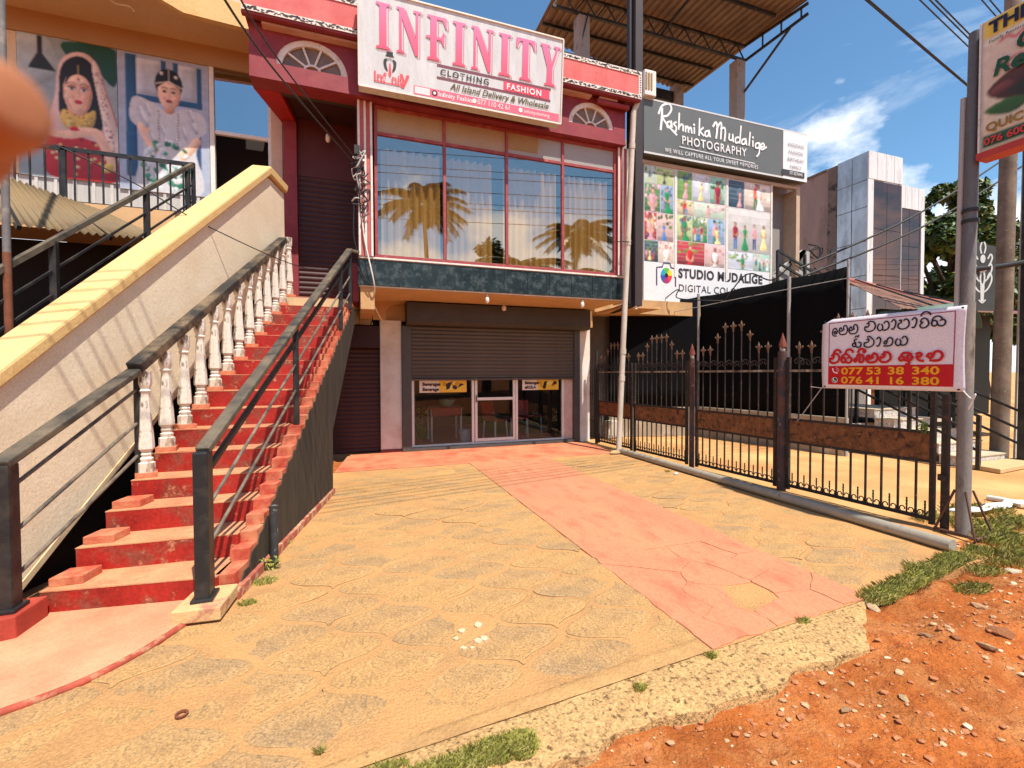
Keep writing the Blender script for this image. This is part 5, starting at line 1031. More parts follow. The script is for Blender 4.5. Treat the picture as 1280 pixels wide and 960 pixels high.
wire('rope', [BP.at(1.30, .01, 0), BP.at(1.36, -.06, 1), BP.at(1.39, -.02, 1), BP.at(1.34, -.16, 1)], .007, 'knotted white cord round the sign pole under the banner', mat=M('cord_white', (.7, .68, .68), .7), cat='rope')
# ---------------- restaurant sign pole and its hanging sign
pb = PZ(1203, 668); sgp = thing('sign_pole', 'tall grey steel sign pole carrying banner and restaurant sign, braced foot', 'pole', (pb.x, pb.y, 0))
m_pole = M('weathered_steel', (.20, .185, .17), .6, .2, 4, .15, 40, dirt=((.36, .30, .24), .3, 3, .3), dirt2=((.10, .075, .06), .2, 6), stretch=(1, 1, .4))
MB().tube([(pb.x, pb.y, -.03), (pb.x+.012, pb.y, 2.2)], .056, 16).build('lower_shaft', m_pole, sgp, smooth=40)
MB().tube([(pb.x+.012, pb.y, 2.2), (pb.x+.065, pb.y, 4.72)], .050, 16).build('upper_shaft', M('steel_blue', (.12, .125, .135), .45, .2, 4, dirt=((.24, .22, .2), .3, 4), stretch=(1, 1, .3)), sgp, smooth=40)
MB().tube([(pb.x-.0, pb.y+.075, 1.9), (pb.x+.05, pb.y+.075, 4.15)], .024, 10).build('side_tube', M('tube_pale', (.42, .40, .38), .5, .1, 3), sgp, smooth=40)
for z in (2.95, 3.05): MB().tube([(pb.x+.03, pb.y, z), (pb.x+.03, pb.y, z+.03)], .064, 14).build('clamp', m_blk, sgp, smooth=40)
m_rb = M('rebar_rust', (.12, .055, .035), .8, .3, 12)
for dx, dy in ((-.10, -.12), (-.06, .14), (.16, -.10)):
    MB().tube([(pb.x+dx*.5, pb.y+dy*.35, .42), (pb.x+dx*1.3, pb.y+dy*1.3, 0)], .010, 6).build('brace', m_rb, sgp)
for a, c in (((-.13, -.16), (.21, -.13)), ((-.13, -.16), (-.08, .18))): MB().tube([(pb.x+a[0], pb.y+a[1], .02), (pb.x+c[0], pb.y+c[1], .02)], .014, 6).build('foot_bar', m_rb, sgp)
RS = thing('restaurant_sign', 'colourful restaurant sign hanging high on the pole at the right edge', 'sign', (pb.x+.07, pb.y-.7, 3.55))
rx = pb.x+.04; ry = pb.y-.075
RP = Plane((rx-.075, ry, 3.55), (0, -1, 0), (0, 0, 1)); RH = 1.16
MB().box(rx-.075, rx+.075, ry-1.30, ry, 3.55, 3.55+RH).build('panel', M('sign_cream', (.62, .55, .42), .5, .08, 3, dirt=((.5, .42, .35), .25, 3)), RS)
MB().box(rx-.082, rx+.082, ry-1.30, ry+.01, 3.49, 3.549).build('red_trim', M('sign_red', (.45, .045, .035), .5, .1, 4), RS); MB().box(rx-.08, rx+.08, ry-.015, ry+.0, 3.55, 3.55+RH).build('edge', m_wtrim, RS)
q = Canvas(RP, .02, .01, 1.29, RH*.998, 110, 5)
q.rect(.03, .0, 1.28, RH, S(214, 200, 178)); q.rect(.03, RH*.86, 1.28, RH*.995, S(226, 196, 70)); q.rect(.03, RH*.80, 1.28, RH*.845, S(226, 222, 205)); q.rect(.03, RH*.52, 1.28, RH*.80, S(214, 196, 180))
for i in range(14):
    x_ = rnd.uniform(.04, .9); y_ = RH*rnd.uniform(.58, .80); q.line([(x_, y_), (x_+.05, y_+.02), (x_+.10, y_-.02), (x_+.16, y_+.02)], .018, S(205, 60, 80))
q.blob([(.06, RH*.45), (.25, RH*.55), (.55, RH*.54), (.9, RH*.46), (.8, RH*.30), (.45, RH*.26), (.18, RH*.34)], S(70, 40, 34)); q.blob([(.20, RH*.40), (.40, RH*.46), (.55, RH*.36), (.35, RH*.30)], S(40, 38, 30)); q.blob([(.35, RH*.42), (.6, RH*.44), (.85, RH*.35), (.5, RH*.28)], S(150, 70, 60)); q.blob([(.04, RH*.30), (.2, RH*.34), (.35, RH*.28), (.22, RH*.22)], S(48, 92, 40)); q.blob([(.08, RH*.44), (.18, RH*.48), (.24, RH*.43), (.12, RH*.40)], S(110, 60, 55))
q.rect(.03, RH*.02, 1.28, RH*.115, S(30, 82, 55)); q.build('graphics', RS)
text(RP, .07, RH*.88, .15, 'THE', S(24, 30, 66), RS, l=12, bold=.006); text(RP, .07, RH*.81, .04, 'Family Restaurant', S(60, 60, 60), RS, l=12); text(RP, .24, RH*.66, .21, 'Ch', S(24, 70, 52), RS, l=16, bold=.006, shear=.2); text(RP, .10, RH*.54, .19, 'Res', S(22, 84, 56), RS, l=16, bold=.006, shear=.2)
text(RP, .06, RH*.14, .10, 'QUICK', S(150, 120, 50), RS, l=12, bold=.003); text(RP, .05, RH*.04, .085, '076 600 33 0', S(210, 60, 60), RS, l=12, bold=.002)
# ---------------- concrete utility pole, dark steel post, dark emblem banner
t = thing('utility_pole', 'mottled concrete utility pole right of the hanging banner', 'pole', (10.95, 4.83, 0))
MB().tube([(10.78, 4.76, -.1), (10.95, 4.76, 9.5)], [.125, .105], 14).build('shaft', M('pole_concrete', (.24, .18, .14), .9, .3, 3, .5, 30, dirt=((.12, .085, .065), .3, 4, .3), dirt2=((.40, .33, .26), .15, 8)), t, smooth=40)
MB().bar((10.93, 4.62, 0), (11.08, 4.62, 9.0), .035, .03).build('conduit', M('conduit', (.5, .46, .42), .6), t)
t = thing('steel_post', 'thick black steel post at the right edge of the view', 'post', (10.62, 4.36, 0)); MB().box(10.56, 10.74, 4.28, 4.44, 0, 7).build('shaft', m_blk, t); MB().box(10.50, 10.80, 4.21, 4.51, 0, .06).build('base_plate', m_blk, t)
p0 = PX(1207, 340, 8.9); t = thing('emblem_banner', 'dark grey banner with white ornate emblem between the two poles', 'banner', PX(1212, 385, 9.6))
E0, E1 = PX(1211, 388, 9.6), PX(1243, 392, 9.9); er = (E1-E0); er.z = 0; EP = Plane(E0, er, (0, 0, 1)); EW = er.length; EHt = (PX(1211, 300, 9.6)-E0).length
b = MB(); b.poly([EP.at(0, 0, 0), EP.at(EW, -.02, 0), EP.at(EW, EHt*.88, 0), EP.at(0, EHt, 0)]); o = b.build('cloth', M('banner_grey', (.06, .068, .066), .6, .15, 3), t); md = o.modifiers.new('solid', 'SOLIDIFY'); md.thickness = .01; md.offset = -1
q = Print(EP); wc = S(215, 222, 222); cx = EW*.5
for s_ in (-1, 1):
    for k in range(3): q.line([(cx+s_*.02, EHt*(.25+.14*k)), (cx+s_*EW*.22, EHt*(.30+.15*k)), (cx+s_*EW*.36, EHt*(.42+.15*k)), (cx+s_*EW*.30, EHt*(.52+.13*k)), (cx+s_*EW*.20, EHt*(.46+.13*k))], .022, wc)
    q.line([(cx+s_*.02, EHt*.80), (cx+s_*EW*.10, EHt*.88), (cx+s_*EW*.05, EHt*.95)], .02, wc)
q.ell(cx, EHt*.45, EW*.11, EHt*.14, wc); q.ell(cx, EHt*.45, EW*.05, EHt*.08, S(60, 66, 66)); q.poly([(cx-.03, EHt*.34), (cx+.03, EHt*.34), (cx+.02, EHt*.12), (cx-.02, EHt*.12)], wc); q.ell(cx, EHt*.72, EW*.10, EHt*.06, wc); q.line([(cx-EW*.12, EHt*.14), (cx, EHt*.10), (cx+EW*.12, EHt*.14)], .02, wc)
q.build('emblem', t)
a, c = PX(1202, 338, 9.4), PX(1290, 326, 10.6); wire('cable_bundle', [a, a.lerp(c, .5)+V((0, 0, -.02)), c], .045, 'thick black cable bundle crossing in front of the grey emblem banner')
# ================================================================== photography studio next door
stu = thing('studio_building', 'grey photography studio block behind the black net fence', 'building', (8.5, 10, 0))
YT = 9.3
m_stg = M('studio_grey', (.30, .28, .27), .9, .08, 2, dirt=((.22, .2, .19), .25, 2, .4)); m_beige = M('beige_frame', (.52, .38, .26), .6, .1, 5)
box('slab', stu, m_tan, 5.2, 11.6, YT-.1, 14, 2.95, 3.28)
box('lower_wall', stu, M('studio_lower', (.10, .085, .075), .9), 5.3, 12.5, YT+.6, YT+.8, 0, 2.95)
box('wall', stu, m_stg, 10.35, 11.55, YT+.35, YT+.45, 3.28, 6.75); box('wall', stu, m_stg, 5.3, 10.35, YT+.5, YT+.6, 3.28, 6.75); box('terrace_slab', stu, m_stg, 5.2, 11.6, YT-.02, 14, 6.75, 7.0)
box('frame', stu, m_beige, 6.45, 11.55, YT-.05, YT+.02, 6.52, 6.60); box('frame', stu, m_beige, 11.42, 11.55, YT-.05, YT+.4, 3.28, 6.52)
wn = box('window', stu, m_dkgrey, 10.62, 11.0, YT+.325, YT+.349, 5.32, 5.62)
for a in (10.64, 10.82): box('pane', wn, GLASS('small_glass', (.2, .22, .25), .2, 1.6), a, a+.16, YT+.31, YT+.324, 5.34, 5.60)
# signboard
A = PY(805, 187.3, 9.1); Bp = PY(1008.5, 231.2, 9.1)
SPX0, SPX1 = A.x, Bp.x; SW_ = SPX1-SPX0; Z0s = .5*(A.z+Bp.z); SH_ = 7.99-Z0s-.04
SP = Plane((SPX0, 9.1, Z0s), (1, 0, 0), (0, 0, 1)); ss = thing('studio_sign', 'grey and white photography sign board with handwritten style lettering', 'sign', (SPX0, 9.1, Z0s))
MB().box(SPX0, SPX1, 9.1, 9.28, Z0s, Z0s+SH_).build('panel', M('sign_grey', (.125, .135, .135), .5, .05, 2), ss)
q = Print(SP); q.rect(SW_*.833, .0, SW_, SH_, S(226, 226, 230), 0); q.rect(0, 0, SW_*.833, .045, S(205, 205, 205), 0); q.rect(0, SH_-.035, SW_, SH_, S(205, 205, 205), 1)
u = SW_/1000.0
def PT(px_, py_):
    p = PY(px_/5.818+800, py_/5.818+110, 9.1); return (p.x-SPX0, p.z-Z0s)
def pen(seq, wd=.045): q.line([PT(*p) for p in seq], wd, S(232, 232, 232), None, 5)
pen([(160, 150), (158, 220), (150, 300)], .06); pen([(135, 185), (160, 130), (210, 115), (228, 155), (200, 200), (165, 212), (200, 270), (265, 340)], .05)
pen([(222, 245), (200, 250), (198, 285), (222, 280), (226, 240), (232, 285)]); pen([(262, 248), (244, 262), (262, 285), (258, 318), (240, 312)]); pen([(285, 185), (280, 300)]); pen([(281, 285), (300, 265), (312, 275), (312, 312)]); pen([(330, 278), (330, 318)]); pen([(331, 295), (346, 280), (352, 322)]); pen([(354, 300), (368, 288), (376, 328)]); pen([(393, 290), (394, 330)]); q.ell(*PT(392, 268), .03, .03, S(232, 232, 232))
pen([(432, 225), (428, 345)]); pen([(430, 315), (458, 290)]); pen([(432, 315), (462, 348)]); pen([(496, 312), (474, 320), (474, 350), (494, 348), (500, 310), (508, 356)])
pen([(530, 280), (550, 250), (560, 290), (552, 365)], .055); pen([(556, 300), (575, 262), (590, 262), (585, 370)], .05); pen([(587, 300), (610, 290), (618, 320), (612, 385)], .05)
pen([(648, 335), (646, 375), (668, 378), (672, 340)]); pen([(672, 340), (676, 392)]); pen([(715, 360), (694, 366), (692, 398), (714, 396)]); pen([(732, 280), (722, 402)]); pen([(762, 372), (740, 380), (740, 408), (760, 404), (766, 370), (772, 414)]); pen([(798, 325), (790, 418)]); pen([(818, 385), (818, 425)]); q.ell(*PT(818, 362), .03, .03, S(232, 232, 232))
pen([(862, 402), (840, 408), (838, 436), (860, 434), (866, 398), (864, 470), (846, 500)]); pen([(874, 432), (900, 424), (892, 404), (874, 420), (882, 450), (915, 432)])
q.line([PT(285, 428), PT(830, 550)], .02, S(220, 220, 220)); p = PT(1030, 612); p2 = PT(1192, 660); q.rect(p[0], p2[1], p2[0], p2[1]+.15, S(60, 62, 64)); q.build('graphics', ss)
p = PT(300, 402); text(SP, p[0], p[1]-.02, .285, 'PHOTOGRAPHY', S(228, 228, 228), ss, l=14, bold=.003, space=1.16, sx=.86)
p = PT(178, 455); text(SP, p[0], p[1]-.03, .135, 'WE WILL CAPTURE ALL YOUR SWEET MEMORIES', S(218, 218, 218), ss, l=14, bold=.001, space=1.24, sx=.80)
for i, wd_ in enumerate(('WEDDING', 'FASHION', 'BIRTHDAY', 'FAMILY', 'EVENT')): text(SP, SW_*.917, SH_-.42-.19*i, .13, wd_, S(120, 120, 124), ss, l=14, align='CENTER', space=1.15, sx=.85)
text(SP, SW_*.918, p2[1]+.035, .12, '077 8570440', S(225, 225, 225), ss, l=20, align='CENTER', sx=.75)
# picture wall: three tall panels of photographs over a white name strip
PA, PB_ = PY(805, 198, YT-.02), PY(963, 235, YT-.02); PX0, PX1 = PA.x, PB_.x
cw = thing('photo_panel', 'tall collage panel of portrait photographs with the white studio name strip', 'sign', (PX0, YT-.02, 3.25))
MB().box(PX0, PX1, YT-.02, YT+.03, 3.2, 6.52).build('sheet', FLAT(S(222, 222, 226)), cw)
CP = Plane((PX0, YT-.02, 3.2), (1, 0, 0), (0, 0, 1)); CW_ = PX1-PX0; zc = 1.02
def cx_of(px_): return PY(px_, 300, YT-.02).x-PX0
cols = [(cx_of(805), cx_of(842)), (cx_of(846), cx_of(906)), (cx_of(910), cx_of(963))]
pal = [S(205, 225, 205), S(225, 190, 185), S(160, 210, 190), S(150, 180, 215), S(120, 165, 80), S(200, 215, 150), S(60, 90, 110), S(230, 205, 175), S(190, 60, 70), S(215, 220, 235), S(90, 140, 90), S(235, 215, 200)]
cl_ = [S(150, 25, 50), S(235, 235, 235), S(60, 80, 140), S(30, 140, 80), S(225, 90, 70), S(60, 60, 66), S(215, 160, 170), S(70, 130, 200), S(200, 30, 45), S(240, 220, 150)]
def photo(x0, x1, z0, z1, k):
    """One printed photograph: graded backdrop, foliage or flowers, then a close-up, a couple, a full figure or a small group."""
    r = random.Random(k*13+5); q = Canvas(CP, x0, z0, x1, z1, 62, k+1); w_, h_ = x1-x0, z1-z0; bgc = pal[(k*5) % len(pal)] if w_*h_ < 1.0 else S(206, 202, 200)
    mul = lambda c, f: tuple(min(1, max(.004, v*f)) for v in c)
    for i in range(6): q.rect(x0, z0+h_*i/6, x1, z0+h_*(i+1)/6, mul(bgc, .62+.10*i+r.uniform(-.04, .04)), 1)
    def inn(cx, cy, rx, ry, col, l, rot=0): q.ell(min(x1-rx, max(x0+rx, cx)), min(z1-ry, max(z0+ry, cy)), rx, ry, col, l, 9, rot=0)
    tint = (S(70, 110, 50), S(120, 150, 70), S(215, 170, 180), S(90, 110, 130), S(235, 225, 210))[k % 5]
    for i in range(16 if w_*h_ < 1.0 else 0): s_ = r.uniform(.03, .10); inn(x0+w_*r.random(), z0+h_*r.uniform(.45, 1), w_*s_, h_*s_*.8, mul(tint, r.uniform(.5, 1.5)), 2+i*.05)
    q.poly([(x0, z0), (x1, z0), (x1, z0+h_*r.uniform(.1, .2)), (x0, z0+h_*r.uniform(.1, .2))], mul(bgc, r.uniform(.35, .8)), 2.9)
    SKN = (S(222, 172, 146), S(196, 140, 112), S(170, 112, 86)); kind = r.choice(('close', 'couple', 'full', 'full', 'group', 'couple')) if w_ > h_*.45 else r.choice(('close', 'full'))
    def person(cx, base, ht, cc, l, lean=0, dress=0):
        sk_ = SKN[r.randrange(3)]; pw = ht*.105; X = lambda f, z: min(x1-.002, max(x0+.002, cx+f*pw+lean*z*ht)); Zz = lambda f: min(z1-.002, max(z0+.002, base+ht*f)); P = lambda f, z: (X(f, z), Zz(z))
        if dress: q.blob([P(-1.7, 0), P(-.7, .35), P(-.6, .55), P(-1.0, .78), P(0, .84), P(1.0, .78), P(.6, .55), P(.7, .35), P(1.7, 0)], cc, l)
        else:
            leg = cl_[r.randrange(10)]; q.poly([P(-.8, 0), P(-.75, .5), P(.75, .5), P(.8, 0), P(.25, 0), P(.05, .38), P(-.2, 0)], mul(leg, .7), l); q.blob([P(-.9, .45), P(-1.15, .72), P(-.5, .83), P(.5, .83), P(1.15, .72), P(.9, .45)], cc, l+.2)
        q.blob([P(-1.1, .72), P(-1.35, .55), P(-.3, .50), P(-.2, .54), P(-.95, .60)], sk_, l+.3); q.blob([P(1.1, .72), P(1.3, .52), P(.2, .46+r.uniform(0, .1)), P(.3, .54), P(.85, .60)], mul(sk_, .85), l+.35)
        for i in range(5): inn(X(r.uniform(-.6, .6), .6), Zz(r.uniform(.1, .75)), pw*.22, ht*.03, mul(cc, r.choice((.55, .7, 1.35))), l+.4)
        q.ell(X(0, .92), Zz(.925), pw*.62, ht*.068, S(28, 20, 20), l+.5, 10); q.ell(X(.08, .90), Zz(.905), pw*.48, ht*.058, sk_, l+.6, 10); q.ell(X(.22, .90), Zz(.895), pw*.26, ht*.045, mul(sk_, .82), l+.65, 8)
    if kind == 'close': person(x0+w_*r.uniform(.4, .6), z0-h_*.55, h_*1.42, cl_[(k*3) % 10], 4, 0, r.random() < .5)
    elif kind == 'couple':
        person(x0+w_*.40, z0-h_*r.uniform(.0, .35), h_*r.uniform(.95, 1.22), cl_[(k*7+1) % 10], 4, .06); person(x0+w_*.60, z0-h_*r.uniform(.0, .35), h_*r.uniform(.85, 1.1), cl_[(k*3+4) % 10], 6, -.10, 1)
    elif kind == 'full': person(x0+w_*r.uniform(.3, .7), z0+h_*.04, h_*r.uniform(.6, .85), cl_[(k*3+2) % 10], 4, r.uniform(-.1, .1), r.random() < .6)
    else:
        for j in range(4): person(x0+w_*(.16+.225*j), z0+h_*r.uniform(.03, .10), h_*r.uniform(.5, .66), cl_[(k+j*3) % 10], 4+j, 0, j % 2)
    return q.build('photo', cw)
k = 0; ztop = 3.30
layout = [[(2, 5, .16), (2, 6, .26), (2, 5, .26), (2, 5, .20)], [(3, 4, .26), (2, 1, .14), (3, 0, .24), (2, 0, .22)], [(2, 2, .30), (1, 2, .48), (2, 3, .20)]]
for ci, (x0, x1) in enumerate(cols):
    tot = sum(l_[2] for l_ in layout[ci]); z = ztop
    for n_, s_, hh in layout[ci]:
        h_ = (ztop-zc)*hh/tot
        cuts = [0]+sorted(random.Random(k+3).uniform(.3, .7) if n_ == 2 else (i+1)/n_+random.Random(k+i).uniform(-.05, .05) for i in range(n_-1))+[1]
        for a, c in zip(cuts[:-1], cuts[1:]): photo(x0+(x1-x0)*a+.008, x0+(x1-x0)*c-.008, z-h_+.008, z-.008, k); k += 1
        z -= h_
for x in (cx_of(844), cx_of(908)): box('joint', cw, m_wtrim, PX0+x-.03, PX0+x+.03, YT-.035, YT-.021, 3.9, 6.52)
box('end_trim', cw, m_wtrim, PX1+.002, PX1+.06, YT-.04, YT+.04, 3.2, 6.52)
q = Print(CP); cxx = cx_of(833); zz = .72
for pts in ([(-.28, -.24), (-.28, .18), (-.12, .20), (-.08, .30), (.10, .30), (.14, .20), (.27, .18), (.27, -.24)],): q.line([(cxx+p[0], zz+p[1]) for p in pts], .035, S(70, 62, 100), 3, 1)
for i, c_ in enumerate((S(235, 205, 40), S(90, 180, 70), S(40, 160, 190), S(60, 80, 170), S(170, 40, 110), S(225, 60, 60))): a_ = i*math.pi/3; q.poly([(cxx, zz)]+[(cxx+.165*math.cos(a_+t_*math.pi/15), zz+.185*math.sin(a_+t_*math.pi/15)) for t_ in range(6)], c_, 4)
q.ell(cxx, zz, .05, .055, S(30, 30, 35), 6); q.build('camera_logo', cw)
text(CP, cx_of(848), .70, .31, 'STUDIO MUDALIGE', S(52, 50, 56), cw, l=3, bold=.012, space=1.1, sx=.92); text(CP, cx_of(848), .36, .25, 'DIGITAL COLOUR LAB', S(62, 60, 66), cw, l=3, space=1.08, bold=.001)
# dark steel column in front, air-conditioner grille, roof over the terrace
t = thing('steel_column', 'dark brown steel column between the two shops reaching above the roof', 'column', (5.35, 7.62, 2.85))
cA, cB = PY(794, 383, 7.6), PY(804, 383, 7.6)
MB().box(cA.x, cB.x-.02, 7.6, 7.78, 2.86, 9.9).build('shaft', M('brown_steel', (.045, .032, .032), .5, .15, 3), t, bevel=.006); MB().box(cA.x-.07, cA.x-.002, 7.70, 7.80, 2.9, 9.9).build('web', M('brown_steel2', (.02, .018, .02), .6), t)
MB().tube([(cA.x+.05, 7.65, 2.86), (cA.x+.05, 7.65, 2.80)], .03, 8).build('lamp', m_wtrim, t)
MB().bar((cA.x, 7.7, 2.9), (5.6, 9.3, 2.96), .12, .10).build('bracket', m_blk, t)
box('awning_strip', stu, m_tan, 5.25, 6.15, 8.1, 9.2, 2.90, 2.949)
t = thing('air_vent', 'white framed vent panel beside the steel column at roof level', 'vent', (5.9, 9.0, 7.95))
pa, pb_ = PY(806, 115, 9.0), PY(816, 88, 9.0); MB().box(pa.x, pb_.x+.1, 9.0, 9.2, pa.z-.05, pb_.z).build('case', m_wtrim, t, bevel=.02)
for i in range(3): MB().box(pa.x+.02+.07*i, pa.x+.06+.07*i, 8.985, 8.999, pa.z+.08, pb_.z-.08).build('slot', m_kraft if False else M('kraft', (.34, .23, .12)), t)
rf = thing('terrace_roof', 'corrugated metal roof on concrete posts above the studio terrace', 'roof', (8.5, 11.2, 7))
ZR0, YQ, XL, XRr = 11.62, 11.06, 5.2, 11.45
rows = []; n = 240
for y, z in ((9.24, ZR0+.10), (13.4, ZR0+.02)): rows.append([(XL+(XRr-XL)*i/n+(.42 if y < 10 else 0)*(i/n), y+(.0 if y < 10 else .3*(i/n)-.5*(1-i/n)), z+.05*(1 if (i % 8) < 4 else 0)) for i in range(n+1)])
b = MB(); b.grid(rows); o = b.build('sheeting', M('tin_underside', (.23, .17, .115), .6, .12, 2, dirt=((.13, .09, .06), .35, 1.5, .4)), rf); md = o.modifiers.new('solid', 'SOLIDIFY'); md.thickness = .006
for y in (9.9, 12.3, 13.2): MB().bar((XL+.05, y, ZR0), (XRr-.1, y, ZR0), .05, .09).build('purlin', m_blk, rf)
tz = ZR0-.06
for z in (tz, tz-.43): MB().bar((XL-.2, YQ, z), (XRr+.02, YQ, z), .07, .07).build('truss_chord', m_blk, rf)
for i in range(20): x = XL-.2+.322*i; MB().bar((x, YQ, tz if i % 2 else tz-.43), (x+.322, YQ, tz-.43 if i % 2 else tz), .03, .03).build('truss_web', m_blk, rf)
for z0, z1 in ((tz+.08, tz+.02), (tz-.2, tz-.43)): MB().bar((XRr+.40, 9.3, z0), (XRr+.02, YQ, z1), .06, .06).build('eave_chord', m_blk, rf)
for f_ in (.1, .4, .7): MB().bar((XRr+.40-.38*f_, 9.3+(YQ-9.3)*f_, tz-.22-.2*f_), (XRr+.40-.38*f_, 9.3+(YQ-9.3)*f_, tz+.06), .035, .035).build('eave_web', m_blk, rf)
MB().bar((XRr+.3, 9.7, tz-.25), (XRr-.05, YQ-.05, 10.15), .05, .05).build('strut', m_blk, rf); MB().bar((XL+.82, YQ-.06, tz-.4), (XL+.62, YQ, 10.3), .035, .035).build('strut', m_blk, rf); MB().bar((8.6, 9.4, tz+.08), (8.4, YQ, tz-.35), .05, .05).build('strut', m_blk, rf)
m_cpost = M('post_concrete', (.30, .27, .24), .9, .15, 3, .4, 30, dirt=((.2, .17, .14), .3, 3))
for x in (XL+.72, XRr-.16): MB().box(x-.165, x+.165, YQ-.03, YQ+.28, 6.98, tz-.45).build('post', m_cpost, rf, bevel=.01)
box('back_beam', rf, m_blk, 7.2, 10.9, 13.3, 13.4, ZR0-.65, ZR0-.3); MB().box(10.6, 10.95, 13.2, 13.5, 7.0, ZR0-.06).build('post', m_cpost, rf)
# ================================================================== yard: low wall, black shade-net fence
nf = thing('net_fence', 'tall black shade net stretched on pale posts above a low wall behind the gates', 'fence', (8.3, 7.5, 0))
N0, N1, N2 = V((8.62, 5.92, 0)), V((8.12, 9.15, 0)), V((5.9, 9.75, 0))
m_net = M('shade_net', (.006, .006, .007), .9, .2, 20, spec=.05)
for a, c, za, zc_ in ((N0, N1, 3.50, 3.44), (N1, N2, 3.44, 3.20)):
    b = MB(); K = 26
    rows = [[a.lerp(c, i/K)+V((0, 0, (zb_+((za+(zc_-za)*i/K)-zb_)*j/6-(.035*math.sin(i/K*math.pi*3)**2 if j == 6 else 0))))+V((.02*math.sin(i*1.1+j), 0, 0)) for i in range(K+1)] for j in range(7) for zb_ in (.72,)]
    b.grid(rows); o = b.build('net', m_net, nf, smooth=True); md = o.modifiers.new('solid', 'SOLIDIFY'); md.thickness = .006
    d = (c-a).normalized(); nn_ = V((-d.y, d.x, 0))
    MB().prism([a-nn_*.08, c-nn_*.08, c+nn_*.08, a+nn_*.08], (0, 0, .70)).build('low_wall', M('low_wall', (.36, .29, .21), .9, .15, 2, dirt=((.5, .44, .36), .3, 2)), nf)
m_npost = M('net_post', (.34, .33, .32), .6, .1, 4)
for P_, z in ((N0, 3.62), (PX(985, 560, 8.46), 3.5), (PX(873, 540, 8.12), 3.5)): MB().tube([(P_.x-.05, P_.y-.03, 0), (P_.x-.05, P_.y-.03, z)], .035 if z < 3.6 else .022, 8).build('post', m_npost, nf, smooth=True)
MB().tube(smoothpts([PX(740, 405, 6.6), PX(830, 392, 7.3), PX(930, 372, 7.9), PX(1058, 348, 8.4)], 6), .008, 5).build('stay_wire', M('wire_grey', (.3, .3, .3), .5), nf)
# cables by the net's top
wire('loose_cable', [PX(905, 378, 7.9), PX(925, 350, 7.9), PX(940, 342, 8.0), PX(965, 350, 8.0), PX(990, 330, 8.1)], .014, 'looping black cable above the net in front of the studio name strip')
wire('loose_cable', [PX(822, 382, 7.2), PX(838, 368, 7.2), PX(848, 362, 7.3), PX(846, 372, 7.3), PX(870, 375, 7.4), PX(905, 376, 7.8)], .013, 'thin cable looping below the camera logo')
# outside stair rail of the studio
t = thing('stair_railing', 'black stair railing and white panel behind the top of the net fence', 'railing', PX(985, 350, 10.5))
yq = 9.2
MB().poly([PY(965, 345, 9.4), PY(1004, 312, 9.4), PY(1012, 315, 9.4), PY(1012, 360, 9.4), PY(965, 375, 9.4)]).prism([PY(965, 345, 9.4), PY(1004, 312, 9.4), PY(1012, 315, 9.4), PY(1012, 372, 9.4), PY(965, 385, 9.4)], (0, .1, 0)).build('parapet', M('parapet_grey', (.42, .41, .40), .9), t)
for y0, y1 in ((313, 352), (328, 366)): MB().bar(PY(972, y0, 9.2), PY(1035, y1, 9.2), .05, .05).build('rail', m_blk, t)
for x_, y0 in ((972, 313), (1006, 318)): MB().bar(PY(x_, y0, 9.2), PY(x_, 375, 9.2), .06, .06).build('post', m_blk, t)
r = random.Random(4)
for i in range(6): c0 = PY(r.uniform(1012, 1040), r.uniform(312, 345), 9.6); MB().tube(smoothpts([c0+V((r.uniform(-.35, .35), 0, r.uniform(-.25, .25))) for k_ in range(5)], 5), .022, 5).build('cable', M('cable_black', (.015, .015, .016)), t)
# rubble and a concrete block in the yard behind the gates
for i, (px_, py_, w_, h_, lb) in enumerate(((772, 548, .5, .42, 'pale concrete block in the yard behind the gate beside the shop'), (800, 544, .35, .75, 'leaning grey board in the yard behind the downpipe'))):
    p = PZ(px_, py_); o = MB().hexa([p+V((-w_/2, 0, 0)), p+V((w_/2, .1, 0)), p+V((w_/2, .35, 0)), p+V((-w_/2, .3, 0)), p+V((-w_/2+.05, .05, h_)), p+V((w_/2-.1, .12, h_*.9)), p+V((w_/2-.1, .35, h_)), p+V((-w_/2+.03, .3, h_*.95))]).build('concrete_block' if i == 0 else 'leaning_board', M('block_grey', (.45, .40, .34), .9, .15, 4, dirt=((.3, .24, .18), .3, 4)), bevel=.015); tag(o, lb, 'block' if i == 0 else 'board')
# ================================================================== restaurant beyond the yard
rest = thing('restaurant', 'dark green restaurant front under a brown sheet roof behind the banner', 'building', (11.5, 7, 0))
m_dg = M('dark_green', (.006, .015, .012), .6, .2, 2)
box('front_wall', rest, m_dg, 8.75, 10.6, 7.9, 8.0, .15, 2.9); box('plinth', rest, M('plinth_dark', (.03, .028, .026), .9), 8.75, 12.8, 6.15, 8.0, -.02, .55)
box('side_wall', rest, m_dg, 10.6, 14.5, 6.6, 6.7, .55, 2.9)
for x in (8.8, 9.4, 10.0, 10.6, 11.4): box('panel_joint', rest, M('joint_black', (.008, .01, .01), .7), x, x+.05, 6.12 if x > 10.5 else 7.86, 6.16 if x > 10.5 else 7.9, .55, 2.7)
box('plinth_edge', rest, M('plinth_pale', (.55, .48, .40), .8), 8.72, 12.8, 6.10, 6.149, .50, .56)
for x in (9.0, 12.4): box('post', rest, m_blk, x, x+.1, 6.2, 6.3, .55, 3.0)
rows = []
R0, R1, R2, R3 = PY(1055, 350, 8.2), PY(1215, 388, 8.2), V((15.5, 5.2, 2.72)), V((9.6, 5.6, 2.72))
n = 90; rows = [[R0.lerp(R1, i/n)+V((0, 0, .010*(i % 2))) for i in range(n+1)], [R3.lerp(R2, i/n)+V((0, 0, .010*(i % 2))) for i in range(n+1)]]
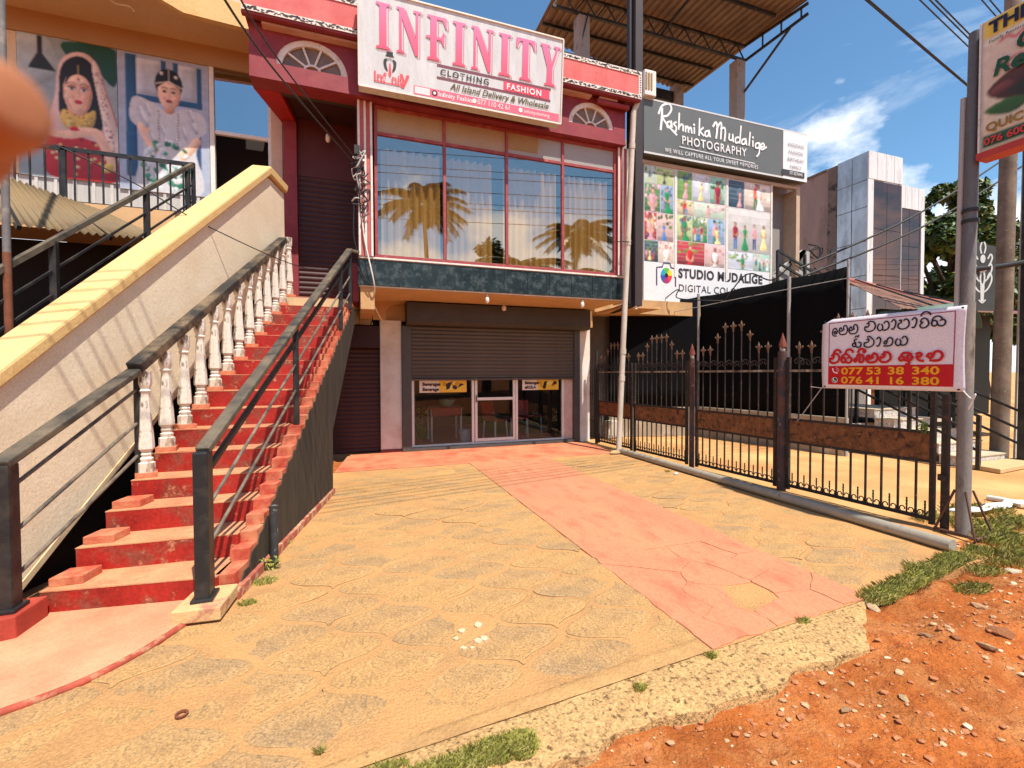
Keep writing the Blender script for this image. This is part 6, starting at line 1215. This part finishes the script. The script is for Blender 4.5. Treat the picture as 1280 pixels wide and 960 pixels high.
b = MB(); b.grid(rows); o = b.build('sheet_roof', M('brown_tin', (.23, .105, .062), .7, .2, 2, dirt=((.13, .06, .04), .35, 1.5, .3)), rest); md = o.modifiers.new('solid', 'SOLIDIFY'); md.thickness = .01
MB().tube([R0, R1], .09, 8).build('ridge', M('ridge_red', (.34, .11, .08), .7), rest, smooth=True)
for f in (.05, .2, .4, .6): MB().tube([R0.lerp(R1, f)+V((0, -.1, .04)), R3.lerp(R2, f*.8+.12)+V((0, 0, .05))], .018, 5).build('tie_bar', m_blk, rest)
b = MB(); b.grid([[V((10.3+.55*math.cos(a)*1.0, y, 2.35+.45*math.sin(a))) for a in [math.pi*k_/10 for k_ in range(11)]] for y in (5.05, 6.3)]); o = b.build('arched_awning', M('awning_green', (.10, .16, .13), .6), rest, smooth=True); md = o.modifiers.new('solid', 'SOLIDIFY'); md.thickness = .02
# steps up to the restaurant, patterned tile risers
rs = thing('restaurant_steps', 'short flight of patterned tile steps with black railings beside the sign pole', 'steps', (9.9, 4.6, 0))
m_ptile = M('patterned_tile', (.60, .55, .50), .4, .25, 22, dirt=((.36, .32, .34), .4, 30, .1)); m_ptop = M('step_top', (.62, .50, .36), .6, .1, 4)
for i in range(5):
    y = 4.55+.34*i; z = .17*(i+1); MB().box(9.35, 10.55, y, y+.33+(1.4 if i == 4 else 0), 0.0 if i == 0 else z-.17, z-.022).build('riser', m_ptile, rs); MB().box(9.33, 10.55, y-.015, y+.335+(1.4 if i == 4 else 0), z-.02, z).build('tread', m_ptop, rs)
for x in (9.30, 10.58):
    for dz in (.30, .55, .85): MB().bar((x, 4.35, .0+dz), (x, 6.2, .92+dz), .035, .035).build('rail', m_blk, rs)
    for y in (4.35, 5.3, 6.2): MB().bar((x, y, 0), (x, y, .86+(y-4.35)*.5), .05, .05).build('post', m_blk, rs)
MB().prism([(9.25, 4.06, 0), (11.2, 4.25, 0), (11.2, 4.54, 0), (9.33, 4.54, 0)], (0, 0, .07)).build('pavement_slab', M('slab_buff', (.58, .40, .2), .9, .1, 3), rs, bevel=.01)
# ================================================================== clad tower and plain wall beyond
tw = thing('clad_tower', 'tall block clad in pale metal panels with bronze glass front', 'building', (21, 14, 0))
YA = 13.0; XA = 19.97; ZA = 10.6
m_clad = M('alu_panel', (.40, .44, .48), .35, .12, 1.5, dirt=((.14, .15, .16), .28, 2, .3), dirt2=((.38, .42, .47), .25, 1), stretch=(1, 1, .35), metal=.75)
m_cladw = M('alu_white', (.66, .67, .68), .45, .06, 2, dirt=((.35, .34, .33), .2, 3, .2), stretch=(3, 3, .3))
core = MB().box(XA+.08, 23.7, YA+.4, 17.5, 0, ZA-1.3).build('core', M('tower_core', (.10, .09, .09), .9), tw)
zs = [0, 1.4, 2.8, 4.2, 5.55, 6.95, 8.35, 9.45, ZA]
ysp = [YA+.35, YA+.80, YA+1.24]
for a, c in zip([YA+.0, YA+.62], [YA+.61, YA+1.24]):
    for z0, z1 in zip(zs[:-1], zs[1:]): MB().box(XA, XA+.07, a+.008, c-.008, z0+.01, z1-.01).build('panel', m_clad, tw, bevel=.004)
MB().box(XA-.01, XA+.32, YA-.04, YA-.001, 0, ZA-1.13).build('corner_trim', m_cladw, tw); 
for i in range(4): x = XA+.0+.52*i; MB().box(x+.008, x+.512, YA-.05, YA+.02, ZA-1.12, ZA).build('panel', m_cladw, tw, bevel=.004)
for i in range(4): x = XA+2.10+.43*i; MB().box(x+.008, x+.422, YA+.1, YA+.17, ZA-2.0, ZA-1.05).build('panel', m_cladw, tw, bevel=.004)
g_br = GLASS('bronze_glass', (.22, .10, .06), .08, 1.65, 0, (.82, .48, .40))
for i in range(2):
    for z0, z1 in zip([0, 1.9, 3.8, 5.6, 7.5], [1.88, 3.78, 5.58, 7.48, ZA-1.14]): MB().box(XA+.33+.87*i+.01, XA+.33+.87*(i+1)-.01, YA+.0, YA+.02, z0, z1).build('pane', g_br, tw)
    for z0, z1 in zip([0, 1.9, 3.8, 5.6, 7.0], [1.88, 3.78, 5.58, 6.98, ZA-2.02]): MB().box(XA+2.12+.72*i+.01, XA+2.12+.72*(i+1)-.01, YA+.12, YA+.14, z0, z1).build('pane', g_br, tw)
MB().box(XA+2.09, XA+2.11, YA-.02, YA+.1, 0, ZA-1.13).build('mullion', m_alu, tw); MB().box(XA+3.58, XA+3.80, YA+.08, YA+.16, 0, ZA-2.0).build('corner_trim', m_cladw, tw)
wl = thing('stained_wall', 'plain pinkish grey building wall with black mould streaks behind the studio', 'building', (20, 17, 0))
MB().box(XA+.05, XA+3, YA+1.25, 22, 0, ZA-.08).build('wall', M('pink_grey', (.30, .23, .21), .95, .1, 1, .3, 20, dirt=((.035, .033, .03), .30, .8, .18), dirt2=((.22, .18, .17), .3, 1.5, .4), stretch=(1, 1.2, .35)), wl)
MB().box(XA-.0, XA+.06, YA+1.26, YA+1.65, 0, ZA-.05).build('pier', M('pier_dark', (.16, .13, .12), .95, .2, 2, dirt=((.04, .04, .035), .35, 2)), wl)
MB().box(XA+.0, XA+.5, YA+1.7, 22, ZA-.12, ZA-.02).build('coping', M('pier_dark', (.16, .13, .12)), wl)
# ================================================================== trees, palms, wires
def tree(name, label, base, h, crown, n, seed, mats, leaf=.16, group=None):
    r = random.Random(seed); t = thing(name, label, 'tree', base, group); base = V(base); tr = MB(); lf = MB(); top = base+V((0, 0, h*.55))
    tr.tube(smoothpts([base, base+V((r.uniform(-.2, .2), r.uniform(-.2, .2), h*.25)), top], 4), [h*.035*(1-.5*i/8) for i in range(9)], 8)
    cl = []
    for i in range(46):
        a = r.uniform(0, 6.28); z = r.uniform(-.9, 1); rad = math.sqrt(max(.05, 1-z*z*.8))*r.uniform(.45, 1); c_ = base+V((crown[0]*rad*math.cos(a), crown[1]*rad*math.sin(a), h*.66+crown[2]*z)); cl.append((c_, r.uniform(.18, .34)*crown[0]))
        if i < 12: tr.tube(smoothpts([base+V((0, 0, h*r.uniform(.3, .55))), (base+V((0, 0, h*.6))).lerp(c_, .5)+V((0, 0, -.2)), c_], 3), [.05*h*.25*(1-.12*k_) for k_ in range(7)], 5)
    for i in range(n):
        c_, R = cl[r.randrange(len(cl))]; d = V((r.gauss(0, 1), r.gauss(0, 1), r.gauss(0, .8))).normalized()*R*r.random()**.4; p = c_+d
        nrm = (d+V((r.uniform(-1, 1), r.uniform(-1, 1), r.uniform(0, 1.3)))*R).normalized(); s_ = leaf*r.uniform(.6, 1.3); a_ = nrm.orthogonal().normalized(); b_ = nrm.cross(a_); th = r.uniform(0, 6.28); e = a_*math.cos(th)+b_*math.sin(th); f_ = nrm.cross(e)
        lf.poly([p-e*s_, p+f_*s_*.45, p+e*s_, p-f_*s_*.45], r.randrange(len(mats)))
    tr.build('trunk', M('bark', (.09, .065, .045), .9, .3, 5), t, smooth=True); lf.build('crown', mats, t, raw=True); return t
def leafmat(n_, c_):
    m = M(n_, c_, .5, .3, 3); return m
LM = [leafmat('leaf_a', (.045, .085, .018)), leafmat('leaf_b', (.075, .125, .022)), leafmat('leaf_c', (.028, .055, .014)), leafmat('leaf_d', (.16, .19, .03))]
p = PY(1183, 440, 14.5); tree('broadleaf_tree', 'dense broadleaf tree right of the clad tower', (p.x, 14.5, 0), 10.6, (2.3, 2.3, 3.4), 24000, 3, LM, .24)
p = PY(1232, 440, 17); tree('broadleaf_tree', 'broadleaf tree seen between the sign pole and the concrete pole', (p.x, 17, 0), 10.4, (2.4, 2.4, 3.6), 18000, 8, LM, .26)
def palm(loc, h, seed, label):
    r = random.Random(seed); t = thing('coconut_palm', label, 'palm', loc, 'palms across the road'); base = V(loc); lean = V((r.uniform(-.8, .8), r.uniform(-.5, .5), 0)); tr = MB(); lf = MB(); top = base+lean+V((0, 0, h))
    tr.tube(smoothpts([base, base+lean*.3+V((0, 0, h*.5)), top], 6), [.22-.09*i/12 for i in range(13)], 8)
    for i in range(30):
        a = i*2.4+r.uniform(-.2, .2); elv = r.uniform(-.25, 1.4); Ln = r.uniform(2.6, 3.9); P_ = []
        for k_ in range(9):
            s_ = k_/8; P_.append(top+V((math.cos(a)*Ln*s_*math.cos(elv*(1-s_)), math.sin(a)*Ln*s_*math.cos(elv*(1-s_)), Ln*(s_*math.sin(elv)-s_*s_*(.42+.30*math.sin(elv))))))
        tr.tube(P_, [.035-.003*k_ for k_ in range(9)], 4, 1)
        for k_ in range(58):
            s_ = .10+.90*k_/58; i0 = min(7, int(s_*8)); q_ = P_[i0].lerp(P_[i0+1], s_*8-i0); d = (P_[i0+1]-P_[i0]).normalized(); sd_ = d.cross(V((0, 0, 1))).normalized()
            for sg in (-1, 1):
                e = (sd_*sg+d*.55+V((0, 0, -.35))).normalized()*(1.15*(1-.55*s_)); e *= r.uniform(.6, 1.1); lf.poly([q_-d*.022, q_+d*.022, q_+e*.55+d*.03, q_+e-V((0, 0, .12)), q_+e*.55-d*.03])
    tr.build('trunk', [M('palm_bark', (.16, .12, .09), .9), LM[1]], t, smooth=True); lf.build('fronds', [LM[0]], t, raw=True); return t
for (x, y, h, s_, lb) in ((5.6, -19, 14.0, 1, 'tallest coconut palm across the road, mirrored in the left upper window'), (17.0, -19, 13.0, 2, 'coconut palm across the road, mirrored in the third upper window'), (12.2, -16, 9.0, 3, 'shorter coconut palm across the road, mirrored between the tall ones'), (22.5, -13, 10.5, 5, 'nearest coconut palm across the road, mirrored in the right upper window'), (8.6, -17, 7.6, 7, 'low coconut palm across the road beside the tallest one'), (19.5, -16, 8.2, 8, 'low coconut palm across the road left of the nearest one')): palm((x, y, 0), h, s_, lb)
for i, (x, y, h) in enumerate(((11.0, -20, 13.0), (15.0, -24, 12.0), (25.5, -18, 13.0))): tree('broadleaf_tree', ('low bushy tree across the road between the palms, nearest the tallest', 'middle bushy tree across the road behind the palms', 'bushy tree across the road at the far right of the palms')[i], (x, y, 0), h, (2.4, 2.4, 3.2), 5000, 20+i, LM, .3, 'trees across the road')
wd_ = V((.982, .19, 0)); k = 0
names = ('lowest', 'second lowest', 'third lowest', 'fourth lowest', 'third highest', 'second highest', 'highest')
for z, y in ((5.75, 2.55), (6.05, 2.75), (6.30, 2.45), (6.55, 2.62), (6.85, 2.85), (7.2, 2.5), (7.5, 2.7)):
    c0 = V((0, y, z)); P_ = [c0+wd_*s_+V((0, 0, .0016*(s_-4)**2*.5)) for s_ in (-34, -22, -12, -4, 4, 12, 22, 34)]
    wire('power_line', P_, .009, names[k]+' of the overhead power lines crossing the sky at top right', 'overhead power lines', sm=5); k += 1
for i, (a, c, lb) in enumerate(((PX(1000, 335, 9.2), PX(1290, 175, 15), 'upper cable slanting across the clad tower'), (PX(1005, 345, 9.2), PX(1290, 200, 15), 'lower cable slanting across the clad tower'))): wire('cable', [a, a.lerp(c, .5)+V((0, 0, -.25)), c], .022, lb, 'cables across the tower')
# ================================================================== grass, weeds, stones, litter
m_gr = [M('grass_a', (.25, .25, .04), .7, .3, 3), M('grass_b', (.38, .34, .08), .7, .3, 3), M('grass_c', (.46, .36, .14), .8, .3, 3)]
def grass(name, label, spots, kind=None, hmul=1.0):
    b = MB(); r = random.Random(hash(name) % 1000 if False else len(spots)*7+3)
    for (x, y, rx_, ry_, n) in spots:
        for i in range(int(n*1.6)):
            a = r.uniform(0, 6.28); q_ = r.random()**.6; px_, py_ = x+rx_*q_*math.cos(a), y+ry_*q_*math.sin(a)
            z = max(dirt_h(px_, py_), -.03 if px_ < 4.8 else -.03); z = max(z, 0.0) if (px_ < 4.8 and py_ > edgeY(px_)-.3) else z
            h_ = r.uniform(.018, .055)*hmul; d = r.uniform(0, 6.28); ln = V((math.cos(d), math.sin(d), 0)); sd_ = V((-ln.y, ln.x, 0))*r.uniform(.0013, .0030); p_ = V((px_, py_, z-.004)); l_ = ln*h_*r.uniform(.2, 1.1)
            b.poly([p_-sd_, p_+sd_, p_+sd_*.7+l_*.45+V((0, 0, h_*.75)), p_+l_+V((0, 0, h_))], r.choices((0, 1, 2), (5, 4, 2))[0])
    o = b.build(name, m_gr, raw=True); o['kind'] = 'stuff'; tag(o, label, 'grass'); return o
gl = []
for t_ in range(16): f_ = t_/15; p = PZ(1085+f_*130, 745-f_*62); gl.append((p.x, p.y-.05, .12, .075, 420))
for (a, c) in ((1150, 712), (1190, 700), (1230, 715), (1215, 740)): p = PZ(a, c); gl.append((p.x, p.y, .14, .09, 260))
grass('verge_grass', 'green grass fringe where the forecourt meets the red dirt', gl)
gl2 = []
for (a, c, n) in ((1225, 660, 700), (1250, 672, 700), (1272, 655, 600), (1240, 640, 300), (1205, 640, 250), (1170, 650, 160), (1278, 690, 300), (1262, 700, 250)): p = PZ(a, c); gl2.append((p.x, p.y, .28, .16, n))
grass('pole_grass', 'taller grass round the foot of the sign pole', gl2, hmul=1.6)
p1, p2, p3 = PZ(650, 932), PZ(590, 950), PZ(555, 962)
grass('kerb_grass', 'grass patch growing over the edge beam in the foreground', [(p1.x, p1.y, .075, .07, 1500), (PZ(620, 940).x, PZ(620, 940).y, .10, .07, 1500), (p2.x, p2.y, .11, .06, 1500), (p3.x-.05, p3.y, .14, .05, 1200), (PZ(480, 962).x, PZ(480, 962).y, .10, .02, 250)], hmul=.6)
grass('crack_weeds', 'small weeds in the cracks of the edge beam and walkway', [(PZ(a, c).x, PZ(a, c).y, w_, w_*.6, n) for a, c, w_, n in ((800, 862, .030, 170), (890, 822, .03, 120), (1005, 778, .04, 120), (400, 942, .015, 40), (835, 590, .05, 60), (355, 680, .06, 120), (330, 728, .09, 320), (310, 755, .05, 150), (0, 800, .06, 120))], hmul=.7)
leafy('weed', 'yellow flowering weed at the foot of the stair wall', 'plant', tuple(PZ(338, 712)), .10, .10, 60, m_leafy, 4, 9, .018)
leafy('weed', 'small bright green weed on the gate plate beside the sign pole', 'plant', tuple(gp(.10, .93, .02)), .12, .10, 40, M('leaf_lime', (.34, .42, .05), .6), 3, 10, .02)
m_st = [M('stone_%d' % i, c, .9, .25, 12, .8, 40, bdist=.01) for i, c in enumerate(((.62, .42, .24), (.52, .30, .16), (.45, .17, .07), (.66, .52, .36)))]
def rock_me(seed, mat):
    r = random.Random(seed); bm = bmesh.new(); bmesh.ops.create_icosphere(bm, subdivisions=1, radius=1)
    for v in bm.verts: v.co *= r.uniform(.6, 1.15); v.co.z *= .55
    me = bpy.data.meshes.new('stone'); bm.to_mesh(me); bm.free(); me.materials.append(mat); return me
rocks = [rock_me(i, m_st[i % 4]) for i in range(10)]
big = [(1092, 762, .05, 'dark angular stone at the end of the grass fringe'), (1222, 758, .05, 'pale flat stone high on the red dirt bank'), (1248, 790, .07, 'long pale stone near the right edge of the dirt'), (1265, 716, .06, 'rounded buff stone beside the grass at the right edge'), (1235, 808, .05, 'broken stone just left of the long pale one'), (1160, 795, .035, 'pale pointed stone mid-way across the dirt'), (1195, 800, .035, 'white flecked stone right of the pointed one'), (955, 868, .022, 'small pale stone at the dirt edge below the walkway'), (1130, 875, .03, 'small flat stone in the middle of the dirt'), (1058, 892, .03, 'round buff stone half buried in the dirt')]
for i, (a, c, s_, lb) in enumerate(big):
    p = PZ(a, c, -.02); p = PZ(a, c, dirt_h(p.x, p.y)); o = OBJ('stone', rocks[i % 10]); o.location = (p.x, p.y, dirt_h(p.x, p.y)+s_*.16); o.scale = (s_*1.2, s_*.8, s_*.8); o.rotation_euler = (rnd.uniform(-.3, .3), rnd.uniform(-.3, .3), rnd.uniform(0, 6)); tag(o, lb, 'stone', 'larger stones on the dirt')
b = MB(); r = random.Random(21); ico = [(v.co.copy(), None) for v in rocks[0].vertices]
for i in range(3200):
    x = r.uniform(.6, 5.6); y = r.uniform(1.0, 2.6)
    if y > edgeY(min(x, 4.8))-.22-(.1*r.random()) and x < 4.85: continue
    s_ = .003+.019*r.random()**3.0; src = rocks[r.randrange(10)]; base = len(b.v); th = r.uniform(0, 6.28); cs, sn = math.cos(th), math.sin(th); z = dirt_h(x, y)+s_*.25; mi_ = r.choices((0, 1, 2, 3), (.8, 3, 6, .25))[0]
    for v in src.vertices: b.v.append((x+s_*(v.co.x*cs-v.co.y*sn)*1.2, y+s_*(v.co.x*sn+v.co.y*cs), z+s_*v.co.z))
    for pl_ in src.polygons: b.f.append(tuple(base+k_ for k_ in pl_.vertices)); b.m.append(mi_)
o = b.build('gravel', m_st, raw=True); o['kind'] = 'stuff'; tag(o, 'loose gravel strewn over the red dirt', 'gravel')
# litter
m_lit = M('litter_white', (.75, .74, .72), .7, .05, 5)
pts = [PZ(1180, 642, .02), PZ(1212, 640, .05), PZ(1240, 636, .03), PZ(1262, 630, .05), PZ(1290, 632, .03)]
b = MB(); sp_ = smoothpts(pts, 6); rows = []
for j in range(3): rows.append([p+V((-.03*(j-1), .10*(j-1)*(.6+.4*math.sin(i)), .025*math.sin(i*.9+j*1.7)+.03)) for i, p in enumerate(sp_)])
b.grid(rows); o = b.build('plastic_sheet', m_lit, smooth=True); md = o.modifiers.new('solid', 'SOLIDIFY'); md.thickness = .004; tag(o, 'crumpled white plastic strip lying in the grass by the sign pole', 'litter')
b = MB(); b.tube(smoothpts([PZ(1235, 622, .03), PZ(1258, 626, .04), PZ(1275, 631, .03)], 4), .035, 6); tag(b.build('white_tube', m_lit, smooth=True), 'short white tube lying beyond the plastic strip', 'litter')
p = PZ(845, 592, .02); o = OBJ('paper_scrap', rock_me(31, m_lit)); o.location = p; o.scale = (.05, .04, .04); tag(o, 'small crumpled white paper at the foot of the drain pipe', 'litter')
b = MB(); r = random.Random(8)
for (a, c, w_) in ((578, 790, .03), (598, 783, .035), (597, 803, .03), (605, 800, .03), (570, 800, .02), (580, 812, .02), (590, 812, .015)):
    p = PZ(a, c); ring = [(p.x+w_*r.uniform(.5, 1.1)*math.cos(t_*.7), p.y+w_*.9*r.uniform(.5, 1.1)*math.sin(t_*.7), .0125) for t_ in range(9)]; b.prism([(q_[0], q_[1], .004) for q_ in ring], (0, 0, .009))
o = b.build('paint_splash', M('paint_white', (.60, .47, .30), .8, .2, 30)); o['kind'] = 'stuff'; tag(o, 'dried white paint splash on the pavers', 'paint')
p = PZ(227, 894, .006); b = MB(); b.tube([(p.x+.022*math.cos(t_*.63), p.y+.022*math.sin(t_*.63), .012) for t_ in range(11)], .006, 5); tag(b.build('rusty_ring', M('rust', (.2, .06, .03), .9)), 'small rusty ring lying on the pavers by the stair apron', 'litter')
p = PZ(343, 705); t = thing('stub_post', 'short peeling black post standing against the stair wall', 'post', (p.x, p.y, 0)); MB().tube([(p.x, p.y, -.02), (p.x, p.y, .48)], .032, 12).build('shaft', M('post_black', (.035, .036, .038), .7, .3, 9, dirt=((.45, .45, .43), .24, 10, .1)), t, smooth=50)
